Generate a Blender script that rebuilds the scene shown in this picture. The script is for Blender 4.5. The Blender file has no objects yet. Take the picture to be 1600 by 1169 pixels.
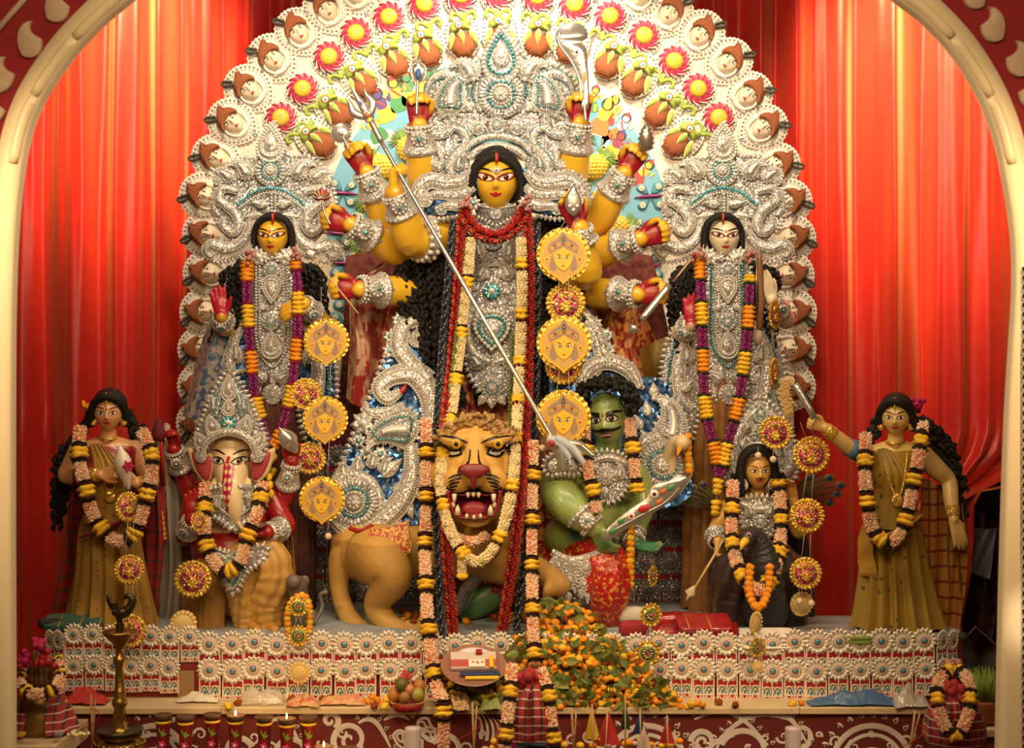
import bpy, math, random
import numpy as np
from mathutils import Vector, Matrix, noise
from mathutils.bvhtree import BVHTree
from mathutils.geometry import tessellate_polygon

random.seed(7); RNG = np.random.default_rng(7)
PI = math.pi
SC = bpy.context.scene
COL = SC.collection
# ---------------------------------------------------------------- camera, world, lights
D, F, CZ = 8.0, 2400.0, 2.5            # viewing distance to the main plane y=0, focal length in px, eye height
PZ, LZ = CZ - 1.28, CZ - 1.546         # top of the statue platform, top of the offering ledge
cam = bpy.data.cameras.new('camera'); co = bpy.data.objects.new('camera', cam); COL.objects.link(co)
co.location = (0, -D, CZ); co.rotation_euler = (PI/2, 0, 0)
cam.sensor_width = 36.0; cam.lens = 36.0*F/1600.0
cam.dof.use_dof = True; cam.dof.focus_distance = 8.0; cam.dof.aperture_fstop = 2.2
cam.clip_end = 60
SC.camera = co
w = bpy.data.worlds.new('world'); SC.world = w; w.use_nodes = True
w.node_tree.nodes['Background'].inputs[0].default_value = (1.0, 0.66, 0.38, 1)
w.node_tree.nodes['Background'].inputs[1].default_value = 0.08
SC.view_settings.view_transform = 'Standard'; SC.view_settings.look = 'None'
SC.view_settings.exposure = 0.0; SC.view_settings.gamma = 1.0; SC.view_settings.use_curve_mapping = False

def lamp(kind, loc, to, power, col, size=0.1, spot=1.0, blend=0.5, size_y=None):
    l = bpy.data.lights.new(kind.lower()+'_lamp', kind); l.energy = power; l.color = col
    if kind == 'SPOT': l.spot_size = spot; l.spot_blend = blend; l.shadow_soft_size = size
    elif kind == 'AREA':
        l.shape = 'RECTANGLE'; l.size = size; l.size_y = size_y or size
    else: l.shadow_soft_size = size
    o = bpy.data.objects.new(kind.lower()+'_lamp', l); COL.objects.link(o); o.location = loc
    o.rotation_euler = (Vector(to)-Vector(loc)).to_track_quat('-Z', 'Y').to_euler()
    return o
WARM = (1.0, 0.68, 0.36); CURL = (1.0, .68, .33); WHITE = (1.0, 0.80, 0.55)
lamp('AREA', (0, -1.85, CZ+2.05), (0, 0.3, CZ-0.1), 88, WHITE, 3.0, size_y=0.5)          # lamp bar over the stage front
lamp('SPOT', (0.05, -.4, CZ+3.1), (0.0, 0.95, CZ+1.85), 460, WHITE, 0.12, 1.15, 0.8)   # floodlights on the arched panel
for sx in (-1, 1): lamp('SPOT', (sx*1.3, -.7, CZ+2.9), (sx*1.15, .95, CZ+1.2), 260, WHITE, 0.12, 1.0, 0.9)
lamp('SPOT', (-1.95, 0.35, CZ+3.15), (-2.3, 1.5, CZ+1.95), 1400, CURL, 0.15, 0.85, 0.9)
lamp('SPOT', (2.05, 0.35, CZ+3.15), (2.45, 1.5, CZ+1.85), 1650, CURL, 0.15, 0.9, 0.9)
lamp('SPOT', (-2.4, -3.4, CZ+1.2), (-0.9, -.5, CZ-1.0), 210, WARM, 0.25, 1.1, 0.8)
lamp('SPOT', (2.4, -3.4, CZ+1.2), (0.9, -.5, CZ-1.0), 210, WARM, 0.25, 1.1, 0.8)
lamp('AREA', (0, -6.2, CZ+2.4), (0, 0, CZ-.6), 150, WARM, 3.5, size_y=1.2)                 # unseen front fill, added to lift the dim foreground and arch
lamp('SPOT', (2.1, -3.0, CZ-0.6), (1.93, -0.7, CZ-1.45), 40, WHITE, 0.05, 0.30, 0.9)

# ---------------------------------------------------------------- units and placing
def s_at(y=0.0): return (D+y)/F
def P(px, py, y=0.0):
    s = (D+y)/F
    return np.array(((px-800.0)*s, y, CZ+(584.5-py)*s))
def S(px, y=0.0): return px*(D+y)/F
def depth_on(py, z):                    # depth of the point of the horizontal plane z that shows at row py
    return (CZ-z)*F/(py-584.5)-D

ORG = {}                                # world origin of every object built in world space
def tag(o, label=None, cat=None, group=None, kind=None):
    if label: o['label'] = label
    if cat: o['category'] = cat
    if group: o['group'] = group
    if kind: o['kind'] = kind
    return o
def thing(name, label, cat, loc=(0, 0, 0), group=None):
    o = bpy.data.objects.new(name, None); COL.objects.link(o); o.empty_display_size = 0.05
    o.location = tuple(loc); ORG[o] = np.array(loc, float)
    return tag(o, label, cat, group)
def put(name, me, parent=None, loc=(0, 0, 0), rot=(0, 0, 0), scale=1.0):
    o = bpy.data.objects.new(name, me); COL.objects.link(o)
    if parent is not None: o.parent = parent
    o.location = tuple(loc); o.rotation_euler = rot
    o.scale = (scale,)*3 if np.isscalar(scale) else tuple(scale)
    ORG[o] = ORG[parent] if parent is not None and parent in ORG else np.array(loc, float)
    return o
def copy_tree(o, parent=None):
    c = o.copy(); COL.objects.link(c)
    if parent is not None: c.parent = parent
    for ch in o.children: copy_tree(ch, c)
    return c

def nrm(v):
    v = np.asarray(v, float); return v/max(1e-9, np.linalg.norm(v))
def cr(pts, n=8, closed=False):
    """Catmull-Rom through points of any dimension"""
    p = np.asarray(pts, float); N = len(p); out = []
    segs = N if closed else N-1
    for i in range(segs):
        if closed: a, b, c, d = p[(i-1) % N], p[i], p[(i+1) % N], p[(i+2) % N]
        else: a, b, c, d = p[max(i-1, 0)], p[i], p[i+1], p[min(i+2, N-1)]
        for k in range(n):
            t = k/n
            out.append(0.5*((2*b)+(c-a)*t+(2*a-5*b+4*c-d)*t*t+(-a+3*b-3*c+d)*t**3))
    if not closed: out.append(p[-1])
    return np.array(out)
def resample(p, step=None, n=None):
    p = np.asarray(p, float); d = np.r_[0, np.cumsum(np.linalg.norm(np.diff(p, axis=0), axis=1))]
    n = n or max(2, int(round(d[-1]/step))+1)
    q = np.linspace(0, d[-1], n)
    return np.stack([np.interp(q, d, p[:, k]) for k in range(p.shape[1])], 1)

def T(loc=(0, 0, 0), sc=1.0, rot=None):
    m = np.eye(4); s = np.ones(3)*sc
    m[:3, :3] = (np.array(rot) if rot is not None else np.eye(3))*s[None, :]
    m[:3, 3] = loc
    return m
def rotm(axis, a): return np.array(Matrix.Rotation(a, 3, axis))
def align(zdir, up=(0, 0, 1)):          # rotation whose z axis is zdir
    z = nrm(zdir); u = np.array(up, float)
    if abs(z@nrm(u)) > 0.98: u = np.array((1.0, 0.1, 0))
    x = nrm(np.cross(u, z)); y = np.cross(z, x)
    return np.stack((x, y, z), 1)

# ---------------------------------------------------------------- mesh builder
def quads(nu, nv, cu=False, cv=False):
    """index grid of nu rows by nv columns"""
    f = []
    I = np.arange(nu*nv).reshape(nu, nv)
    R = I if not cu else np.vstack((I, I[:1])); R = R if not cv else np.hstack((R, R[:, :1]))
    return np.stack((R[:-1, :-1], R[:-1, 1:], R[1:, 1:], R[1:, :-1]), -1).reshape(-1, 4)
class MB:
    def __init__(s): s.V = []; s.F = []; s.M = []; s.n = 0
    def add(s, V, Fc, m=0):
        V = np.asarray(V, float); Fc = np.asarray(Fc, int)
        if len(Fc) == 0: return s
        if Fc.shape[1] == 3: Fc = np.hstack((Fc, -np.ones((len(Fc), 1), int)))
        s.V.append(V); s.F.append(np.where(Fc >= 0, Fc+s.n, -1)); s.M.append(np.full(len(Fc), m) if np.isscalar(m) else np.asarray(m)); s.n += len(V)
        return s
    def stamp(s, tpl, mats, m=0):
        V, Fc = tpl
        if Fc.shape[1] == 3: Fc = np.hstack((Fc, -np.ones((len(Fc), 1), int)))
        A = np.asarray(mats, float)
        if A.ndim == 2: A = A[None]
        if len(A) == 0: return s
        W = np.einsum('kij,nj->kni', A[:, :3, :3], V)+A[:, None, :3, 3]
        k, n = len(A), len(V)
        off = (np.arange(k)*n)[:, None, None]
        FF = np.where(Fc[None] >= 0, Fc[None]+off, -1).reshape(-1, 4)
        mm = m if np.isscalar(m) else np.repeat(np.asarray(m), len(Fc))
        return s.add(W.reshape(-1, 3), FF, mm)
    def dots(s, pts, r, m=0, tpl=None, squash=1.0):
        pts = np.asarray(pts, float)
        if len(pts) == 0: return s
        A = np.zeros((len(pts), 4, 4)); r = np.broadcast_to(np.asarray(r, float), (len(pts),))
        A[:, 0, 0] = A[:, 1, 1] = r; A[:, 2, 2] = r*squash; A[:, 3, 3] = 1; A[:, :3, 3] = pts
        return s.stamp(tpl or BEAD, A, m)
    def tube(s, pts, rad, n=8, m=0, cap=True, sx=1.0, sy=1.0, up=None):
        p = np.asarray(pts, float); N = len(p); r = np.broadcast_to(np.asarray(rad, float), (N,))
        t = np.gradient(p, axis=0); t /= np.maximum(1e-9, np.linalg.norm(t, axis=1))[:, None]
        u = np.array(up if up is not None else (0, 0, 1.0), float)
        if up is None and abs(t[0]@u) > 0.9: u = np.array((0, -1.0, 0))
        X = np.zeros((N, 3)); x = nrm(np.cross(u, t[0]))
        for i in range(N):
            x = (nrm(np.cross(u, t[i])) if up is not None else nrm(x-t[i]*(x@t[i]))); X[i] = x
        Y = np.cross(t, X)
        a = np.arange(n)*2*PI/n
        V = p[:, None]+r[:, None, None]*(np.cos(a)[None, :, None]*X[:, None]*sx+np.sin(a)[None, :, None]*Y[:, None]*sy)
        V = V.reshape(-1, 3); Fc = quads(N, n, cv=True)
        if cap:
            V = np.vstack((V, p[:1], p[-1:])); k = np.arange(n); j = (k+1) % n
            c0 = np.stack((np.full(n, N*n), j, k, np.full(n, -1)), 1); b = (N-1)*n
            c1 = np.stack((np.full(n, N*n+1), b+k, b+j, np.full(n, -1)), 1)
            Fc = np.vstack((Fc, c0, c1))
        return s.add(V, Fc, m)
    def lathe(s, prof, n=24, m=0, M=None, flute=None):
        pr = np.asarray(prof, float); a = np.arange(n)*2*PI/n
        k = np.ones((len(pr), n)) if flute is None else 1+flute[1]*np.cos(flute[0]*a)[None, :]*np.ones((len(pr), 1))
        V = np.stack((pr[:, :1]*np.cos(a)*k, pr[:, :1]*np.sin(a)*k, pr[:, 1:2]*np.ones(n)), -1).reshape(-1, 3)
        if M is not None: V = V@np.array(M)[:3, :3].T+np.array(M)[:3, 3]
        return s.add(V, quads(len(pr), n, cv=True), m)
    def box(s, a, b, m=0, bev=0.0):
        a = np.minimum(a, b).astype(float) if False else np.array(a, float); b = np.array(b, float)
        if bev <= 0:
            V = np.array([[x, y, z] for z in (a[2], b[2]) for y in (a[1], b[1]) for x in (a[0], b[0])])
            return s.add(V, [[0, 2, 3, 1], [4, 5, 7, 6], [0, 1, 5, 4], [2, 6, 7, 3], [0, 4, 6, 2], [1, 3, 7, 5]], m)
        c = (a+b)/2; h = np.abs(b-a)/2; k = np.minimum(bev, h*0.95)
        V = []; ids = {}
        for sx in (-1, 1):
            for sy in (-1, 1):
                for sz in (-1, 1):
                    sg = np.array((sx, sy, sz))
                    for ax in range(3):
                        p = h-k; p = p.copy(); p[ax] = h[ax]; ids[(sx, sy, sz, ax)] = len(V); V.append(c+sg*p)
        Fc = []
        for ax in range(3):
            o1, o2 = [(1, 2), (2, 0), (0, 1)][ax]
            for sg in (-1, 1):
                q = []
                for (u, v) in ((-1, -1), (1, -1), (1, 1), (-1, 1)):
                    t = [0, 0, 0]; t[ax] = sg; t[o1] = u; t[o2] = v; q.append(ids[tuple(t)+(ax,)])
                Fc.append(q if sg > 0 else q[::-1])
            for u in (-1, 1):
                for v in (-1, 1):
                    q = []
                    for (e, axx) in ((-1, o1), (1, o1), (1, o2), (-1, o2)):
                        t = [0, 0, 0]; t[ax] = e; t[o1] = u; t[o2] = v; q.append(ids[tuple(t)+(axx,)])
                    Fc.append(q if u*v > 0 else q[::-1])
        s.add(V, Fc, m)
        tr = [[ids[(x, y, z, k)] for k in range(3)] for x in (-1, 1) for y in (-1, 1) for z in (-1, 1)]
        s.n -= len(V); s.add(np.zeros((0, 3)), tr, m); s.n += len(V)
        return s
    def puff(s, out, h, z=0.0, m=0, rings=((1, 0), (.92, .5), (.7, .85), (.35, 1)), ctr=None):
        """domed relief over a star-shaped 2-D outline (x, y), height along z"""
        o = np.asarray(out, float); c = o.mean(0) if ctr is None else np.array(ctr); n = len(o)
        V = [np.c_[c+(o-c)*k, np.full(n, z+h*q)] for k, q in rings]
        V.append(np.array([[c[0], c[1], z+h]])); R = len(rings)
        Fc = quads(R, n, cv=True); k = np.arange(n); j = (k+1) % n
        Fc = np.vstack((Fc, np.stack(((R-1)*n+k, (R-1)*n+j, np.full(n, R*n), np.full(n, -1)), 1)))
        return s.add(np.vstack(V), Fc, m)
    def prism(s, out, z0, z1, m=0, bev=0.0, back=False):
        """extruded 2-D polygon from z0 up to z1"""
        o = np.asarray(out, float); n = len(o)
        tri = np.array(tessellate_polygon([[Vector((a, b, 0)) for a, b in o]]))
        if len(tri) == 0: return s
        t0 = o[tri[0]]; 
        ar = sum(o[i][0]*o[(i+1) % n][1]-o[(i+1) % n][0]*o[i][1] for i in range(n))
        L = [np.c_[o, np.full(n, z0)]]
        if bev > 0:
            e = np.roll(o, -1, 0)-np.roll(o, 1, 0); nn = np.c_[-e[:, 1], e[:, 0]]; nn /= np.maximum(1e-9, np.linalg.norm(nn, axis=1))[:, None]
            if ar < 0: nn = -nn
            L += [np.c_[o, np.full(n, z1-bev)], np.c_[o+nn*bev, np.full(n, z1)]]
        else: L += [np.c_[o, np.full(n, z1)]]
        V = np.vstack(L); R = len(L); Fc = quads(R, n, cv=True)
        s.add(V, Fc, m)
        s.n -= len(V); s.add(np.zeros((0, 3)), tri+(R-1)*n, m)
        if back: s.add(np.zeros((0, 3)), tri[:, ::-1], m)
        s.n += len(V)
        return s
    def sweep(s, spine, wid, h, z=0.0, m=0, k=7, flat=False):
        """half-round band along a 2-D spine with half-widths wid"""
        p = np.asarray(spine, float); N = len(p); w_ = np.broadcast_to(np.asarray(wid, float), (N,))
        t = np.gradient(p, axis=0); t /= np.maximum(1e-9, np.linalg.norm(t, axis=1))[:, None]; nn = np.c_[-t[:, 1], t[:, 0]]
        a = np.linspace(-1, 1, k); hh = np.sqrt(np.maximum(0, 1-a*a)) if not flat else np.where(np.abs(a) < 0.99, 1.0, 0.0)
        wm = max(w_.max(), 1e-9)
        V = np.concatenate((p[:, None]+nn[:, None]*(a[None, :, None]*w_[:, None, None]), (z+h*hh[None, :]*(w_/wm)[:, None]**0.6)[..., None]), -1)
        return s.add(V.reshape(-1, 3), quads(N, k), m)
    def xf(s, fn):
        s.V = [fn(np.vstack(s.V))] if s.V else s.V
        return s
    def mesh(s, name, mats, smooth=True, px=None, org=None, flip=False, warp=None):
        V = np.vstack(s.V); Fc = np.vstack(s.F); M = np.concatenate(s.M)
        if px is not None:             # pixel-space relief (x right, y down, z towards the viewer) at depth px -> world
            if warp is not None: V = warp(V.copy())
            k = s_at(px); V = np.stack(((V[:, 0]-800)*k, px-V[:, 2]*k, CZ+(584.5-V[:, 1])*k), 1)
        if org is not None: V = V-org
        me = bpy.data.meshes.new(name); n = len(V)
        tri = Fc[:, 3] < 0; lens = np.where(tri, 3, 4); st = np.r_[0, np.cumsum(lens)[:-1]]
        idx = Fc[Fc >= 0]
        me.vertices.add(n); me.vertices.foreach_set('co', V.astype(np.float32).ravel())
        me.loops.add(len(idx)); me.loops.foreach_set('vertex_index', idx.astype(np.int32))
        me.polygons.add(len(Fc)); me.polygons.foreach_set('loop_start', st.astype(np.int32))
        me.polygons.foreach_set('material_index', M.astype(np.int32))
        me.polygons.foreach_set('use_smooth', np.full(len(Fc), smooth))
        for q in (mats if isinstance(mats, (list, tuple)) else [mats]): me.materials.append(q)
        me.update(calc_edges=True)
        return me
    def build(s, name, mats, parent=None, smooth=True, px=None, loc=None, warp=None):
        """one object in world space; its origin is its parent's (or loc)"""
        org = ORG[parent] if parent is not None else (np.array(loc, float) if loc is not None else np.zeros(3))
        me = s.mesh(name, mats, smooth, px, org, warp=warp)
        o = bpy.data.objects.new(name, me); COL.objects.link(o)
        if parent is not None: o.parent = parent
        else: o.location = tuple(org)
        ORG[o] = org
        return o
def sphere(nu=16, nv=10):
    v = np.linspace(0, PI, nv+1); a = np.arange(nu)*2*PI/nu
    V = np.stack((np.sin(v)[:, None]*np.cos(a), np.sin(v)[:, None]*np.sin(a), np.cos(v)[:, None]*np.ones(nu)), -1).reshape(-1, 3)
    return V, quads(nv+1, nu, cv=True)[:, ::-1]
BEAD = sphere(6, 4); BALL = sphere(12, 8); BALLH = sphere(24, 16)
def ell(c, r, rot=None, tpl=None):
    return T(c, np.array(r, float)*np.ones(3), rot)
def circ(cx, cy, r, n=24, ry=None, a0=0.0):
    a = a0+np.arange(n)*2*PI/n
    return np.c_[cx+r*np.cos(a), cy+(ry or r)*np.sin(a)]
def rot2(p, a):
    c, s_ = math.cos(a), math.sin(a); p = np.asarray(p, float)
    return p@np.array(((c, s_), (-s_, c)))
def leafshape(L, W, n=9, tipx=1.0):
    t = np.linspace(0, 1, n); wv = W*np.sin(PI*t**0.8)*(1-0.25*t)
    return np.r_[np.c_[t*L, wv], np.c_[t*L, -wv][::-1][1:-1]]

# ---------------------------------------------------------------- materials
MATS = {}
def mat(name, col, rough=0.5, metal=0.0, var=None, bump=None, spec=0.5, sheen=0.0, coat=0.0, emit=None, trans=0.0, alpha=1.0, coords='Object'):
    """var=(scale, colour2, sharpness); bump=(scale, strength)"""
    if name in MATS: return MATS[name]
    m = bpy.data.materials.new(name); m.use_nodes = True; MATS[name] = m
    nt = m.node_tree; N = nt.nodes; L = nt.links; b = N['Principled BSDF']
    b.inputs['Base Color'].default_value = (*col, 1); b.inputs['Roughness'].default_value = rough; b.inputs['Metallic'].default_value = metal
    b.inputs['Specular IOR Level'].default_value = spec
    if sheen: b.inputs['Sheen Weight'].default_value = sheen; b.inputs['Sheen Tint'].default_value = (1, .55, .25, 1)
    if coat: b.inputs['Coat Weight'].default_value = coat; b.inputs['Coat Roughness'].default_value = 0.12
    if trans: b.inputs['Transmission Weight'].default_value = trans
    if alpha < 1: b.inputs['Alpha'].default_value = alpha
    if emit: b.inputs['Emission Color'].default_value = (*emit[0], 1); b.inputs['Emission Strength'].default_value = emit[1]
    tc = N.new('ShaderNodeTexCoord')
    if var:
        nz = N.new('ShaderNodeTexNoise'); nz.inputs['Scale'].default_value = var[0]; nz.inputs['Detail'].default_value = 4
        L.new(tc.outputs[coords], nz.inputs['Vector'])
        rp = N.new('ShaderNodeValToRGB'); k = var[2] if len(var) > 2 else 0.2; k0 = var[3] if len(var) > 3 else .5
        rp.color_ramp.elements[0].position = k0-k; rp.color_ramp.elements[1].position = k0+k
        rp.color_ramp.elements[0].color = (*col, 1); rp.color_ramp.elements[1].color = (*var[1], 1)
        L.new(nz.outputs['Fac'], rp.inputs['Fac']); L.new(rp.outputs['Color'], b.inputs['Base Color'])
    if bump:
        nb = N.new('ShaderNodeTexNoise'); nb.inputs['Scale'].default_value = bump[0]; nb.inputs['Detail'].default_value = 3
        L.new(tc.outputs[coords], nb.inputs['Vector'])
        bp = N.new('ShaderNodeBump'); bp.inputs['Strength'].default_value = bump[1]; bp.inputs['Distance'].default_value = 0.01
        L.new(nb.outputs['Fac'], bp.inputs['Height']); L.new(bp.outputs['Normal'], b.inputs['Normal'])
    return m
def glitter(name, cols, scale=150, rough=0.3, metal=0.4, jit=0.7):
    """faceted foil: every small cell has its own tilt and tint"""
    if name in MATS: return MATS[name]
    m = bpy.data.materials.new(name); m.use_nodes = True; MATS[name] = m
    nt = m.node_tree; N = nt.nodes; L = nt.links; b = N['Principled BSDF']
    tc = N.new('ShaderNodeTexCoord'); vo = N.new('ShaderNodeTexVoronoi'); vo.inputs['Scale'].default_value = scale
    ge = N.new('ShaderNodeNewGeometry'); L.new(ge.outputs['Position'], vo.inputs['Vector'])
    sp = N.new('ShaderNodeSeparateColor'); L.new(vo.outputs['Color'], sp.inputs[0])
    rp = N.new('ShaderNodeValToRGB'); rp.color_ramp.interpolation = 'CONSTANT'
    e = rp.color_ramp.elements
    e[0].color = (*cols[0], 1)
    e[1].position = 1.0/len(cols); e[1].color = (*cols[1], 1)
    for i, c in enumerate(cols[2:]):
        q = e.new((i+2)/len(cols)); q.color = (*c, 1)
    L.new(sp.outputs[0], rp.inputs['Fac']); L.new(rp.outputs['Color'], b.inputs['Base Color'])
    b.inputs['Roughness'].default_value = rough; b.inputs['Metallic'].default_value = metal
    a = N.new('ShaderNodeVectorMath'); a.operation = 'SUBTRACT'; a.inputs[1].default_value = (.5, .5, .5); L.new(vo.outputs['Color'], a.inputs[0])
    s_ = N.new('ShaderNodeVectorMath'); s_.operation = 'SCALE'; s_.inputs['Scale'].default_value = jit; L.new(a.outputs[0], s_.inputs[0])
    d = N.new('ShaderNodeVectorMath'); d.operation = 'ADD'; L.new(ge.outputs['Normal'], d.inputs[0]); L.new(s_.outputs[0], d.inputs[1])
    n_ = N.new('ShaderNodeVectorMath'); n_.operation = 'NORMALIZE'; L.new(d.outputs[0], n_.inputs[0]); L.new(n_.outputs[0], b.inputs['Normal'])
    return m
SILVER = glitter('silver foil work', [(.54, .51, .46), (.64, .61, .56), (.46, .43, .39), (.76, .74, .72), (.56, .57, .63), (.62, .55, .46), (.34, .32, .29)])
SILVD = glitter('dark silver ground', [(.40, .38, .35), (.52, .50, .47), (.30, .29, .27), (.60, .60, .62), (.36, .38, .46)])
PEARL = mat('pearl white', (.72, .69, .62), 0.25, 0.15, spec=0.7)
TEAL = glitter('teal stones', [(.10, .42, .46), (.18, .55, .58), (.06, .30, .38), (.30, .62, .66)], 120, 0.2, 0.5)
BLUE = glitter('blue foil', [(.04, .12, .30), (.07, .20, .44), (.02, .07, .20), (.16, .30, .50)], 55, 0.22, 0.6, 0.9)
GOLD = glitter('gold zari', [(.72, .44, .05), (.86, .56, .10), (.60, .33, .03), (.92, .66, .18)], 160, 0.28, 0.55)
GOLDM = mat('gold metal', (.80, .52, .13), 0.3, 0.85)
SILVM = mat('polished silver', (.52, .49, .44), 0.24, 0.7, bump=(40, .15))
ORN = [SILVER, TEAL, PEARL, BLUE, SILVD, GOLD]
CREAM = mat('cream lace card', (.84, .76, .60), 0.6, var=(30, (.74, .65, .49), .3), bump=(260, .25))
WHITEL = mat('white lace card', (.86, .80, .70), 0.55, bump=(300, .3))
HOLE = mat('lace eyelet', (.26, .21, .15), 0.7)
BLACKH = mat('black hair', (.012, .010, .009), 0.55, spec=.3, bump=(160, .6))
BLACKP = mat('black paint', (.01, .008, .007), 0.35)
WHITEP = mat('white paint', (.80, .76, .70), 0.3)
REDP = mat('red paint', (.45, .02, .02), 0.35)
EYEB = mat('brown iris paint', (.05, .018, .008), 0.15)
TERRA = mat('terracotta', (.38, .12, .04), 0.75, var=(40, (.30, .08, .025), .2), bump=(90, .4))
LEAFG = mat('lime green paint', (.30, .42, .05), 0.55, var=(60, (.42, .52, .10), .2), bump=(80, .3))
MAGENTA = mat('crimson petal paint', (.34, .010, .045), 0.5, var=(30, (.46, .035, .08), .25))
YELLOWP = mat('yellow paint', (.82, .52, .04), 0.45)
def dotmat(name, base, dot, scale, size=.22, rough=.6, stripe=None):
    m = mat(name, base, rough, sheen=.2); nt = m.node_tree; N, L = nt.nodes, nt.links; b = N['Principled BSDF']
    tc = N.new('ShaderNodeTexCoord'); v = N.new('ShaderNodeTexVoronoi'); v.inputs['Scale'].default_value = scale; L.new(tc.outputs['Object'], v.inputs['Vector']); v.inputs['Randomness'].default_value = .45
    r = N.new('ShaderNodeValToRGB'); r.color_ramp.elements[0].position = size; r.color_ramp.elements[1].position = size+.03; r.color_ramp.elements[0].color = (*dot, 1); r.color_ramp.elements[1].color = (*base, 1); L.new(v.outputs['Distance'], r.inputs['Fac'])
    out = r.outputs['Color']
    for st in (stripe or []):
        w_ = N.new('ShaderNodeTexWave'); w_.bands_direction = st[0]; w_.inputs['Scale'].default_value = st[1]; L.new(tc.outputs['Object'], w_.inputs['Vector'])
        q = N.new('ShaderNodeValToRGB'); q.color_ramp.elements[0].position = st[3]; q.color_ramp.elements[1].position = st[3]+.04; L.new(w_.outputs['Fac'], q.inputs['Fac'])
        mx_ = N.new('ShaderNodeMixRGB'); L.new(q.outputs['Color'], mx_.inputs['Fac']); L.new(out, mx_.inputs[1]); mx_.inputs[2].default_value = (*st[2], 1); out = mx_.outputs['Color']
    L.new(out, b.inputs['Base Color']); return m
# ---------------------------------------------------------------- the setting
FLOORM = mat('dark stage floor', (.10, .05, .03), 0.6)
b = MB(); b.box((-5, -6, -0.05), (5, 3.2, 0)); tag(b.build('floor', FLOORM, smooth=False), kind='structure')
b = MB(); b.box((-5, 2.7, 0), (5, 2.8, 6.2)); tag(b.build('wall_back', mat('dark backstage wall', (.035, .03, .028), .8), smooth=False), kind='structure')

SATIN = mat('red satin', (.50, .010, .009), 0.36, var=(6, (.56, .016, .011), .3), spec=0.6, sheen=0.5, bump=(8, .12))
def curtain(name, x0, x1, y, seed, label, gather=None, tie=None):
    nu, nv = 560, 46
    xs = np.linspace(x0, x1, nu); zs = np.linspace(CZ-2.4, CZ+3.0, nv)
    X, Z = np.meshgrid(xs, zs, indexing='ij')
    r = np.random.default_rng(seed)
    Y = np.zeros_like(X)
    ph = X*1.0
    for k, (lam, amp) in enumerate(((.62, .05), (.29, .06), (.155, .022), (.085, .006))):
        p0 = r.uniform(0, 6.28)
        Y += amp*np.sin(2*PI*X/lam+p0+1.3*np.sin(X*(2.3+k)+k)+0.35*np.sin(Z*1.1+k+X))*(0.75+0.25*np.sin(Z*1.7+X*3+k))
    if tie:                                                   # a puckered horizontal gather
        zt, xa, xb, dep = tie
        wx = np.clip(np.minimum(X-xa, xb-X)/0.06, 0, 1)
        g = np.exp(-((Z-zt-0.02*np.sin(X*9))/0.05)**2)*wx
        Y -= dep*g*(0.7+0.6*np.sin(X*60)); Z = Z-0.05*g*np.sin(X*37)
    if gather:                                                # lower corner drawn aside
        xs_, x_end, za, zb = gather
        f = np.clip((za-Z)/(za-zb), 0, 1); f = f*f*(3-2*f)
        lim = x1+(x_end-x1)*f
        k = np.clip((X-xs_)/(x1-xs_), 0, 1)
        X = np.where(X > xs_, xs_+k*(lim-xs_), X)
        Y = Y-0.16*f*k*np.sin(k*26+Z*5)
        Z = Z+0.28*k*np.exp(-((Z-zb-.05)/.25)**2)
    m = MB(); m.add(np.stack((X, y+Y, Z), -1).reshape(-1, 3), quads(nu, nv))
    o = m.build(name, SATIN, loc=((x0+x1)/2, y, CZ-2.4)); return tag(o, label, 'curtain')
kc = s_at(1.5)
curtain('stage_curtain', -3.6, 0.05, 1.5, 3, 'red satin pleated curtain on the left, behind the lady holding a white conch', tie=(CZ+(584.5-683)*kc, -3.6, -2.72, .05))
curtain('stage_curtain', -0.05, 3.6, 1.53, 11, 'red satin pleated curtain on the right, drawn aside behind the lady with the fly whisk', gather=(2.35, (1512-800)*kc, CZ+(584.5-660)*kc, CZ+(584.5-860)*kc), tie=(CZ+(584.5-722)*kc, 2.55, 3.5, .07))
kd = s_at(1.3)                                                # lower loose panel of red cloth at the left
m = MB(); xs = np.linspace(0, 1, 40); zs = np.linspace(0, 1, 24); X, Z = np.meshgrid(xs, zs, indexing='ij')
top = 905+X*55
V = np.stack(((12+X*75-800)*kd, 1.3+.03*np.sin(X*9)+.01*np.sin(X*31), CZ+(584.5-(top+(1230-top)*Z))*kd), -1)
m.add(V.reshape(-1, 3), quads(40, 24)); tag(m.build('red_cloth', SATIN, loc=((50-800)*kd, 1.3, 1.0)), 'plain red cloth hanging low at the far left edge of the stage', 'cloth')

# arch in front of the stage
ARCHM = mat('cream arch plaster', (.80, .68, .46), 0.5, var=(5, (.74, .61, .40), .3), coords='Object')
SPANM = mat('maroon felt', (.30, .012, .02), 0.85, var=(9, (.22, .01, .015), .3))
BEIGE = mat('beige cut-out', (.62, .46, .33), 0.6, var=(30, (.54, .40, .29), .3), bump=(120, .5))
AY = -2.0
inner = [(21, 1700), (21, 1180), (20, 700), (23, 420), (36, 262), (60, 172), (108, 95), (160, 38), (205, 0), (270, -52), (345, -98), (445, -143), (560, -178), (690, -198), (800, -202)]
innerR = [(1558, 1700), (1559, 1180), (1571, 700), (1585, 420), (1566, 262), (1540, 172), (1497, 95), (1447, 38), (1399, 0), (1332, -52), (1257, -98), (1158, -143), (1042, -178), (912, -198)]
icv = resample(cr(np.array(inner+innerR[::-1], float), 12), 6.0)
tn = np.gradient(icv, axis=0); tn /= np.linalg.norm(tn, axis=1)[:, None]; nn_ = np.c_[tn[:, 1], -tn[:, 0]]   # outward
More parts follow.
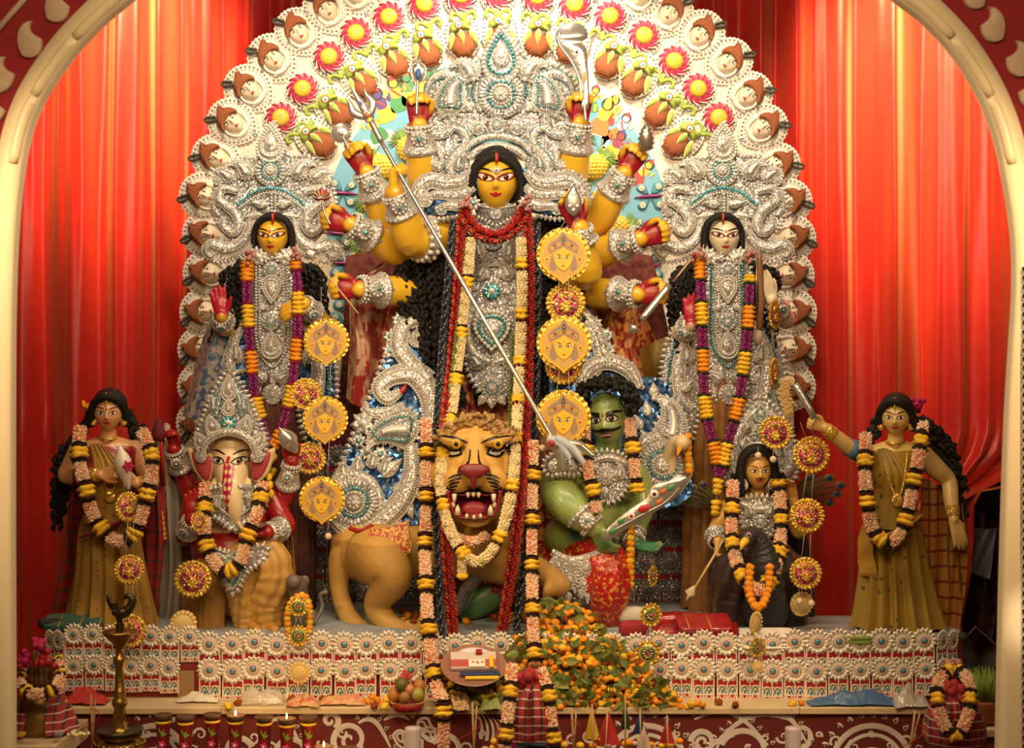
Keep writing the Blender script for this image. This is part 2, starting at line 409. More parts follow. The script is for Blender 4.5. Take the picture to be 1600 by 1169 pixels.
front = tag(MB().add(np.concatenate((np.c_[icv+nn_*30, np.full(len(icv), -6)], np.c_[icv+nn_*np.where(np.abs(nn_[:, :1]) > .97, 600, 620), np.full(len(icv), -6)])), quads(2, len(icv))).build('wall_front', SPANM, px=AY, loc=P(800, 1700, AY), smooth=False), kind='structure')
arch = MB()
prof = [(0, -16), (0, 4), (4, 9), (12, 10), (26, 10), (40, 8), (42, 0), (42, -16)]
V = np.stack([np.c_[icv+nn_*a, np.full(len(icv), z)] for a, z in prof], 1)
arch.add(V.reshape(-1, 3), quads(len(icv), len(prof))); arch.build('arch_moulding', ARCHM, front, px=AY)
L_ = np.r_[0, np.cumsum(np.linalg.norm(np.diff(icv, axis=0), axis=1))]
TUBEC = mat('cream light cover', (.88, .74, .48), 0.35)
a0 = L_[np.argmin(np.linalg.norm(icv-np.array((36, 262)), axis=1))]; a1 = L_[np.argmin(np.linalg.norm(icv-np.array((1566, 262)), axis=1))]
nseg = int((a1-a0)/102)
for i in range(nseg):
    t0 = a0+(a1-a0)*i/nseg+2; t1 = a0+(a1-a0)*(i+1)/nseg-2
    q = np.linspace(t0, t1, 10); px = np.stack([np.interp(q, L_, icv[:, k]) for k in (0, 1)], 1); pn = np.stack([np.interp(q, L_, nn_[:, k]) for k in (0, 1)], 1)
    c = np.c_[px+pn*13, np.full(10, 8)]
    MB().tube(c, [7.5]+[9]*8+[7.5], 10).build('light_cover', TUBEC, front, px=AY)
def paisley_outline(L, W, curl=1.0, n=26):
    """teardrop with a curled tip, bulb at the origin, tip along +y"""
    t = np.linspace(0, 1, n); ang = curl*1.5*t**2.2
    sp = np.c_[np.cumsum(np.sin(ang))*L/n, np.cumsum(np.cos(ang))*L/n]
    wv = W*np.sqrt(np.clip(t*4.2, 0, 1))*(1-np.clip((t-.18)/.82, 0, 1)**1.25)
    wv[0] = 0
    return sp, wv
def band(sp, wv):
    t = np.gradient(sp, axis=0); t /= np.linalg.norm(t, axis=1)[:, None]; q = np.c_[-t[:, 1], t[:, 0]]
    return np.vstack((sp+q*wv[:, None], (sp-q*wv[:, None])[::-1][1:-1]))
for (cx, cy, L, W, a) in ((100, 34, 66, 21, -.55), (62, 86, 66, 21, -.75), (12, 142, 64, 25, -.6), (-8, 196, 62, 25, -.4), (1512, 12, 60, 20, .6), (1540, 64, 64, 21, .6), (1578, 116, 64, 22, .7), (1600, 168, 60, 22, .6), (150, -20, 60, 20, -.6), (1465, -30, 60, 20, .5)):
    sp, wv = paisley_outline(L, W, 1.3)
    if a < 0: sp = sp*np.array((-1, 1))
    o2 = rot2(band(sp, wv), PI+a*1.1)*np.array((1, 1))+np.array((cx, cy))
    o2 = o2 if True else o2
    MB().prism(o2, -6, 2, bev=1.5).build('paisley_ornament', BEIGE, front, px=AY)
MB().tube(np.array([(-30, 75, -2), (40, -5, -2), (75, -45, -2)], float), 5, 8).build('trim_strip', BEIGE, front, px=AY)
MB().box((1591, 426, -6), (1660, 1700, 10)).build('brick_pier', ARCHM, front, px=AY, smooth=False)
b = MB()                                                       # white brick face of the right pillar's return
BRK = mat('white painted brick', (.80, .74, .62), 0.6, bump=(60, .3))
for r in range(64):
    for c in range(2):
        x = 1592+c*32-(16 if r % 2 else 0)*0; y = 430+r*14
        put('brick', MB().box((0, 0, 0), (31, 13, 2.5), bev=.7).mesh('brick', BRK, px=None) if r+c == 0 else bpy.data.meshes['brick'], front,
            P(x, y, AY)+np.array((0, -.0255, 0))-ORG[front], (PI/2, 0, 0), s_at(AY))

# platform, ledge, painted front
CLOTHB = mat('pale blue platform cloth', (.36, .40, .42), 0.8, var=(8, (.28, .30, .32), .3))
FY = -0.65
def corner(px, y): return ((px-800)*s_at(y), y)
out = [corner(100, FY), corner(1460, FY), corner(1502, -.5), corner(1502, .1), corner(1150, .1), corner(1130, .9), corner(440, .9), corner(420, .12), corner(70, .12), corner(70, -.5)]
b = MB(); b.prism(np.array(out), LZ-.9, PZ, bev=.004)
plat = tag(b.build('platform', mat('platform board', (.30, .035, .03), .7), smooth=False, loc=(0, FY, LZ)), 'long raised platform faced with two rows of lace tiles, carrying the statues', 'platform')
b = MB(); o2 = np.array(out)*np.array((0.997, 0.997)); b.prism(o2, PZ+.001, PZ+.006); b.build('platform_cloth', CLOTHB, plat, smooth=False)

def tmesh(b, name, mats, smooth=True):
    """a piece drawn in px units (x right, y up, z out) turned to stand facing the viewer"""
    b.xf(lambda V: np.stack((V[:, 0], -V[:, 2], V[:, 1]), 1)); return b.mesh(name, mats, smooth)
LACE = mat('lace tile card', (.88, .79, .65), 0.45, bump=(280, .3)); BRN = mat('brown mirror chips', (.30, .20, .12), .25, .5); REDF = mat('red felt field', (.42, .012, .022), .8)
GRNP = mat('green paint', (.06, .20, .07), .5); BLUP = mat('blue paint', (.05, .14, .38), .5); TEALC = mat('teal centre stone', (.06, .34, .40), .2, spec=.8)
MIRR = glitter('mirror petals', [(.84, .78, .68), (.62, .52, .40), (.92, .90, .88), (.72, .62, .5), (.5, .4, .3)], 90, .12, .55, .6)
def ros_mesh(R=21.0, name='rosette', n=16, dark=False):
    b = MB()
    b.prism(circ(0, 0, R*.86, 28), 0, 1.2, 0)
    for i in range(n):
        a = 2*PI*i/n
        p = rot2(leafshape(R*.5, R*.19, 9)[:, ::1], 0)+np.array((R*.53, 0))
        b.puff(rot2(p, a), 2.0, 0.8, 0, rings=((1, 0), (.8, 1)))
        b.puff(rot2((p-np.array((R*.8, 0)))*.55+np.array((R*.82, 0)), a), .8, 2.5, 1, rings=((1, 0), (.7, 1)))
    b.puff(circ(0, 0, R*.5, 24), 1.2, 1.2, 0, rings=((1, 0), (.9, 1)))
    k = np.arange(18)*2*PI/18
    b.dots(np.c_[R*.42*np.cos(k), R*.42*np.sin(k), np.full(18, 2.6)], R*.05, 2, squash=.6)
    b.puff(circ(0, 0, R*.30, 18), .9, 2.0, 3, rings=((1, 0), (.85, 1)))
    b.puff(circ(0, 0, R*.22, 14), 2.0, 2.4, 4, rings=((1, 0), (.8, .7)))
    return tmesh(b, name, [SILVD if dark else LACE, MIRR, BRN, REDF, TEALC])
ROS = ros_mesh(); ROSD = ros_mesh(19, 'rosette', 14, True)
def tile_mesh(W=34.0, H=48.0, dark=False):
    b = MB(); y0, y1 = -H, -4.0
    b.box((-W/2, y0, -1), (W/2, y1, 0.4), 0)
    b.box((-W/2+1.5, -25, .4), (W/2-1.5, -17, 1.0), 1)                      # red band under the rosette
    for sx in (-1, 1):
        cx = sx*W*.25
        b.box((cx-7.2, -38.5, .4), (cx+7.2, -26, .8), 0)
        a = np.linspace(0, PI, 11); sp = np.c_[cx+6.2*np.cos(a), -36+11*np.sin(a)]
        b.sweep(sp, 1.0, 1.2, .8, 0, 5); b.sweep(np.c_[cx+4.2*np.cos(a), -36+8*np.sin(a)], 1.1, 1.0, .8, 2, 5)
        b.box((cx-6.8*sx-1.6, -38, .8), (cx-6.8*sx+1.6, -29, 1.3), 3); b.box((cx-1, -38, .8), (cx+2.2, -32.5, 1.2), 3)
        b.prism([(cx-7.2, -26.5), (cx-1, -26.5), (cx-7.2, -31)], .8, 1.2, 1); b.prism([(cx+7.2, -26.5), (cx+7.2, -31), (cx+1, -26.5)], .8, 1.2, 1)
    b.box((-W/2+.8, y0+1.2, .4), (W/2-.8, -40, 1.0), 1)
    for i in range(4):
        x = -W/2+W*(i+.5)/4
        b.prism([(x-4, y0+1.2), (x+4, y0+1.2), (x, -40.2)], .9, 1.6, 0); b.prism([(x-1.7, y0+2), (x+1.7, y0+2), (x, -43)], 1.5, 1.9, 1)
    for x in (-W/2+.9, 0, W/2-.9): b.box((x-.9, y0, .4), (x+.9, y1-6, 1.8), 0)
    b.box((-W/2, -40.6, .4), (W/2, -39.2, 1.6), 0)
    return tmesh(b, 'lace_tile', [SILVD if dark else LACE, REDF, GRNP, BLUP], smooth=False)
TIL = tile_mesh()
def tile(parent, px, py, y, sc=1.0, rz=0.0, til=TIL, ros=ROS, dy=0.0):
    p = P(px, py, y)
    t = put('lace_tile', til, parent, p-ORG[parent]+np.array((0, dy, 0)), (0, random.uniform(-.015, .015), rz), s_at(y)*sc)
    r = put('rosette', ros, t, (0, -1.5, 0), (0, random.uniform(0, .4), 0), 1.0); ORG[r] = ORG[parent]; return t
x = 116.0
while x < 1452:
    left = x < 300
    sc = (.86 if left else 1.0)*random.uniform(.97, 1.03)
    tile(plat, x, (993 if left else 1003)-4*math.sin((x-100)/1360*PI)*-1+random.uniform(-3, 2), FY-.012, sc)
    if not (278 < x < 302):
        xx = x+random.uniform(-3, 3)
        tile(plat, xx, (1040 if left else 1046)+random.uniform(-2, 3), FY-.024, sc*(.98 if x < 1290 else .9))
    x += 35*(.86 if left else 1.0)*(1 if x < 1260 else .94)*random.uniform(.98, 1.03)
b = MB(); b.box((278, 0, 0), (304, 43, 3)); b.xf(lambda V: V*np.array((1, 1, 1))+np.array((0, 1048, 0))); b.build('cardboard_patch', mat('brown cardboard', (.34, .20, .08), .8), plat, smooth=False, px=FY-.008)
for px_, yy in ((93, -.62), (80, -.55), (1471, -.62), (1487, -.56)):
    sg = -1 if px_ < 800 else 1
    tile(plat, px_, 1000, yy-.01, .8, sg*.74); tile(plat, px_, 1044, yy-.03, .8, sg*.74)

LEDG = mat('cream painted ledge', (.72, .56, .32), .55, var=(5, (.60, .44, .24), .3), bump=(20, .1))
LY = depth_on(1106, LZ)
seams = [97, 345, 700, 930, 1250, 1452]
ledge = thing('offering_ledge', 'cream ledge running in front of the lace tiled platform, strewn with offerings', 'ledge', P(770, 1106, LY))
for i in range(5):
    x0, x1 = (seams[i]-800)*s_at(LY), (seams[i+1]-800)*s_at(LY)
    b = MB(); b.box((x0+.001, LY, LZ-.032), (x1-.001, FY+.05, LZ), bev=.004); b.build('ledge_slab', LEDG, ledge, smooth=False)
ALP = mat('maroon painted board', (.20, .022, .018), .6, var=(4, (.13, .016, .012), .3)); ALW = mat('white alpana paint', (.74, .66, .60), .6)
APY = LY+.03
b = MB(); b.box(P(100, 1500, APY), P(1450, 1113, APY)+np.array((0, .03, 0))); board = b.build('painted_board', ALP, ledge, smooth=False)
def stroke(pts, wd, z=.8): return MB().sweep(np.asarray(pts, float), wd, .6, z, 0, 3).build('painted_scroll', ALW, board, px=APY)
def spiral(cx, cy, r, turns, a0, d=1, w0=5, n=46):
    t = np.linspace(0, 1, n); a = a0+d*turns*2*PI*t; rr = r*(1-t)**.8+1
    return np.c_[cx+rr*np.cos(a), cy+rr*np.sin(a)], w0*(1-.6*t)
def drops(path, step, L, wv, side=1, hole=True):
    q = resample(path, step); t = np.gradient(q, axis=0); t /= np.linalg.norm(t, axis=1)[:, None]
    b = MB()
    for p, u in zip(q, t):
        nv = np.array((-u[1], u[0]))*side; a = math.atan2(nv[1], nv[0])+.5
        sp, wq = paisley_outline(L, wv, .8, 12)
        b.prism(rot2(band(sp, wq), a-PI/2)+p+nv*4, .3, 1.0)
        if hole: b.prism(rot2(band(sp*.5, wq*.4), a-PI/2)+p+nv*6, 1.0, 1.15, 1)
    b.build('painted_petal_row', [ALW, ALP], board, px=APY)
def arcp(cx, cy, rx, ry, a, c, n=24):
    t = np.linspace(a, c, n); return np.c_[cx+rx*np.cos(t), cy+ry*np.sin(t)]
for (cx, cy, r, tu, a0, d) in ((547, 1156, 26, 1.5, 2.6, 1), (516, 1126, 13, 1.2, 1, -1), (698, 1172, 24, 1.3, 3.6, 1), (275, 1182, 30, 1.2, 3.4, 1), (458, 1178, 26, 1.2, 3.2, 1), (372, 1174, 22, 1.3, -.3, -1), (1165, 1178, 40, 1.2, 3.5, 1), (1098, 1160, 18, 1.6, 3.2, 1), (1250, 1150, 20, 1.4, 2.5, -1)):
    stroke(*spiral(cx, cy, r, tu, a0, d))
for cx, w_ in ((1362, 62), (240, 52), (1010, 60)):
    stroke(arcp(cx, 1196, w_, 62, PI*1.02, PI*1.98), 4.5); stroke(arcp(cx, 1196, w_*.78, 48, PI*1.02, PI*1.98), 3); stroke(arcp(cx, 1196, w_*.45, 26, PI*1.02, PI*1.98), 2.5)
    drops(arcp(cx, 1196, w_*1.12, 70, PI*1.05, PI*1.95), 17, 13, 5, -1)
for k in range(9): stroke(arcp(735+k*9, 1140+k*3, 18, 30, -1.2, .5, 12), np.linspace(.5, 3, 12))
for (xs_, ys_, xe, ye, bend) in ((1085, 1124, 1200, 1165, -30), (1110, 1170, 1230, 1124, -26), (1205, 1120, 1260, 1160, -18), (560, 1130, 610, 1168, -22), (600, 1125, 640, 1125, -8), (420, 1130, 470, 1165, -22)):
    t = np.linspace(0, 1, 20)[:, None]; q = (1-t)*np.array((xs_, ys_))+t*np.array((xe, ye))+np.sin(t*PI)*np.array((0, bend))
    stroke(q, 3.2*np.sin(np.linspace(.35, 2.9, 20))+.6); drops(q, 15, 10, 4, -1)
for k in range(46):
    x0 = 175+k*27.6; (580 < x0 < 700) or stroke(*spiral(x0, 1158+12*math.sin(k*2.3), 7+3*math.sin(k*1.7), 1.1, k*1.9, 1 if k % 2 else -1, 2.2, 18))
b = MB()
for (cx, cy) in ((625, 1150), (665, 1146), (648, 1162), (655, 1133)):
    sp, wq = paisley_outline(34, 11, .7)
    o2 = rot2(band(sp, wq), random.uniform(-.7, .7)); c = np.vstack((o2, o2[:1]))+np.array((cx, cy-10))
    stroke(resample(c, n=40), 2.0); stroke(resample((c-np.array((cx, cy)))*.5+np.array((cx, cy)), n=24), 1.6)

# backstage things at the right
b = MB(); b.box((-32, -30, -2), (32, 30, 2), bev=1)
o = put('white_board', b.mesh('white_board', mat('stained white board', (.55, .48, .42), .7, var=(14, (.38, .32, .28), .25))), None, P(1528, 1022, .2), (PI/2, .72, 0), s_at(.2)); tag(o, 'stained white square board standing tilted at the right end of the platform', 'board')
b = MB(); b.box((-20, -18, -2), (20, 18, 2), bev=1)
m = MB(); n1, n2 = 60, 30; U, Vv = np.meshgrid(np.linspace(0, 1, n1), np.linspace(0, 1, n2), indexing='ij')
xx = 1480+U*110+18*np.sin(Vv*3+U*2); zz = 14*np.sin(U*22+Vv*4)+10*np.sin(U*9-Vv*3)
m.add(np.stack((xx, 800+Vv*360, zz), -1).reshape(-1, 3), quads(n1, n2))
tag(m.build('dark_cloth', mat('dark violet printed cloth', (.05, .025, .05), .7, var=(26, (.16, .07, .05), .08)), px=1.9, loc=P(1535, 1160, 1.9)), 'dark violet cloth hanging in the gap beside the drawn curtain', 'cloth')
m = MB(); U, Vv = np.meshgrid(np.linspace(0, 1, 24), np.linspace(0, 1, 18), indexing='ij')
m.add(np.stack((1500+U*60-Vv*16, 826+Vv*60+18*U*Vv, 8*np.sin(U*11+Vv*3)), -1).reshape(-1, 3), quads(24, 18))
tag(m.build('grey_sheet', mat('grey plastic sheet', (.17, .18, .22), .4), px=1.6, loc=P(1530, 890, 1.6)), 'crumpled grey sheet showing under the gathered right curtain', 'sheet')
# ---------------------------------------------------------------- the arched panel behind the statues
CY_ = 0.95; CC = np.array((776.0, 430.0)); KC = s_at(CY_)
chal = thing('arched_backdrop', 'tall arched white lace backdrop with rings of painted masks, flowers and pots', 'backdrop', P(776, 985, CY_))
def cput(name, me, px, py, ang=0.0, sc=1.0, z=0.0, parent=chal):
    return put(name, me, parent, P(px, py, CY_)+np.array((0, -z*KC, 0))-ORG[chal], (0, ang, 0), KC*sc)
def outang(px, py, k=1.0):
    d = np.array((px, py))-CC; return math.atan2(d[0], -d[1])*k
MASKL = [(553, -15), (510, 12), (465, 48), (424, 90), (387, 138), (361, 190), (336, 246), (318, 306), (322, 366), (324, 427), (318, 487), (314, 545), (314, 602), (312, 660), (305, 722)]
MASKR = [(1003, -12), (1048, 18), (1096, 52), (1140, 95), (1172, 147), (1195, 198), (1215, 258), (1232, 315), (1237, 372), (1234, 430), (1238, 488), (1238, 546), (1236, 604)]
FLOW = [(440, 185), (474, 140), (515, 90), (557, 53), (608, 28), (663, 8), (720, -6), (778, -10), (840, -4), (898, 8), (953, 27), (1006, 57), (1053, 97), (1090, 140), (1122, 185)]
POTS = [(500, 222), (528, 175), (567, 130), (617, 97), (668, 80), (723, 66), (781, 60), (840, 65), (890, 75), (951, 98), (993, 127), (1030, 175), (1060, 222)]
MTOP = [(600, -40), (650, -56), (705, -66), (765, -70), (825, -68), (885, -60), (945, -40)]
# ground panel
outl = [(300, 985)]+[tuple(np.array(p)+(np.array(p)-CC)/np.linalg.norm(np.array(p)-CC)*6) for p in MASKL[::-1]]+MTOP+[tuple(np.array(p)+(np.array(p)-CC)/np.linalg.norm(np.array(p)-CC)*6) for p in MASKR]+[(1236, 985)]
b = MB(); b.prism(np.array(outl), -14, -3); b.build('backing_panel', dotmat('lace ground', (.78, .70, .58), (.36, .29, .2), 46, .2), chal, px=CY_, smooth=False)
def lace_plate(w_, h0, h1, n=36, scal=1.2, name='lace_plate'):
    """rounded shield with a scalloped rim and two rows of eyelets: rounded above, narrowing below"""
    b = MB(); a = np.linspace(0, 2*PI, n, endpoint=False)
    o = np.c_[w_*np.sin(a), np.where(np.cos(a) > 0, h0*np.cos(a), h1*np.cos(a))]
    o[:, 0] *= np.where(o[:, 1] < 0, 1-.25*np.abs(o[:, 1]/h1)**2, 1)
    f = resample(np.vstack((o, o[:1])), n=n*2+1)[:-1]; f = f*(1+.022*scal*np.where(np.arange(len(f)) % 2, 1, -1))[:, None]
    b.prism(f, -3, 0, 0, bev=.8)
    q = resample(np.vstack((o, o[:1]))*.88, n=int(n*.9)+1)[:-1]; b.dots(np.c_[q, np.full(len(q), .2)], 1.7, 1, sphere(7, 2), .35)
    q = resample(np.vstack((o, o[:1]))*.75, n=int(n*.9)+1)[:-1]; b.dots(np.c_[q, np.full(len(q), .3)], 1.0, 1, sphere(6, 2), .35)
    q = resample(np.vstack((o, o[:1]))*.815, n=n*2+1)[:-1]; b.dots(np.c_[q, np.full(len(q), .2)], 1.1, 2, BEAD, .6)
    for k in range(2): b.prism([(-3+k*4, -h1*.98), (-1+k*4, -h1*.98), (0+k*5, -h1*.78)], 0, .8, 3)
    return tmesh(b, name, [WHITEL, HOLE, PEARL, BLUP])
LPM = lace_plate(37, 38, 46); LPF = lace_plate(29, 30, 36, 30); LPP = lace_plate(30, 42, 36, 32)
FACEM = mat('cream mask paint', (.80, .66, .44), .42, var=(14, (.86, .76, .58), .3)); LIPP = mat('lip paint', (.50, .03, .03), .4)
def mask_meshes():
    b = MB(); V, Fc = BALLH
    V = V.copy(); V = V*np.array((17, 22, 13))
    V[:, 0] *= 1-.28*np.clip(-V[:, 1]/22, 0, 1)**1.4
    g = lambda x, y, sx, sy: np.exp(-((V[:, 0]-x)/sx)**2-((V[:, 1]-y)/sy)**2)*(V[:, 2] > 0)
    V[:, 2] += 4*g(0, -2, 2.2, 4)+2.2*g(0, 3, 1.8, 5)-1.6*g(-6.5, 3, 4, 2.6)-1.6*g(6.5, 3, 4, 2.6)+1.3*g(0, -10, 4, 2)+1.2*g(0, -17, 4, 3)
    b.add(V, Fc, 0)
    zf = lambda x, y: 13*math.sqrt(max(.05, 1-(x/17)**2-(y/22)**2))
    face = tmesh(b, 'mask_face', [FACEM])
    f = MB()
    for sx in (-1, 1):
        for (x, y, L, w_, m, dz, sl) in ((6.6, 3, 4.2, 1.8, 1, -.3, .1), (6.6, 3, 1.5, 1.5, 0, .5, 0), (6.8, 7.2, 5.0, .7, 0, .5, .25)):
            L *= 1.2; w_ *= 1.4; o = leafshape(2*L, w_, 8)-np.array((L, 0)); o = rot2(o, sl)*np.array((sx, 1))+np.array((sx*x, y))
            V2 = MB(); V2.puff(o, .9, zf(x, y)+dz-.4, m); f.V += V2.V; f.F += [np.where(q >= 0, q+f.n, -1) for q in V2.F]; f.M += V2.M; f.n += V2.n
    f.puff(leafshape(8, 2.2, 9)-np.array((4, 10.5)), 1.2, zf(0, -10)+1.0, 2); f.puff(circ(0, 9, 1.0, 8), .6, zf(0, 9)+.2, 2)
    feat = tmesh(f, 'painted_features', [BLACKP, WHITEP, LIPP])
    h = MB()
    a = np.linspace(0, 2*PI, 30, endpoint=False)
    hat = np.array([(-19, 2), (-21, 10), (-17, 20), (-9, 27), (0, 33), (7, 37), (12, 33), (11, 27), (17, 21), (21, 11), (18, 3), (13, 8), (4, 11), (-6, 11), (-13, 8)], float)
    h.puff(cr(hat, 4, True), 15, 0, 0, ctr=(0, 19), rings=((1, 0), (.97, .4), (.86, .75), (.6, .95), (.3, 1.05)))
    h.sweep(cr([(-20, 2), (-14, 10), (-4, 13), (6, 13), (15, 9), (19, 3)], 6), 3.2, 3.4, 12.5, 0)
    for k in range(5):
        h.sweep(cr([(-14+k*6, 12), (-9+k*4.6, 20), (-2+k*2.6, 29)], 6), 1.1, 1.4, 13.5, 0, 5)
    hatm = tmesh(h, 'mask_turban', [TERRA])
    l = MB(); sp = cr([(-11, 24), (-20, 31), (-25, 38), (-22, 42), (-16, 38), (-9, 28)], 6)
    l.sweep(sp, 2.2, 2.6, 3, 0)
    loop = tmesh(l, 'mask_plume', [mat('dark plume', (.06, .05, .035), .6)])
    c = MB(); c.puff(np.c_[circ(0, -23, 20, 20, 5)], 3, 0, 0); c.sweep(cr([(-19, 4), (-20, -8), (-13, -22), (0, -27), (13, -22), (20, -8), (19, 4)], 5), 2.6, 4, 0, 0)
    coll = tmesh(c, 'mask_collar', [WHITEL])
    return face, feat, hatm, loop, coll
MK = mask_meshes()
for i, (px, py) in enumerate(MASKL+MTOP+MASKR):
    a = outang(px, py)
    cput('lace_plate', LPM, px, py, a, random.uniform(.98, 1.04), z=random.uniform(-1, 2))
    sgn = -1 if px < 776 else 1
    fo = cput('mask', MK[0], px-math.sin(a)*4, py+math.cos(a)*4, a*.92, .92, z=2)
    fo.scale[0] *= (1 if px < 776 else -1)
    for nm, me in zip(('painted_features', 'turban', 'plume', 'collar'), MK[1:]): ORG[put(nm, me, fo)] = ORG[chal]
def flower_meshes():
    b = MB()
    for i in range(12):
        a = 2*PI*i/12
        p = cr([(0, -3.6), (8, -5), (14, -2), (15.5, 4), (11, 2.4), (6, 3.6), (0, 3.4)], 3, True)
        sp = cr([(7, 0), (12, -1), (16, 2), (18, 6)], 5)
        V2 = MB(); V2.sweep(sp, [5.6, 6.2, 6.6, 6.6, 6.4, 6.0, 5.4, 4.8, 4.2, 3.6, 3.0, 2.4, 1.7, 1.1, .5, .1][:len(sp)], 3.2, 1, 0)
        V2.sweep(np.c_[sp[:, 0]+1.2, sp[:, 1]-np.linspace(4.6, 1.2, len(sp))], .7, .9, 2.4, 1, 3)
        V = np.vstack(V2.V); V = np.c_[rot2(V[:, :2], a), V[:, 2]+.4*(i % 2)]
        b.add(V, np.vstack(V2.F), np.concatenate(V2.M))
    pet = tmesh(b, 'sunflower', [MAGENTA, WHITEL])
    c = MB(); c.puff(circ(0, 0, 10.5, 20), 5, 3, 0)
    g = [(x, y) for x in np.arange(-8, 9, 3.2) for y in np.arange(-8, 9, 3.2) if x*x+y*y < 75]
    c.dots([(x+.8*(i % 2), y, 8.2-(x*x+y*y)*.028) for i, (x, y) in enumerate(g)], .75, 1, sphere(5, 3), .5)
    cen = tmesh(c, 'flower_centre', [YELLOWP, HOLE])
    l = MB(); l.sweep(np.array([(0, -16), (0, -24), (1, -31)], float), 1.4, 1.6, 0, 0)
    for s_ in (-1, 1):
        sp = cr([(0, -29), (s_*6, -22), (s_*12, -21), (s_*15, -26), (s_*12, -29)], 5); l.sweep(sp, np.linspace(2, 4.2, len(sp))*np.linspace(1, .45, len(sp)), 2.4, .5, 0)
    return pet, cen, tmesh(l, 'flower_leaves', [LEAFG])
FL = flower_meshes()
for px, py in FLOW:
    a = outang(px, py, .85)
    cput('lace_plate', LPF, px, py+2, a, 1.0, z=random.uniform(1, 3))
    fo = cput('sunflower', FL[0], px, py, a, 1.32, z=4)
    ORG[put('flower_centre', FL[1], fo)] = ORG[chal]; ORG[put('leaf_pair', FL[2], fo)] = ORG[chal]
def pot_meshes():
    b = MB(); pr = [(9, 14), (9.5, 12), (12, 8), (16, 1), (18.5, -7), (17.5, -15), (13, -20.5), (9, -22), (12, -25)]
    o = np.array(pr+[(-x, y) for x, y in pr[::-1]], float); b.puff(cr(o, 3, True), 12, 0, 0, ctr=(0, -6), rings=((1, 0), (.95, .42), (.8, .75), (.5, .95), (.25, 1)))
    b.sweep(np.array([(-13, -24), (0, -25), (13, -24)], float), 2, 4, 1, 0)
    pot = tmesh(b, 'clay_pot', [TERRA])
    g = MB(); o = np.array([(-15, 13), (-18, 20), (-15, 28), (-7, 32), (2, 32), (10, 30), (15, 33), (17, 27), (14, 22), (16, 15), (6, 17), (-5, 16)], float)
    g.puff(cr(o, 4, True), 11, 2, 0, ctr=(-1, 23), rings=((1, 0), (.94, .45), (.75, .8), (.4, 1)))
    cap = tmesh(g, 'green_coconut', [LEAFG])
    lf = []
    for (p0, d, L, w_) in (((-1, 17), (.08, -1), 26, 5.5), ((-13, 16), (-.28, -1), 30, 5.2), ((13, 17), (.4, -1), 34, 5.5)):
        q = MB(); o = leafshape(L, w_, 9); a = math.atan2(d[1], d[0]); o = rot2(o, a)+np.array(p0)
        q.puff(o, 2.0, 11 if p0[0] == -1 else 6, 1, rings=((1, 0), (.9, .8))); q.puff((o-o.mean(0))*.78+o.mean(0), 2.2, 12.5 if p0[0] == -1 else 7.5, 0)
        lf.append(tmesh(q, 'mango_leaf', [LEAFG, mat('leaf rim paint', (.72, .70, .36), .5)]))
    r = MB(); r.puff(circ(-3, 24, 5.8, 14), 1.8, 11.5, 0, rings=((1, 0), (.9, 1)))
    k = np.arange(12)*2*PI/12; r.dots(np.c_[-3+5.4*np.cos(k), 24+5.4*np.sin(k), np.full(12, 12.8)], 1.3, 1); r.puff(circ(-3, 24, 2.4, 10), 1.2, 13.2, 2)
    return pot, cap, lf, tmesh(r, 'rosette_seal', [WHITEL, mat('red bead paint', (.5, .06, .05), .4), TEALC])
PT = pot_meshes()
for px, py in POTS:
    a = outang(px, py, .9)
    cput('lace_plate', LPP, px+math.sin(a)*6, py-math.cos(a)*6, a, 1.0, z=random.uniform(4, 6))
    po = cput('clay_pot', PT[0], px, py, a, 1.0, z=6)
    ORG[put('green_coconut', PT[1], po)] = ORG[chal]; ORG[put('rosette_seal', PT[3], po)] = ORG[chal]
    for q in PT[2]: ORG[put('mango_leaf', q, po)] = ORG[chal]
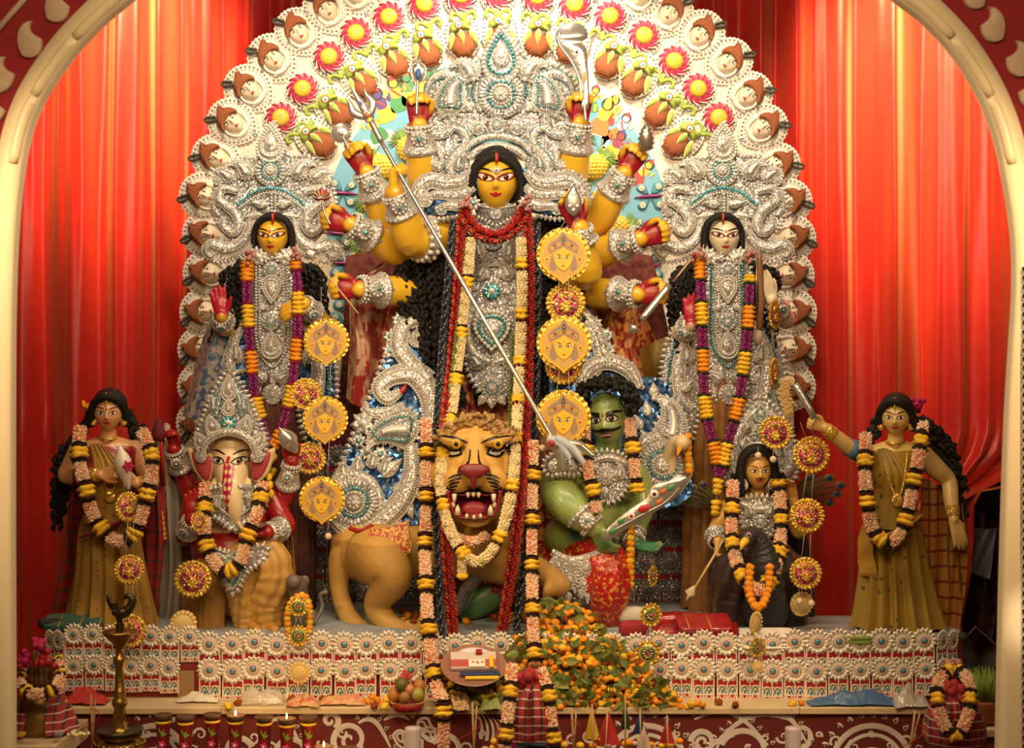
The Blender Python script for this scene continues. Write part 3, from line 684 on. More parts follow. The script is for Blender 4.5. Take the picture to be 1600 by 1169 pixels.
# painted paper band
SKY = mat('sky blue painted paper', (.13, .36, .52), .6, var=(3, (.18, .42, .56), .3))
b = MB(); t = np.linspace(0, PI, 60)
oo = np.c_[776-262*np.cos(t)*1.02, 352-246*np.sin(t)]; ii = np.c_[776-150*np.cos(t), 352-120*np.sin(t)]
V = np.concatenate((np.c_[oo, np.full(60, 8)], np.c_[ii, np.full(60, 8)])); b.add(V, quads(2, 60)); band_o = b.build('painted_paper_band', SKY, chal, px=CY_, smooth=False)
PC = [mat('print '+n, c, .6) for n, c in (('yellow', (.78, .48, .05)), ('green', (.06, .25, .09)), ('violet', (.09, .06, .22)), ('orange', (.70, .20, .05)), ('white', (.78, .74, .68)), ('red', (.50, .05, .05)), ('black', (.03, .02, .02)), ('grey', (.18, .22, .28)))]
def printed(px, py, sc, skin, robe, a=0.0, flip=1, crown=5, mount=None):
    """flat printed figure: robe, torso, arms, head, crown"""
    b = MB(); z = [8.4]
    def pl(pts, m):
        z[0] += .15; q = rot2(np.array(pts, float)*np.array((flip, -1))*sc, a)+np.array((px, py)); b.prism(q, z[0]-.1, z[0], m)
    if mount is not None: pl(cr([(-26, -22), (-20, -8), (0, -12), (18, -10), (26, -4), (32, -12), (24, -22), (20, -38), (14, -38), (12, -26), (-10, -26), (-14, -40), (-20, -40)], 3, True), mount)
    pl(cr([(-9, 2), (9, 2), (16, -16), (10, -22), (-12, -22), (-16, -12)], 3, True), robe)
    pl(cr([(-8, 18), (8, 18), (7, 2), (-7, 2)], 3, True), skin)
    for s_ in (-1, 1): pl([(s_*7, 17), (s_*17, 8), (s_*20, 20), (s_*16, 21), (s_*14, 12), (s_*7, 12)], skin)
    pl([(-8, 16), (-5, 18), (8, 2), (4, 2)], crown); pl(circ(0, 27, 10, 12), 6); pl(circ(0, 25, 6.5, 12), skin)
    pl([(-6, 30), (6, 30), (3, 36), (0, 42), (-3, 36)], crown)
    b.build('printed_figure', PC, band_o, px=CY_, smooth=False)
for q in ((600, 172, .95, 2, 0, -.4, 1, 5), (622, 155, .95, 0, 1, -.3, 1, 5), (640, 146, .9, 1, 0, -.2, 1, 3, None), (588, 205, .9, 0, 1, -.5, -1, 5, 4), (560, 245, .8, 0, 1, -.7, 1, 5, 7), (666, 128, .8, 1, 0, -.1, 1, 5), (575, 268, .7, 0, 3, -.6, 1, 4),
          (940, 190, 1.0, 0, 3, .35, 1, 0, 4), (952, 178, .8, 0, 5, .4, -1, 0), (968, 205, .8, 4, 3, .5, 1, 5, 7), (893, 150, .8, 0, 1, .2, 1, 1), (985, 262, .9, 4, 3, .7, -1, 5, 7), (1000, 275, .8, 0, 5, .7, 1, 5), (925, 160, .7, 0, 1, .3, -1, 5), (960, 232, .8, 5, 0, .5, 1, 2, 4)): printed(*q)
# pineapples, butterflies
PINE = mat('pineapple yellow', (.72, .50, .04), .5, var=(50, (.60, .38, .03), .2)); PING = mat('pineapple green', (.10, .22, .04), .5, var=(40, (.22, .34, .06), .2))
def pine_mesh():
    b = MB(); o = circ(0, 0, 20, 26, 23); b.puff(o, 14, 0, 0)
    for i in range(-5, 6):
        for j in range(-6, 7):
            x = (i+.5*(j % 2))*6.6; y = j*4.4
            if (x/19)**2+(y/22)**2 < .9:
                z = 14*math.sqrt(max(.03, 1-(x/21)**2-(y/24)**2)); V2 = MB(); b.puff([(x-3, y), (x, y-3.6), (x+3, y), (x, y+3.6)], 1.6, z-.4, 0, rings=((1, 0), (.7, 1))); b.dots([(x, y, z+1.4)], .7, 1)
    g = MB()
    for k in range(15):
        a = (k-7)*.21; sp = np.array([(math.sin(a)*t*(14+k % 3*2)+a*6*t*t, 18+t*20*math.cos(a)) for t in np.linspace(0, 1, 7)]); g.sweep(sp, 2.5*(1-np.linspace(0, .95, 7)**2), 2.2, 7-abs(a)*2, 0, 5)
    for k in range(5): g.puff(rot2(leafshape(13, 4, 7), -PI/2+(k-2)*.5)+np.array(((k-2)*5, -18)), 2, 2, 0)
    return tmesh(b, 'pineapple', [PINE, PEARL]), tmesh(g, 'pineapple_leaves', [PING])
PN = pine_mesh()
for px, py, a in ((596, 262, -1.0), (590, 325, -1.2), (582, 385, -1.5), (640, 235, -.6), (930, 262, .9), (945, 312, 1.15), (962, 356, 1.5), (968, 412, 1.5), (900, 232, .5), (585, 440, -1.5), (968, 466, 1.5)):
    po = cput('pineapple', PN[0], px, py, a, 1.0, z=6); ORG[put('pineapple_leaves', PN[1], po)] = ORG[chal]
BFLY = mat('teal blue paint', (.045, .20, .26), .5, var=(50, (.07, .27, .33), .25)); PURP = mat('purple lacquer', (.22, .01, .13), .3)
def fly_mesh():
    wg = []
    for s_ in (-1, 1):
        for (o, c) in (([(2, 2), (8, 22), (18, 26), (25, 20), (22, 8), (12, 3)], (15, 15)), ([(2, -2), (12, -3), (21, -9), (22, -18), (15, -23), (8, -17)], (14, -13))):
            b = MB(); q = cr(np.array(o, float)*np.array((s_, 1)), 4, True); b.puff(q, 3.5, 1, 0, rings=((1, 0), (.92, .8), (.6, 1)))
            b.puff(circ(c[0]*s_, c[1], 5.4, 12), 1.6, 4.2, 1); k = np.arange(10)*2*PI/10; b.dots(np.c_[c[0]*s_+4.2*np.cos(k), c[1]+4.2*np.sin(k), np.full(10, 5.4)], 1.3, 1); b.dots([(c[0]*s_, c[1], 6)], 1.6, 2); b.sweep(np.vstack((q, q[:1])), .5, .9, 1.4, 1, 3)
            wg.append(tmesh(b, 'butterfly_wing', [BFLY, mat('butterfly spot', (.66, .66, .56), .5), PINE]))
    b = MB(); b.sweep(np.array([(0, -26), (0, -10), (0, 10), (0, 20)], float), [.6, 3, 3.4, 1.2], 5, 3, 0)
    return tmesh(b, 'butterfly', [PURP]), wg
BF = fly_mesh()
for px, py, a in ((537, 303, -1.5), (532, 366, -1.5), (540, 412, -1.6), (545, 462, -1.6), (1015, 308, 1.5), (1010, 362, 1.6), (1012, 415, 1.6), (1010, 462, 1.6), (540, 510, -1.6), (1014, 510, 1.6)):
    bo = cput('butterfly', BF[0], px, py, a, .95, z=6)
    for q in BF[1]: ORG[put('butterfly_wing', q, bo)] = ORG[chal]
# dark lower panel of silver rosettes on red, behind the lion
lowp = thing('rosette_panel', 'dark red panel set with rows of silver rosettes behind the lion and the green demon', 'panel', P(790, 985, .6))
b = MB(); b.box((430, 690, -8), (1150, 990, -1)); b.build('panel_board', mat('dark red board', (.16, .01, .016), .8), lowp, smooth=False, px=.6)
TILD = tile_mesh(38, 46, True)
for i in range(18):
    for j in range(7):
        px = 448+i*40+(j % 2)*6; py = 712+j*42
        if 560 < px < 860 and py < 880: continue
        t = put('lace_tile', TILD, lowp, P(px, py, .6)-ORG[lowp], (0, 0, 0), s_at(.6)*.98); r = put('rosette', ROSD, t, (0, -1.5, 0)); ORG[r] = ORG[lowp]
# ---------------------------------------------------------------- figures: bodies, hands, faces, hair
def attr_mat(name, rough=.35, spec=.5, coat=.3):
    m = bpy.data.materials.new(name); m.use_nodes = True; nt = m.node_tree
    a = nt.nodes.new('ShaderNodeAttribute'); a.attribute_name = 'paint'; b = nt.nodes['Principled BSDF']
    nt.links.new(a.outputs['Color'], b.inputs['Base Color']); b.inputs['Roughness'].default_value = rough; b.inputs['Specular IOR Level'].default_value = spec
    b.inputs['Coat Weight'].default_value = coat; b.inputs['Coat Roughness'].default_value = .15
    tc = nt.nodes.new('ShaderNodeTexCoord'); n = nt.nodes.new('ShaderNodeTexNoise'); n.inputs['Scale'].default_value = 45; nt.links.new(tc.outputs['Object'], n.inputs['Vector'])
    bp = nt.nodes.new('ShaderNodeBump'); bp.inputs['Strength'].default_value = .12; bp.inputs['Distance'].default_value = .01; nt.links.new(n.outputs['Fac'], bp.inputs['Height']); nt.links.new(bp.outputs['Normal'], b.inputs['Normal'])
    return m
PAINT = attr_mat('painted clay skin'); MATTE = attr_mat('painted matte clay', .55, .3, 0.0)

def chain(pts, rad, sub=9):
    """closed limb: smooth tapered tube with round ends"""
    q = np.c_[np.array(pts, float), np.array(rad, float)]
    return ('chain', cr(q, sub) if len(q) > 2 else resample(q, n=sub+2))
def blob(c, r, rot=None): return ('ell', np.array(c, float), np.array(r, float)*np.ones(3), rot)
HANDS = []
def hand(wrist, d, n, size, curl=(.3, .4, .3), side=1, spread=.10, thumb=.5, wr=.17):
    """wrist point, direction to the fingers, palm normal; side: where the thumb leaves (+1 along d x n)"""
    d = nrm(d); n = nrm(np.array(n, float)-d*(d@np.array(n, float))); l = np.cross(d, n); w_ = np.array(wrist, float); s = size
    out = []; L = (.36, .41, .38, .30)
    for i in range(4):
        o = (1.5-i)*side                                    # index finger next to the thumb
        k = w_+d*s*(.50-.025*abs(i-1.2))+l*o*s*.108
        out.append(('chain', resample(np.array([np.r_[w_+l*o*s*.06+d*s*.02, s*wr*.55], np.r_[k, s*.083]]), n=4)))
        u = nrm(d+l*o*spread); p = k; pts = [np.r_[p, s*.078]]; a = 0
        cl = curl[i] if isinstance(curl[0], (tuple, list)) else curl
        for j, f in enumerate((.46, .31, .23)):
            a += cl[j]; v = u*math.cos(a)+n*math.sin(a); p = p+v*L[i]*s*f; pts.append(np.r_[p, s*(.070, .062, .048)[j]])
        out.append(('chain', np.array(pts)))
    b0 = w_+d*s*.12+l*side*s*.12; v1 = nrm(d*.75+l*side*.75+n*.25); v2 = nrm(d*1.0+l*side*(.55-thumb)+n*(.2+thumb))
    p1 = b0+v1*s*.20; p2 = p1+v2*s*.16; p3 = p2+nrm(v2+n*thumb*.4-l*side*thumb*.3)*s*.12
    out.append(('chain', np.array([np.r_[b0, s*.10], np.r_[p1, s*.085], np.r_[p2, s*.07], np.r_[p3, s*.05]])))
    out.append(blob(w_+d*s*.28+n*s*.02, (s*.21, s*.10, s*.30), np.stack((l, n, d), 1)))
    HANDS.append((w_+d*s*.5, n, s))
    return out
def head_shape(c, w_, R, style='devi'):
    V, Fc = sphere(56, 40); V = V.copy()
    x, y, z = V[:, 0].copy(), V[:, 1].copy(), V[:, 2].copy()
    lo = np.clip(-z, 0, 1)
    X = x*(1-(.40 if style != 'asura' else .25)*lo**1.5); Y = y*1.12*(1-.12*lo**2); Z = z*1.38
    fr = np.clip(-y, 0, 1)**1.5
    g = lambda x0, z0, a, c_: np.exp(-((X-x0)/a)**2-((Z-z0)/c_)**2)*fr
    Y -= .20*g(0, -.28, .13, .12)+.12*g(0, -.08, .10, .25)+.05*g(0, -.62, .22, .10)+.05*g(0, -1.0, .22, .18)
    Y += .075*g(-.40, .08, .26, .17)+.075*g(.40, .08, .26, .17)-.03*g(-.5, -.42, .25, .25)-.03*g(.5, -.42, .25, .25)
    Y += .04*g(0, -.47, .1, .06)
    V = np.stack((X, Y, Z), 1)*w_
    return ('mesh', V@np.array(R).T+np.array(c), Fc)
def rot_head(yaw=0, tilt=0, roll=0):
    """yaw>0 turns the face to the viewer's right, tilt>0 looks down, roll>0 leans the crown to the right"""
    return rotm('Y', roll)@rotm('Z', yaw)@rotm('X', tilt)
class Fig: pass
def figure(name, blobs, parent, base, paints=(), voxel=.006, material=None, smooth=4, extra=None):
    b = MB()
    for q in blobs:
        if q[0] == 'chain':
            p = q[1]; b.tube(p[:, :3], p[:, 3], 20); b.dots(p[[0, -1], :3], p[[0, -1], 3]*.999, 0, BALLH)
        elif q[0] == 'ell': b.stamp(BALLH, ell(q[1], q[2], q[3]))
        else: b.add(q[1], q[2])
    org = ORG[parent]; me = b.mesh('raw', PAINT, org=org)
    o = bpy.data.objects.new('raw', me); COL.objects.link(o)
    r = o.modifiers.new('r', 'REMESH'); r.mode = 'VOXEL'; r.voxel_size = voxel
    sm = o.modifiers.new('s', 'SMOOTH'); sm.factor = .5; sm.iterations = smooth+3
    dg = bpy.context.evaluated_depsgraph_get(); m2 = bpy.data.meshes.new_from_object(o.evaluated_get(dg))
    bpy.data.objects.remove(o); bpy.data.meshes.remove(me)
    m2.name = name; m2.materials.clear(); m2.materials.append(material or PAINT)
    n = len(m2.vertices); co_ = np.zeros(n*3, np.float32); m2.vertices.foreach_get('co', co_); V = co_.reshape(-1, 3)+org
    nn = np.zeros(n*3, np.float32); m2.vertices.foreach_get('normal', nn); NN = nn.reshape(-1, 3)
    C = np.ones((n, 4)); C[:, :3] = base
    for q in paints:
        c, r_, col = np.array(q[0]), q[1], np.array(q[2]); dd = np.linalg.norm((V-c)/(np.array(r_)*np.ones(3)), axis=1)
        wgt = np.clip((1.15-dd)/(q[3] if len(q) > 3 else .3), 0, 1)
        if len(q) > 4 and q[4] is not None:
            wgt = wgt*np.clip((NN@np.array(q[4])+.35)/.35, 0, 1)*np.clip((.040-((V-c)@np.array(q[4])-.0))/.012, 0, 1)
        C[:, :3] += (col-C[:, :3])*wgt[:, None]
    if extra is not None: C[:, :3] = extra(V, NN, C[:, :3])
    at = m2.attributes.new('paint', 'FLOAT_COLOR', 'POINT'); at.data.foreach_set('color', C.astype(np.float32).ravel())
    m2.polygons.foreach_set('use_smooth', np.ones(len(m2.polygons), bool)); m2.update()
    ob = put(name, m2, parent)
    f = Fig(); f.o = ob; f.V = V; pl = [tuple(p.vertices) for p in m2.polygons]
    f.bvh = BVHTree.FromPolygons([Vector(v) for v in V], pl); f.parent = parent
    return f
def decal(fig, name, mt, up, lo, c, R, w_, off=.0012, k=4, parent=None):
    """paint layer lying on the face between two curves given in face units"""
    up, lo = np.array(up, float), np.array(lo, float); n = len(up); b = MB(); V = []; R = np.array(R); d = R@np.array((0, 1, 0))
    for j in range(k+1):
        for i in range(n):
            u, v = up[i]*(1-j/k)+lo[i]*(j/k)
            o = np.array(c)+R@np.array((u*w_, -2.2*w_, v*w_))
            h = fig.bvh.ray_cast(Vector(o), Vector(d))
            p = np.array(h[0]) if h[0] is not None else o+d*1.4*w_
            V.append(p-d*off)
    b.add(V, quads(k+1, n), 0)
    return b.build(name, mt, parent or fig.o)
def arc_pair(cx, cz, r, n=10, rz=None):
    t = np.linspace(-1, 1, n); h = np.sqrt(np.maximum(0, 1-t*t))*(rz or r)
    return np.c_[cx+t*r, cz+h], np.c_[cx+t*r, cz-h]
REDLID = mat('red eyelid paint', (.42, .04, .03), .4); LIPR = mat('crimson lip paint', (.48, .02, .03), .3)
def face(fig, c, R, w_, style='devi', bindi=True):
    D_ = lambda nm, mt, u, l, off=.0012, k=4, parent=None: decal(fig, nm, mt, u, l, c, R, w_, off, k, parent)
    t = np.linspace(-1, 1, 13)
    devi = style == 'devi'
    for s in (-1, 1):
        if style == 'asura': ex, ez, L, H, sl = .42, .10, .27, .19, -.02
        elif devi: ex, ez, L, H, sl = .47, .10, .42, .17, .17
        else: ex, ez, L, H, sl = .42, .06, .27, .135, .05
        def eye(L, H, px_=1.0, dz=0):
            x = ex+t*L; sh = sl*(t*.7+(.3*t*t if devi else 0)); hu = H*(1-np.abs(t)**1.8)**.7; hl = H*.62*(1-np.abs(t)**2.0)
            return np.c_[s*x, ez+sh+hu+dz], np.c_[s*x, ez+sh-hl+dz]
        o1 = D_('eye_outline', BLACKP, *eye(L*1.16, H*1.32), off=.0010)
        if devi: D_('eyelid', REDLID, *eye(L*1.0, H*1.06), off=.0016, parent=o1)
        e = D_('eye', WHITEP, *eye(L*(.74 if devi else .95), H*.88), off=.0022)
        D_('iris', EYEB, *arc_pair(s*(ex-.02), ez+.03, H*.72), off=.0028, parent=e); D_('eye_glint', WHITEP, *arc_pair(s*(ex-.02)-.03, ez+.08, H*.18, 6), off=.0034, parent=e)
        # brow
        if style == 'asura': bx = np.c_[s*(.16+.72*(t+1)/2), .36+.30*((t+1)/2)-.18*((t+1)/2)**2*1.6]; bw = .11*(1-.6*((t+1)/2))
        elif devi: bx = np.c_[s*(.12+.80*(t+1)/2), .36+.26*((t+1)/2)**.8-.05*((t+1)/2)**3]; bw = .045*np.sin(np.linspace(.5, 3.0, 13))+.004
        else: bx = np.c_[s*(.14+.60*(t+1)/2), .31+.15*np.sin((t+1)/2*2.2)]; bw = .034*np.sin(np.linspace(.6, 3.0, 13))+.004
        D_('eyebrow', BLACKP, bx+np.c_[0*t, bw], bx-np.c_[0*t, bw], k=2)
    m_ = .27 if devi else .30
    if style not in ('asura', 'animal'):
        ul = np.c_[t*m_, -.58+.055*(1-np.abs(t))+.03*np.cos(t*7)*(1-t*t)+.04*t*t]; ml = np.c_[t*m_, -.62+.045*t*t]; ll = np.c_[t*m_, -.62-.10*(1-t*t)+.045*t*t]
        D_('lips', LIPR, ul, ll); 
        for s in (-1, 1): D_('nostril', REDP, *arc_pair(s*.07, -.335, .03, 6, .018), k=1)
        if bindi:
            D_('forehead_mark', REDP, *arc_pair(0, .34, .07, 8, .10)); D_('chin_mark', BLACKP, *arc_pair(.0, -.98, .02, 6)) if devi else None
    return
def put_tube(parent, name, pts, rad, mt, n=8, **k): return MB().tube(pts, rad, n, **k).build(name, mt, parent)
def hairlocks(parent, paths, r, seed=0, name='hair', wob=.35, freq=9.0, material=None, extra=None):
    """curly locks: wavy tubes along world paths"""
    rg = np.random.default_rng(seed); b = extra or MB()
    for p in paths:
        q = resample(cr(p, 6), r*.55); n = len(q); t = np.gradient(q, axis=0); t /= np.linalg.norm(t, axis=1)[:, None]
        a = np.cumsum(np.full(n, freq*.14*rg.uniform(.7, 1.3)))+rg.uniform(0, 6)
        x = np.cross(t, (0.3, 1, .2)); x /= np.linalg.norm(x, axis=1)[:, None]; y = np.cross(t, x)
        q = q+r*wob*(np.cos(a)[:, None]*x+np.sin(a*1.1)[:, None]*y)
        rr = r*(.62+.22*np.sin(a*1.6)+rg.uniform(-.1, .1, n)); rr[-3:] *= (.8, .5, .2)
        b.tube(q, rr, 6)
    return b.build(name, material or BLACKH, parent)
def loft(parent, name, secs, mt, n=96, pleats=0, amp=0.0, seed=0, sub=6, open_=None, slot=None, phase=None):
    """garment: elliptical rings (x, y, z, rx, ry, pleat amount) with pleats"""
    q = cr(np.array(secs, float), sub); a = np.linspace(0, 2*PI, n, endpoint=False); rg = np.random.default_rng(seed); ph = rg.uniform(0, 6.28, 3)
    V = []
    for (x, y, z, rx, ry, k) in q:
        pl = 1+k*(amp or .08)*(np.sin(pleats*a+ph[0]+(phase or 0)*z)+.5*np.sin((pleats*.53)*a+ph[1]+3*z)+.35*np.sin(pleats*1.7*a+ph[2]))
        V.append(np.c_[x+rx*pl*np.sin(a), y-ry*pl*np.cos(a), np.full(n, z)+.012*k*np.sin(5*a+ph[1])])
    b = MB(); b.add(np.vstack(V), quads(len(q), n, cv=True))
    return b.build(name, mt, parent)
def sheet(parent, name, rows, mt, sub=6, thick=None, nu=None, ruffle=None):
    """cloth: a grid through rows of world points"""
    R_ = np.array([cr(np.array(r, float), sub) for r in rows]); R_ = np.stack([cr(R_[:, j], sub) for j in range(R_.shape[1])], 1)
    if ruffle:
        nr, nc = R_.shape[:2]; tt = np.linspace(0, 1, nc)[None, :]; ss = np.linspace(0, 1, nr)[:, None]
        R_[..., 1] += ruffle[1]*(np.sin(tt*ruffle[0]*2*PI+ss*2)+.5*np.sin(tt*ruffle[0]*4.6*PI+ss*4))
    b = MB(); b.add(R_.reshape(-1, 3), quads(*R_.shape[:2])); o = b.build(name, mt, parent)
    return o

# ---------------------------------------------------------------- silver ornaments (each piece is an object of its own)
class Orn:
    def __init__(s, parent, y, warp=None, k=1.0, mats=None): s.p, s.y, s.w, s.k, s.m = parent, y, warp, k, mats or ORN
    def out(s, b, name): return b.build(name, s.m, s.p, px=s.y, warp=s.w)
    def plate(s, poly, z=0, th=3, m=4, name='ground_plate', n=None, sub=3, closed=True, bev=1.2):
        q = cr(poly, sub, True); b = MB(); b.prism(q, z-th, z, m, bev=bev)
        # fine enough for a warp: replace cap by a fan of rings
        if s.w is not None:
            c = q.mean(0); b = MB(); V = np.concatenate([np.c_[c+(q-c)*f, np.full(len(q), z)] for f in np.linspace(1, .02, 14)]); b.add(V, quads(14, len(q), cv=True), m)
        return s.out(b, name)
    def edge(s, poly, step=9, r=3.4, z=0, m=0, closed=True, name='leaf_edging', sub=4, rows=2):
        q = cr(poly, sub, closed); q = np.vstack((q, q[:1])) if closed else q
        q = resample(q, step); t = np.gradient(q, axis=0); t /= np.linalg.norm(t, axis=1)[:, None]; b = MB()
        ar = np.sum(q[:-1, 0]*q[1:, 1]-q[1:, 0]*q[:-1, 1]); sg = 1 if ar > 0 else -1
        for p, u in zip(q[:-1] if closed else q, t):
            a = math.atan2(-u[0]*sg, u[1]*sg)
            o = rot2(leafshape(r*3.2, r*1.15, 6), a)+p-np.array((math.cos(a), math.sin(a)))*r*.8
            b.puff(o, r*.5, z, m, rings=((1, 0), (.75, .8)))
            if rows > 1: b.dots([(p[0]+math.cos(a)*r*.6, p[1]+math.sin(a)*r*.6, z+r*.55)], r*.38, 2)
        ob = s.out(b, name); ob['kind'] = 'stuff'; return ob
    def beads(s, pts, r=1.6, step=None, z=2, m=2, sub=6, name='bead_string', closed=False):
        q = resample(cr(pts, sub, closed), step or r*2.0); b = MB(); b.dots(np.c_[q, np.full(len(q), z)], r, m)
        ob = s.out(b, name); ob['kind'] = 'stuff'; return ob
    def rosette(s, cx, cy, r, z=2, m2=1, name='rosette', n=None):
        b = MB(); n = n or max(10, int(r*.9)); b.puff(circ(cx, cy, r*.98, 30), r*.16, z, 0, rings=((1, 0), (.95, .6), (.8, .8)))
        for i in range(n):
            a = 2*PI*i/n; o = rot2(leafshape(r*.48, r*.13, 6), a)+np.array((cx, cy))+np.array((math.cos(a), math.sin(a)))*r*.56
            b.puff(o, r*.10, z+r*.10, 0 if i % 2 else 4, rings=((1, 0), (.7, 1)))
        def ring(R, rr, m, zz):
            k = max(8, int(2*PI*R/(rr*2.0))); a = np.arange(k)*2*PI/k; b.dots(np.c_[cx+R*np.cos(a), cy+R*np.sin(a), np.full(k, zz)], rr, m)
        ring(r*.93, r*.07, 2, z+r*.08); ring(r*.56, r*.085, m2, z+r*.2); ring(r*.40, r*.06, 2, z+r*.24)
        b.puff(circ(cx, cy, r*.36, 18), r*.22, z+r*.12, 0); ring(r*.2, r*.07, 2, z+r*.32); b.dots([(cx, cy, z+r*.34)], r*.11, 2)
        return s.out(b, name)
    def drop(s, cx, cy, L, W, a=0.0, z=2, m2=1, name='drop_pendant'):
        """concentric teardrop, round end at the centre, tip along angle a (0 = up)"""
        b = MB(); t = np.linspace(0, 2*PI, 40, endpoint=False)
        base = np.c_[W*np.sin(t)*np.sin(t/2)**.9, -(-np.cos(t)*.5+.0)*-1*L]
        o = np.c_[W*1.15*np.sin(t)*np.sin(t/2), .5*L*np.cos(t)]*np.array((1, -1)); f = lambda k: rot2(o*k, a)+np.array((cx, cy))
        b.puff(f(1), W*.2, z, 0); q = resample(np.vstack((f(.9), f(.9)[:1])), W*.20); b.dots(np.c_[q[:-1], np.full(len(q)-1, z+W*.16)], W*.12, 2)
        q = resample(np.vstack((f(.66), f(.66)[:1])), W*.17); b.dots(np.c_[q[:-1], np.full(len(q)-1, z+W*.22)], W*.10, m2)
        b.puff(f(.5), W*.22, z+W*.1, 0); b.puff(f(.18), W*.12, z+W*.3, 2)
        return s.out(b, name)
    def paisley(s, cx, cy, L, W, a=0.0, flip=1, z=2, curl=1.3, m2=1, name='paisley', scal=True):
        sp, wv = paisley_outline(L, W, curl, 26); sp = (sp-sp[5])*np.array((flip, -1)); tr = lambda q: rot2(q, a)+np.array((cx, cy))
        b = MB(); P_ = tr(sp); b.sweep(P_, wv*1.0, W*.34, z, 0, 9); o = tr(band(sp, wv)); q = resample(np.vstack((o, o[:1])), W*.15)
        b.dots(np.c_[q[:-1], np.full(len(q)-1, z+W*.08)], W*.085, 2)
        i_ = slice(3, 20); b.sweep(P_[i_]*.9+P_[8]*.1, wv[i_]*.55, W*.30, z+W*.22, 4, 7)
        oi = tr(band(sp[i_], wv[i_]*.66)); q = resample(np.vstack((oi, oi[:1])), W*.16); b.dots(np.c_[q[:-1], np.full(len(q)-1, z+W*.36)], W*.075, m2)
        b.sweep(P_[5:16], wv[5:16]*.25, W*.22, z+W*.42, 2, 7)
        b.dots([(*P_[-1], z+W*.2)], W*.16, 2)
        if scal:
            ce = P_[6]; q = resample(np.vstack((o, o[:1])), W*.36)
            for p in q[:-1]:
                u = p-ce; aa = math.atan2(u[1], u[0]); b.puff(rot2(leafshape(W*.34, W*.15, 5), aa)+p-.06*u, W*.1, z-1, 0, rings=((1, 0), (.7, 1)))
        return s.out(b, name)
    def scroll(s, pts, wd, z=2, h=None, m=0, beads=(-.92, 0, .92), bm=(2, 0, 2), name='scroll', sub=8, ridges=True):
        q = cr(pts, sub); w_ = np.interp(np.linspace(0, 1, len(q)), np.linspace(0, 1, len(wd)), wd) if not np.isscalar(wd) else np.full(len(q), wd)
        mx = w_.max(); h = h or mx*.7; b = MB(); b.sweep(q, w_, h, z, m, 9)
        t = np.gradient(q, axis=0); t /= np.linalg.norm(t, axis=1)[:, None]; nn = np.c_[-t[:, 1], t[:, 0]]
        for k, mm in zip(beads, bm):
            path = np.c_[q+nn*(w_*k)[:, None], z+h*np.sqrt(max(0, 1-k*k))*(w_/mx)**.6]
            pr = resample(path, max(1.8, mx*.24)); b.dots(pr, np.clip(mx*.13, .9, 2.4), mm)
        return s.out(b, name)
    def leaf(s, cx, cy, L, W, a=0.0, z=2, m=0, name='leaf_ornament'):
        """pointed leaf from its base along angle a (0 = right, clockwise in the picture)"""
        b = MB(); o = leafshape(L, W, 10); b.puff(rot2(o, a)+np.array((cx, cy)), W*.45, z, m); c = np.array((L*.42, 0))
        q = rot2((np.vstack((o, o[:1]))-c)*.8+c, a)+np.array((cx, cy)); q = resample(q, max(2, W*.26)); b.dots(np.c_[q[:-1], np.full(len(q)-1, z+W*.25)], max(.8, W*.11), 2)
        b.sweep(rot2(np.array([(L*.12, 0), (L*.5, 0), (L*.85, 0)]), a)+np.array((cx, cy)), W*.12, W*.2, z+W*.42, 2, 5)
        return s.out(b, name)
    def flower(s, cx, cy, r, n=7, z=2, m=0, name='foil_flower', m2=1):
        b = MB()
        for i in range(n):
            a = 2*PI*i/n+.3; b.puff(rot2(leafshape(r, r*.36, 7), a)+np.array((cx, cy)), r*.2, z+.3*(i % 2), m)
        b.puff(circ(cx, cy, r*.36, 14), r*.25, z+r*.12, m2); b.dots([(cx, cy, z+r*.4)], r*.16, 2)
        return s.out(b, name)
def cuff(parent, p0, p1, r0, r1, name='arm_cuff', gem=True, fan=None):
    """foil bracelet round a limb from p0 to p1 with a jewelled plate towards the viewer"""
    p0, p1 = np.array(p0, float), np.array(p1, float); d = nrm(p1-p0); L = np.linalg.norm(p1-p0); R = align(d, (0, -1, .01)); b = MB()
    prof = [(r0*1.02, 0), (r0*1.22, .02*L), (r0*1.22, .12*L), (r0*1.1, .14*L), (r0*1.12, .24*L), ((r0*.5+r1*.5)*1.12, .5*L), (r1*1.16, .78*L), (r1*1.25, .80*L), (r1*1.25, L*.9), (r1*1.05, L)]
    b.lathe(prof, 24, 0, T(p0, 1, R))
    for f in (.07, .19, .85):
        a = np.arange(18)*2*PI/18; rr = (r0*(1-f)+r1*f)*1.2; V = np.c_[rr*np.cos(a), rr*np.sin(a), np.full(18, f*L)]@R.T+p0; b.dots(V, rr*.13, 2)
    if gem:                                              # rosette plus leaf fan on the viewer's side
        vx = nrm(np.array((0, -1.0, 0))-d*(-d[1])); lx = np.cross(d, vx)
        c = p0+d*L*.38+vx*(r0+r1)*.56
        Rm = np.stack((lx, d, vx), 1); q = MB(); rr = max(r0, r1)*.62
        q.puff(circ(0, 0, rr, 18), rr*.4, 0, 0); k = np.arange(10)*2*PI/10; q.dots(np.c_[rr*.72*np.cos(k), rr*.72*np.sin(k), np.full(10, rr*.25)], rr*.2, 2); q.dots([(0, 0, rr*.42)], rr*.28, 1)
        for i in range(-3, 4):
            a = PI/2+i*.42; q.puff(rot2(leafshape(rr*1.5, rr*.36, 6), a)+np.array((i*rr*.18, rr*.75)), rr*.22, -rr*.05, 0)
        for i in range(-2, 3): q.puff(rot2(leafshape(rr*1.2, rr*.3, 6), PI/2+i*.3)+np.array((i*rr*.12, rr*1.6-abs(i)*rr*.25)), rr*.2, -rr*.12, 0)
        V = np.vstack(q.V)@Rm.T+c; b.add(V, np.vstack(q.F), np.concatenate(q.M))
    return b.build(name, ORN, parent)

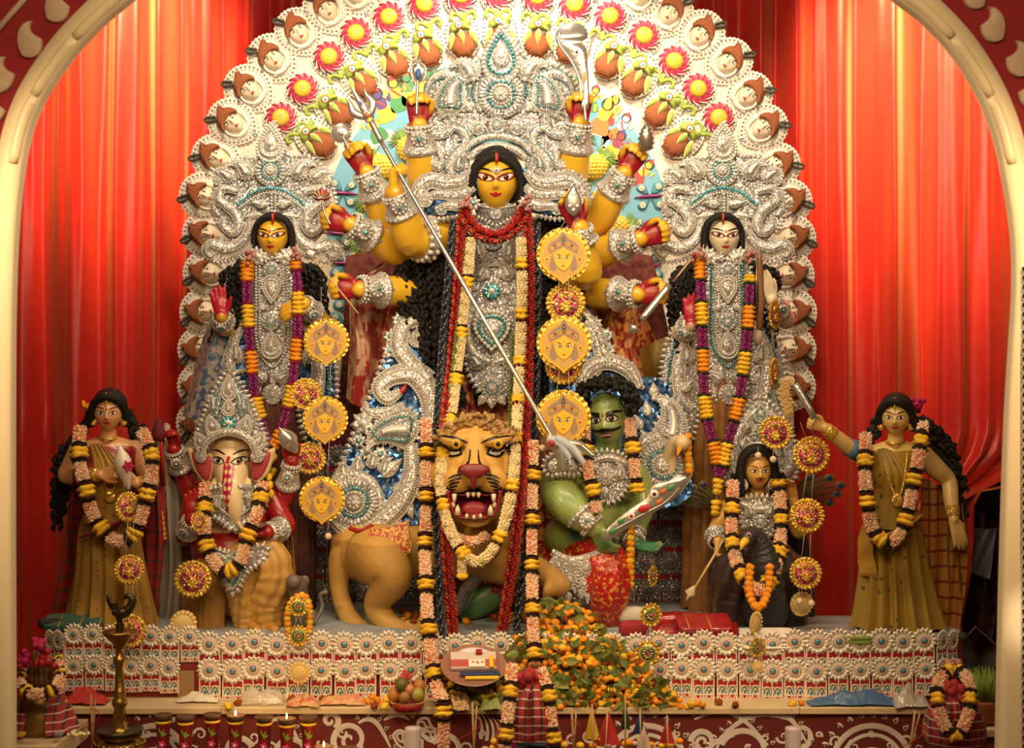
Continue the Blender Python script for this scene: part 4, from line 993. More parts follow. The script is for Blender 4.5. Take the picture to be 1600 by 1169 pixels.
# ---------------------------------------------------------------- garlands
FLC = mat('tuberose cream', (.86, .62, .42), .6); FLK = mat('coral petal tip', (.80, .22, .10), .6); FLW = mat('jasmine cream', (.82, .70, .40), .6)
MARY = mat('marigold yellow', (.88, .50, .012), .7, var=(40, (.92, .60, .04), .25), bump=(140, .35)); MARO = mat('marigold orange', (.84, .26, .006), .7, var=(40, (.88, .36, .01), .25), bump=(140, .35))
MARN = mat('maroon petal', (.10, .004, .014), .7, bump=(150, .9)); GRNS = mat('dark green sepal', (.02, .06, .015), .6, bump=(120, .8)); PURB = mat('purple berry', (.17, .006, .10), .4); MAGB = mat('magenta petal', (.50, .01, .10), .6, bump=(120, .8))
REDPT = mat('deep red petal', (.36, .012, .010), .6); REDP2 = mat('brick red petal', (.52, .05, .02), .6); SEED = mat('dark blue seed', (.012, .016, .030), .35); LEAFD = mat('leaf green', (.10, .16, .03), .5, var=(30, (.18, .22, .05), .25)); LEAFL = mat('pale leaf', (.26, .30, .08), .5)
def seg_petals(n, L, r, mats, wts, seed, name, tilt=.5, base=None):
    rg = np.random.default_rng(seed); b = MB(); tp = sphere(5, 3); A = {}
    if base is not None: b.tube([(0, 0, -.5), (0, 0, .5)], .55, 7, base)
    for i in range(n):
        z = (i+.5)/n-.5; a = i*2.399+rg.uniform(-.3, .3); d = np.array((math.cos(a), math.sin(a), rg.uniform(-tilt, tilt))); R = align(d, (0, 0, 1))
        m = T((math.cos(a)*.62, math.sin(a)*.62, z+rg.uniform(-.02, .02)), np.array((r, r, L*rg.uniform(.8, 1.2))), R); m[2, :3] *= .48
        A.setdefault(int(rg.choice(len(wts), p=wts)), []).append(m)
    for k, v in A.items(): b.stamp(tp, np.array(v), k)
    return b.mesh(name, mats)
def seg_ruffle(mt, name, rows=3, seed=0, noise_=.16):
    rg = np.random.default_rng(seed); b = MB()
    for k in range(rows):
        z0 = (k+.5)/rows-.5; V, Fc = sphere(18, 8); V = V.copy(); f = 1+noise_*rg.standard_normal(len(V))*(np.abs(V[:, 2]) < .98)
        V = V*f[:, None]*np.array((1, 1, .62/rows)); V[:, 2] += z0; b.add(V, Fc)
    return b.mesh(name, mt)
SEG = {
 'tub': ('tuberose_section', [seg_petals(110, .44, .15, [FLC, FLK], (.76, .24), i, 'tuberose_section', .5, 0) for i in range(2)]),
 'jas': ('jasmine_section', [seg_petals(84, .46, .17, [FLW, FLC, LEAFL], (.80, .15, .05), 9, 'jasmine_section', .6, 0)]),
 'red': ('red_petal_section', [seg_petals(70, .52, .2, [REDPT, REDP2, SEED, LEAFD], (.52, .28, .12, .08), 5, 'red_petal_section', .8)]),
 'see': ('dark_seed_section', [seg_petals(80, .34, .22, [SEED, mat('pale seed tip', (.20, .20, .22), .4), LEAFD], (.84, .12, .04), 6, 'dark_seed_section', .8)]),
 'lea': ('leaf_section', [seg_petals(20, .62, .24, [LEAFD, LEAFL], (.65, .35), 8, 'leaf_section', .9)]),
 'ber': ('berry_section', [seg_petals(40, .36, .36, [PURB, mat('plum berry', (.26, .02, .12), .4)], (.75, .25), 4, 'berry_section', .4, 0)]),
 'mary': ('yellow_marigold', [seg_ruffle(MARY, 'yellow_marigold', 1, i) for i in range(2)]),
 'maro': ('orange_marigold', [seg_ruffle(MARO, 'orange_marigold', 1, i) for i in range(2)]),
 'mdk': ('maroon_ring', [seg_ruffle(MARN, 'maroon_ring', 1, 7)]),
 'grn': ('green_ring', [seg_ruffle(GRNS, 'green_ring', 1, 8)]),
 'mag': ('magenta_ring', [seg_ruffle(MAGB, 'magenta_ring', 1, 9)]),
 'gap': None}
TH = mat('cotton thread', (.55, .42, .28), .8)
def garland(name, label, path, pattern, r, y=None, group=None, start=0.0, parent=None, ends=False, rmul=None):
    """path: (px, py, depth) points; pattern: [(kind, length px, radius factor)] repeated along it"""
    q = np.array([P(*p) for p in path]); q = resample(cr(q, 10), .004); k = s_at(np.mean([p[2] for p in path]))
    cum = np.r_[0, np.cumsum(np.linalg.norm(np.diff(q, axis=0), axis=1))]; tot = cum[-1]
    at = lambda d: np.array([np.interp(d, cum, q[:, j]) for j in range(3)])
    g = parent or thing(name, label, 'garland', q[0] if False else at(tot), group)
    d = start*k; i = 0
    put_tube(g, 'thread', resample(q, .03), .0022, TH, 5)
    while d < tot-.002:
        kind, L, rf = pattern[i % len(pattern)]; i += 1; L = min(L*k, tot-d)
        if kind != 'gap':
            n = max(1, int(math.ceil(L/(.085 if kind not in ('mary', 'maro') else 99))))
            for j in range(n):
                a, c = d+L*j/n, d+L*(j+1)/n; p0, p1 = at(a), at(c); nm, ms = SEG[kind]; R = Matrix(align(p1-p0, (0, -1, .2))).to_euler()
                sc = r*k*rf*random.uniform(.93, 1.07)
                put(nm, random.choice(ms), g, (p0+p1)/2-ORG[g], (R[0], R[1], R[2]), (sc, sc, L/n*1.06))
        d += L
    return g
GA = [('tub', 30, 1.0), ('grn', 3, 1.0), ('mdk', 5, 1.08), ('mary', 9, 1.22), ('mary', 9, 1.22), ('mdk', 5, 1.08), ('grn', 3, 1.0)]
def marig(c, n=5, L=7): return [('mary' if c == 'y' else 'maro', L, 1.08)]*n
GB = marig('o')+[('mag', 4, .95), ('ber', 30, .92), ('mag', 4, .95)]+marig('y')+[('mag', 4, .95), ('ber', 30, .92), ('mag', 4, .95)]
GBG = marig('o')+[('grn', 4, .95), ('ber', 30, .92), ('grn', 4, .95)]+marig('y')+[('grn', 4, .95), ('ber', 30, .92), ('grn', 4, .95)]
GJ = [('jas', 60, 1.0), ('mdk', 4, 1.05), ('mary', 9, 1.15), ('mary', 9, 1.15)]
GR = [('red', 20, 1.0)]; GS = [('see', 20, 1.0)]

# ---------------------------------------------------------------- hanging medallions
GPAP = mat('golden paper', (.82, .48, .03), .42, spec=.6); PINKS = glitter('pink sequins', [(.55, .03, .16), (.70, .10, .28), (.40, .01, .10), (.75, .45, .10)], 110, .25, .4); GRNF = mat('green foil', (.03, .16, .09), .3, .3); GREYP = mat('mauve print', (.40, .27, .17), .55, var=(120, (.26, .16, .10), .1)); PRINT2 = mat('red print', (.46, .10, .04), .5)
CREAMB = mat('cream thread ball', (.74, .60, .40), .8, bump=(80, .6))
def ruffle_ring(b, r0, r1, n, z, m, h=2.5):
    a = np.linspace(0, 2*PI, n*4, endpoint=False); fl = np.sin(a*n/1.0)
    V = np.concatenate([np.c_[np.cos(a)*(rr+f*.9*fl), np.sin(a)*(rr+f*.9*fl), z+h*(1-f*.5)+f*2.2*np.cos(a*n)*1.0] for rr, f in ((r0, 0), ((r0+r1)/2, .6), (r1, 1.0))])
    b.add(V, quads(3, n*4, cv=True), m)
MED = {}
def med_meshes():
    # printed goddess-face medallion (40 px radius)
    b = MB(); b.puff(circ(0, 0, 40, 48), 2.5, -1, 0, rings=((1, 0), (.93, 1)))
    ruffle_ring(b, 34, 43, 26, 0, 0, 1.5); back = tmesh(b, 'ruffled_ring', [GOLD])
    top = [(38*math.sin(a), 38*math.cos(a)-2) for a in np.linspace(-1.95, 1.95, 30)]
    o = np.array(top+[(31, -24), (27, -26), (26, -31), (20, -33), (13, -38), (6, -43), (0, -50), (-6, -43), (-13, -38), (-20, -33), (-26, -31), (-27, -26), (-31, -24)], float)*np.array((1, .96))
    b = MB(); b.prism(o, 2, 3.6, 0, bev=.5); c = o.mean(0)
    oi = np.c_[33*np.sin(np.linspace(-1.9, 1.9, 30)), 33*np.cos(np.linspace(-1.9, 1.9, 30))-3]; oi = np.vstack((oi, [(24, -24), (18, -30), (10, -34), (0, -43), (-10, -34), (-18, -30), (-24, -24)]))
    b.prism(oi, 3.6, 3.9, 1); q = resample(np.array(top)*.92, 3.0); b.dots(np.c_[q, np.full(len(q), 3.8)], .7, 2, sphere(5, 3), .5)
    crown = cr([(-21, 2), (-24, 12), (-18, 20), (-10, 24), (-5, 30), (0, 37), (5, 30), (10, 24), (18, 20), (24, 12), (21, 2), (10, 8), (0, 10), (-10, 8)], 3, True); b.prism(crown, 3.9, 4.3, 3)
    for i in range(7):
        a = (i-3)*.38; x, y = 20*math.sin(a), 5+12*math.cos(a); b.prism(circ(x, y, 3, 8), 4.3, 4.6, 4 if i % 2 else 0); b.prism(circ(x, y, 1.4, 6), 4.6, 4.8, 5)
    b.prism(leafshape(11, 4, 6)@np.array(((0, 1), (-1, 0)))+np.array((0, 20)), 4.3, 4.8, 5); b.prism(circ(0, 25, 2.2, 8), 4.8, 5, 4)
    for s_ in (-1, 1):
        b.prism(circ(s_*26, -8, 4.5, 10), 4.0, 4.5, 0); b.prism(circ(s_*26, -8, 2.5, 8), 4.5, 4.7, 4)
        b.prism(cr(np.array([(17, 0), (21, -10), (22, -22), (14, -27), (11, -20), (15, -10)])*np.array((s_, 1)), 2, True), 4.0, 4.3, 3)
    f = np.array([(-15, 1), (-8, 5), (0, 12), (8, 5), (15, 1), (14.5, -8), (11, -17), (5, -24), (0, -26), (-5, -24), (-11, -17), (-14.5, -8)], float); b.prism(cr(f, 3, True), 4.0, 5.2, 0)
    for s_ in (-1, 1):
        e = leafshape(10.5, 2.4, 7)+np.array((-5.2, 0)); e = rot2(e, .16)*np.array((s_, 1))+np.array((s_*7, -5)); b.prism(e*1.0, 5.2, 5.4, 2); b.prism((e-e.mean(0))*.75+e.mean(0), 5.4, 5.5, 6); b.prism(circ(s_*6.4, -5, 1.5, 8), 5.5, 5.6, 2)
        w_ = rot2(leafshape(11, .8, 6)+np.array((-5, 0)), .3)*np.array((s_, 1))+np.array((s_*7.5, -.5)); b.prism(w_, 5.2, 5.4, 2)
    b.prism(leafshape(6, 1.5, 6)-np.array((3, 18.5)), 5.2, 5.5, 4); b.prism(circ(0, -11.5, 1, 6), 5.2, 5.4, 3); b.prism(circ(0, 2, .9, 6), 5.2, 5.5, 4)
    MED['face'] = [('ruffled_ring', back), ('printed_face', tmesh(b, 'printed_face', [GPAP, mat('ochre print', (.66, .38, .07), .5, var=(110, (.48, .30, .12), .08)), BLACKP, GREYP, PRINT2, GRNF, WHITEP], smooth=False))]
    # sequinned flower medallion (30 px radius)
    b = MB(); b.puff(circ(0, 0, 29, 40), 2.5, -1, 0, rings=((1, 0), (.9, 1)))
    for i in range(24):
        a = 2*PI*i/24; b.puff(rot2(leafshape(8.5, 3.8, 7), a)+26*np.array((math.cos(a), math.sin(a)))*.86, 2.2, .8, 0)
    ruffle_ring(b, 20, 24, 30, 1, 0, 1.6); ring = tmesh(b, 'ruffled_ring', [GOLD])
    g = MB(); g.puff(circ(0, 0, 20, 32), 1.6, 1.0, 0, rings=((1, 0), (.95, 1)))
    rg = np.random.default_rng(3)
    for i in range(34):
        a = rg.uniform(0, 6.28); rr = 18*math.sqrt(rg.uniform(.2, 1)); g.puff(rot2(leafshape(6, 2, 5), rg.uniform(0, 6.28))+np.array((rr*math.cos(a)*.85, rr*math.sin(a)*.85)), 1.2, 2.4, int(rg.choice([0, 1, 2, 3], p=[.35, .25, .25, .15])), rings=((1, 0), (.7, 1)))
    for (x, y, r_) in ((-7, 11, 5), (7, 12, 4.6), (0, 15, 4), (0, -6, 8.5)): g.puff(circ(x, y, r_, 12, a0=.2), 2.6, 2.5, 1); k = np.arange(7)*2*PI/7; g.dots(np.c_[x+r_*.7*np.cos(k), y+r_*.7*np.sin(k), np.full(7, 4)], r_*.3, 1)
    g.tube(np.array([(-6, 9, 4), (-2, 2, 4.5), (2, -1, 4.5), (6, 8, 4)], float), 1.2, 6, 1)
    MED['flower'] = [('ruffled_ring', ring), ('sequin_centre', tmesh(g, 'sequin_centre', [PINKS, GOLD, GRNF, mat('mauve sequin', (.36, .22, .34), .3, .3)]))]
    # small rosette medallion (20 px radius)
    b = MB(); b.puff(circ(0, 0, 18, 30), 2, -1, 0, rings=((1, 0), (.9, 1)))
    for i in range(16):
        a = 2*PI*i/16; b.puff(rot2(leafshape(7, 3.6, 6), a)+14.5*np.array((math.cos(a), math.sin(a))), 1.8, .6, 0)
    ring = tmesh(b, 'ruffled_ring', [GOLD]); g = MB(); g.puff(circ(0, 0, 11, 20), 1.5, 1, 1)
    for i in range(10): a = 2*PI*i/10; g.puff(rot2(leafshape(5.5, 1.6, 5), a)+4*np.array((math.cos(a), math.sin(a))), 1.2, 2.2, 0)
    g.puff(circ(0, 0, 3.4, 10), 2, 2.2, 2)
    MED['small'] = [('ruffled_ring', ring), ('sequin_centre', tmesh(g, 'sequin_centre', [GOLD, GRNF, PINKS]))]
    b = MB(); b.puff(circ(0, 0, 20, 30), 2, -1, 0, rings=((1, 0), (.94, 1))); ruffle_ring(b, 15, 20.5, 18, .6, 0, 1.2); MED['plain'] = [('paper_disc', tmesh(b, 'paper_disc', [mat('cream paper', (.78, .56, .20), .6)]))]
med_meshes()
RAD = {'face': 42.0, 'flower': 31.0, 'small': 21.0, 'plain': 20.0}
def medallion(kind, px, py, r, y, label, yaw=0.0, thread=None, balls=(), group=None, sx=1.0, tilt=0.0):
    k = s_at(y)*r/RAD[kind]; c = P(px, py, y); t = thing('hanging_medallion', label, 'medallion', c, group)
    t.rotation_euler = (0, tilt, yaw)
    for nm, me in MED[kind]: put(nm, me, t, (0, 0, 0), (0, 0, 0), (k*sx, k, k))
    if thread is not None:
        tx = thread[0]; top = P(thread[0], thread[1], y)-c
        for dx in (-.25, .25): put('thread', MB().tube([(dx*r*s_at(y), .004, r*.8*s_at(y)), (top[0]+dx*r*s_at(y)*.7, .006, top[2])], .0013, 5).mesh('thread', TH), t)
    for (bx, by) in balls:
        q = P(bx, by, y)-c; put('pompom', MB().dots([(0, 0, 0)], 5.5*s_at(y), 0, BALL).mesh('pompom', CREAMB), t, q); put('thread', MB().tube([q*.0+np.array((q[0], .003, -r*.8*s_at(y))), q], .0012, 5).mesh('thread', TH), t)
    return t
# ---------------------------------------------------------------- the ten-armed goddess
YEL = (.80, .47, .028); ALTA = (.34, .008, .02); ORNG = (.72, .22, .02)
durga = thing('goddess_statue', 'tall ten-armed yellow goddess statue with the largest silver crown, standing above the lion', 'statue', P(775, 930, .4))
mx = lambda pts, c=777: [(2*c-p[0],)+tuple(p[1:]) for p in pts]
blobs = [blob(P(775, 420, .42), (.20, .13, .24)), blob(P(775, 520, .42), (.165, .12, .26)), blob(P(775, 620, .42), (.19, .13, .2)),
         chain([P(775, 362, .40), P(775, 322, .28)], [.075, .062]), chain([P(690, 368, .42), P(775, 360, .42), P(862, 368, .42)], [.085, .10, .085])]
dR = rot_head(0, .06); dc = P(775, 284, .2); dw = S(35.5, .2)
blobs.append(head_shape(dc, dw, dR))
G = (.75, 1.25, .8); paints = []
ARMS = [((700, 350, .48), (662, 285, .34), (654, 195, .22), (-.05, -.2, 1), (.25, -1, -.1), 1, 27), ((700, 362, .52), (606, 350, .42), (572, 268, .30), (-.5, -.2, .8), (.1, -1, 0), 1, 26),
        ((715, 366, .34), (644, 374, .14), (617, 303, .02), (0, -.15, 1), (1, -.25, 0), 1, 30), ((715, 392, .52), (622, 393, .34), (548, 351, .18), (-1, -.1, .22), (0, -1, -.1), 1, 26),
        ((715, 448, .48), (640, 456, .34), (562, 452, .14), (-1, -.1, .02), (0, -1, -.05), 1, 26),
        ((862, 350, .48), (892, 285, .34), (905, 192, .22), (.1, -.2, 1), (.15, -1, -.1), -1, 27), ((862, 382, .50), (935, 342, .38), (976, 270, .26), (.5, -.2, .75), (0, -1, 0), -1, 27),
        ((868, 372, .40), (914, 428, .10), (905, 356, -.02), (-.4, -.2, .85), (.2, -1, 0), 1, 29), ((862, 402, .52), (928, 398, .36), (1000, 373, .18), (1, -.1, .28), (0, -1, -.1), -1, 26),
        ((862, 452, .48), (925, 458, .34), (996, 460, .14), (1, -.1, .02), (0, -1, -.05), -1, 26)]
for i, (sh, el, wr, d, n, sd, r) in enumerate(ARMS):
    a, e, w_ = P(*sh), P(*el), P(*wr); s_ = S(1, el[2]); u = nrm(w_-e)
    blobs.append(chain([a, a*.5+e*.5, e, e*.62+w_*.38, e*.25+w_*.75, w_], [r*1.08*s_, r*1.0*s_, r*.92*s_, r*.90*s_, r*.70*s_, r*.56*s_], 4))
    cu = (.25, .5, .3) if i == 7 else ((.95, 1.35, .9) if i == 2 else G)
    blobs += hand(w_, d, n, S(74, wr[2]), cu, sd, .08, .35 if i != 7 else .1, .19)
    hc = w_+nrm(d)*S(26, wr[2]); nn = nrm(np.array(n, float)-nrm(d)*(nrm(d)@np.array(n)))
    if i != 2: paints.append((hc, S(34, wr[2]), ALTA, .4, nn))
    else: paints.append((w_-u*.012, S(18, wr[2]), ALTA, .5))
    paints.append((e, S(24, el[2]), ORNG, .7)) if i not in (0, 5) else None
fig = figure('body', blobs, durga, YEL, paints, .0068)
face(fig, dc, dR, dw, 'devi')
for i, (sh, el, wr, d, n, sd, r) in enumerate(ARMS):
    e, w_ = P(*el), P(*wr); s_ = S(1, wr[2])
    cuff(durga, w_+(w_-e)*.02, w_+(e-w_)*(.50 if i not in (7,) else .3), 16.5*s_, 23*s_)
    if i in (2, 3, 6, 7, 8):
        a = P(*sh); k = (.12, .32) if i in (2, 3, 8) else (.15, .32); cuff(durga, e+(a-e)*k[0], e+(a-e)*k[1], r*.97*s_, r*1.03*s_, 'armlet', False)
# hair cap, parting, long locks
b = MB(); b.stamp(BALLH, ell(dc+np.array((0, .045, .02)), (dw*1.16, dw*1.05, dw*1.52)))
ar = cr([P(739, 322, .14), P(736, 290, .12), P(744, 262, .09), P(760, 249, .08), P(776, 245, .08), P(792, 249, .08), P(807, 262, .09), P(815, 290, .12), P(812, 322, .14)], 8)
b.tube(ar, [.02]*len(ar), 10); ar2 = ar+np.array((0, .025, .012))*1; b.tube(ar2, .024, 10)
LCK = []
for k in range(9): x = 652+k*8.5; LCK.append([P(700-k*3, 335+k*2, .34), P(x+20, 380, .30-.012*k), P(x+6, 440, .28-.012*k), P(x+10, 520, .24), P(x+14+2*k, 570+(k % 3)*30, .22)])
for k in range(7): x = 842+k*9; LCK.append([P(846+k*3, 330, .34), P(x, 380, .30), P(x+4, 440, .28), P(x-4, 540, .26), P(x-8, 600+(k % 3)*16, .24)])
for k in range(6): LCK.append([P(672-k*4, 395, .36), P(655-k*6, 420, .32), P(650-k*5, 460, .30), P(662-k*3, 500+8*k, .28)])
LCK = [[q+RNG.normal(0, .028, 3)*(i > 0) for i, q in enumerate(l)] for l in LCK for _ in range(3)]; hairlocks(durga, LCK, S(6), 1, 'hair', extra=b, wob=.5)
b = MB(); b.tube([P(776, 240, .055), P(776, 247, .045), P(776, 254, .06)], S(2.6), 6); b.build('vermilion_parting', mat('vermilion', (.62, .06, .02), .7), durga)
o = Orn(durga, .05); b = MB(); b.puff(circ(776, 266, 5, 14), 2.5, 0, 2); b.dots([(776, 258, 1), (776, 273, 1)], 1.6, 5); b.dots([(776, 266, 3)], 2, 5); o.out(b, 'forehead_jewel')
# crown
cp = thing_crown = MB(); CR = [(783, 36), (797, 66), (820, 90), (842, 100), (872, 106), (896, 130), (905, 165), (901, 212), (890, 245), (884, 292), (838, 318), (812, 300), (822, 250), (800, 225), (775, 218), (752, 225), (730, 250), (740, 300), (714, 318), (668, 292), (663, 245), (655, 212), (660, 165), (668, 132), (692, 108), (724, 99), (748, 90), (770, 66)]
base = MB(); base.prism(cr(CR, 3, True), -8, 0, 4, bev=2); crown = base.build('crown', ORN, durga, px=.26, smooth=False)
O = Orn(crown, .26)
O.edge(CR[:10]+[(884, 292)], 8, 4, 0, 0, False, rows=2); O.edge((CR[18:]+CR[:1]), 8, 4, 0, 0, False, rows=2)
O.drop(783, 88, 92, 34, 0, 6); O.rosette(783, 150, 37, 6); O.rosette(777, 197, 14, 8); O.rosette(747, 202, 11, 7); O.rosette(808, 202, 11, 7)
for sg in (1, -1):
    m_ = (lambda x: x) if sg > 0 else (lambda x: 2*780-x); M_ = lambda pts: [(m_(x), y) for x, y in pts]
    O.paisley(m_(736), 118, 52, 18, -.3*sg, -sg, 5, 1.5, 2)
    O.paisley(m_(704), 165, 84, 27, -.1*sg, sg, 4, 1.4, 1)
    O.scroll(M_([(664, 150), (672, 128), (694, 116), (716, 126), (726, 150), (722, 172)]), [3, 6, 8, 8, 6, 3], 3, bm=(1, 2, 1))
    O.scroll(M_([(676, 172), (670, 196), (682, 212), (702, 206), (708, 186), (696, 176), (686, 188)]), [3, 5, 6.5, 6.5, 5.5, 4, 2.5], 5, bm=(2, 1, 2))
    O.scroll(M_([(704, 200), (722, 206), (728, 226), (712, 244), (702, 262), (712, 276), (728, 268), (728, 246)]), [4, 7, 8, 8, 8, 7, 6, 3], 5, bm=(1, 2, 1))
    O.paisley(m_(716), 262, 34, 9, 0, sg, 10, 1, 1, scal=False)
    O.scroll(M_([(676, 222), (672, 245), (684, 262), (694, 250)]), [5, 8, 7, 3], 3, bm=(2, 2, 2))
    O.leaf(m_(690), 226, 30, 8, PI/2 if sg > 0 else PI/2, 3); O.leaf(m_(738), 176, 26, 7, -2.2 if sg > 0 else -.94, 4); O.leaf(m_(752), 178, 24, 6, -1.9 if sg > 0 else -1.24, 4)
    O.beads(M_([(776, 176), (754, 170), (738, 150), (740, 128)]), 2.4, m=1, z=4); O.beads(M_([(676, 290), (690, 282), (712, 290), (728, 300)]), 2.2, z=3)
    # wings below the ears
    W_ = lambda pts: M_(pts)
    OW = Orn(crown, .12)
    OW.scroll(W_([(738, 268), (722, 284), (698, 287), (672, 283), (655, 297), (648, 318), (662, 324)]), [5, 10, 13, 13, 12, 8, 3], 2, 7); OW.scroll(W_([(740, 292), (722, 304), (702, 305), (682, 304), (668, 312)]), [6, 9, 9, 8, 3], 0, 6)
    OW.scroll(W_([(738, 312), (720, 322), (700, 322), (680, 327)]), [4, 8, 7, 3], 0, 5); OW.rosette(m_(664), 312, 13, 3, 2); OW.rosette(m_(690), 328, 9, 0)
    OW.edge(W_([(738, 258), (718, 272), (696, 274), (670, 270), (648, 284), (638, 310)]), 7, 3.6, 0, 0, False)
    OW.edge(W_([(645, 330), (665, 336), (690, 340), (720, 334)]), 7, 3.4, -2, 0, False); OW.flower(m_(740), 318, 13, 8, 3)
    OW.out(MB().prism(cr(W_([(742, 262), (700, 276), (652, 288), (642, 318), (664, 334), (720, 334), (742, 320)]), 3, True), -4, 0, 3), 'wing_ground')
O.scroll([(724, 240), (742, 222), (776, 214), (812, 222), (830, 240)], [5, 6, 6, 6, 5], 6, bm=(1, 2, 1)); O.scroll([(732, 250), (748, 236), (776, 229), (806, 236), (822, 250)], [4, 5, 5, 5, 4], 12, bm=(2, 2, 2))
b = MB(); q = resample(cr([(718, 220), (744, 206), (776, 183), (808, 206), (836, 220)], 6), 6); b.dots(np.c_[q, np.full(len(q), 6)], 2.6, 2); O.out(b, 'bead_arc')['kind'] = 'stuff'
for i in range(34):                                             # filling leaves over the crown ground
    a = random.uniform(0, 6.28); x, y = 780+random.uniform(-112, 112), random.uniform(110, 290)
    if abs(x-777) > 52: O.leaf(x, y, 15, 4.5, a, 1)
# breast plate and apron
bulge = lambda V: np.c_[V[:, 0], V[:, 1], V[:, 2]+46*np.sqrt(np.clip(1-((V[:, 0]-775)/78)**2, 0, 1))]
BP = [(738, 352), (816, 352), (832, 400), (830, 470), (822, 540), (812, 592), (775, 622), (738, 592), (726, 540), (720, 470), (718, 400)]
O = Orn(durga, .34, bulge); bpl = O.plate(BP, name='breast_plate'); O = Orn(bpl, .34, bulge)
O.edge(BP, 9, 3.6, 1, 0); O.rosette(770, 380, 15, 3); 
for sg in (1, -1):
    m_ = (lambda x: x) if sg > 0 else (lambda x: 2*772-x); M_ = lambda pts: [(m_(x), y) for x, y in pts]
    O.paisley(m_(750), 402, 40, 12, -.5*sg, sg, 3, 1.2, 2); O.paisley(m_(750), 434, 38, 12, .2*sg, sg, 3, 1.2, 2, scal=False); O.leaf(m_(764), 440, 30, 7, -1.9 if sg > 0 else -1.24, 3)
    O.scroll(M_([(728, 380), (734, 420), (730, 460), (738, 490)]), [4, 5, 5, 4], 3, bm=(2, 2, 2)); O.scroll(M_([(736, 486), (730, 520), (740, 552), (766, 566)]), [5, 7, 7, 4], 4, bm=(2, 2, 2))
    O.paisley(m_(748), 570, 34, 13, -.4*sg, -sg, 4, 1, 1); O.leaf(m_(742), 470, 26, 8, 2.4 if sg > 0 else .7, 3); O.leaf(m_(750), 354, 24, 7, 2.0 if sg > 0 else 1.1, 3)
O.flower(769, 458, 15, 10, 5, 1, m2=2); O.drop(769, 518, 64, 34, PI, 5); O.rosette(769, 606, 17, 5); O.leaf(769, 616, 24, 9, PI/2, 3); O.leaf(760, 616, 22, 8, 2.2, 3); O.leaf(778, 616, 22, 8, .9, 3)
for i in range(26): O.leaf(random.uniform(728, 818), random.uniform(360, 590), 13, 4, random.uniform(0, 6.28), 1)
O = Orn(durga, .16); O.out(MB().prism(cr([(748, 318), (802, 318), (806, 334), (790, 342), (776, 350), (760, 342), (744, 334)], 3, True), -6, 0, 4), 'neck_collar'); O.rosette(775, 334, 9, 1); O.edge([(748, 338), (762, 344), (775, 351), (790, 344), (804, 338)], 6, 2.6, 0, 0, False); O.beads([(748, 322), (775, 326), (803, 322)], 2)
BROC = mat('red and gold brocade', (.28, .008, .012), .45, var=(24, (.66, .30, .08), .035), sheen=.3); BROC2 = mat('cream and red brocade', (.56, .34, .22), .5, var=(13, (.34, .02, .02), .03), bump=(30, .3), sheen=.3)
b0 = P(775, 930, .45)
loft(durga, 'red_skirt', [(b0[0], .44, P(0, 555, .45)[2], .20, .13, .2), (b0[0], .44, P(0, 660, .45)[2], .27, .17, .8), (b0[0], .44, P(0, 800, .45)[2], .30, .18, 1), (b0[0], .44, PZ+.01, .32, .2, 1)], BROC, 120, 18, .09)
# hip panels on blue foil, with scrolls
tilt = lambda V: np.c_[V[:, 0], V[:, 1], V[:, 2]+(V[:, 1]-440)*.22]
LP = [(668, 420), (690, 420), (704, 560), (700, 700), (676, 770), (640, 828), (560, 826), (522, 812), (528, 752), (560, 668), (590, 590), (622, 500)]
O = Orn(durga, .34, tilt); hp = O.plate(LP, m=3, name='hip_panel'); O = Orn(hp, .34, tilt)
O.drop(664, 430, 44, 20, 0, 3); O.drop(658, 470, 50, 24, 0, 3, 2); O.rosette(656, 526, 19, 4, 2); O.flower(626, 500, 14, 8, 3, 0); O.flower(612, 526, 13, 7, 2); O.flower(612, 548, 14, 8, 3, 0)
O.scroll([(676, 512), (652, 500), (632, 512), (626, 540), (642, 566), (674, 592)], [6, 11, 13, 14, 13, 12], 4, 9, beads=(-.95, -.4, .4, .95), bm=(2, 2, 2, 2))
O.scroll([(678, 660), (676, 620), (650, 586), (616, 588), (597, 606), (610, 622), (628, 612)], [15, 18, 17, 14, 12, 10, 5], 5, 10, beads=(-.95, -.4, .4, .95), bm=(2, 2, 2, 2))
b = MB(); b.puff(rot2(leafshape(20, 5, 8), -1.0)+np.array((628, 616)), 4, 8, 0); b.build('red_gem', REDP, hp, px=.34, warp=tilt)
O.scroll([(576, 630), (580, 642), (600, 644), (634, 630)], [3, 6, 9, 3], 3, 6); O.paisley(640, 668, 96, 31, -1.45, -1, 6, 1.0, 1); O.flower(572, 660, 21, 7, 3, 0, m2=2); O.flower(566, 686, 13, 8, 2, 0); O.flower(600, 706, 14, 8, 2); O.flower(578, 704, 13, 8, 2)
for (x, y, a) in ((566, 728, -.2), (588, 722, 0), (606, 730, .1), (546, 736, -.4), (536, 752, -.4)): O.paisley(x, y, 30, 11, a, 1, 3, .8, 2, scal=False)
O.leaf(602, 742, 44, 12, -.75, 3); O.leaf(618, 762, 34, 10, -.4, 3); O.rosette(562, 778, 38, 6, 1); O.scroll([(646, 692), (648, 740), (628, 782), (592, 812), (556, 820), (528, 800)], [9, 15, 17, 16, 13, 8], 4, 9, beads=(-.95, -.4, .4, .95), bm=(2, 2, 2, 2))
O.scroll([(536, 808), (524, 784), (532, 752), (556, 738), (584, 748), (600, 776), (596, 800)], [5, 8, 9, 9, 9, 8, 5], 4, 7)
for (x, y, a) in ((640, 776, 1.2), (624, 796, 1.3), (606, 812, 1.4), (588, 820, 1.7), (648, 752, 1.0)): O.leaf(x, y, 30, 9, a, 3)
O.edge([(662, 420), (622, 500), (588, 594), (558, 668), (526, 752), (520, 808)], 10, 4, 1, 0, False)
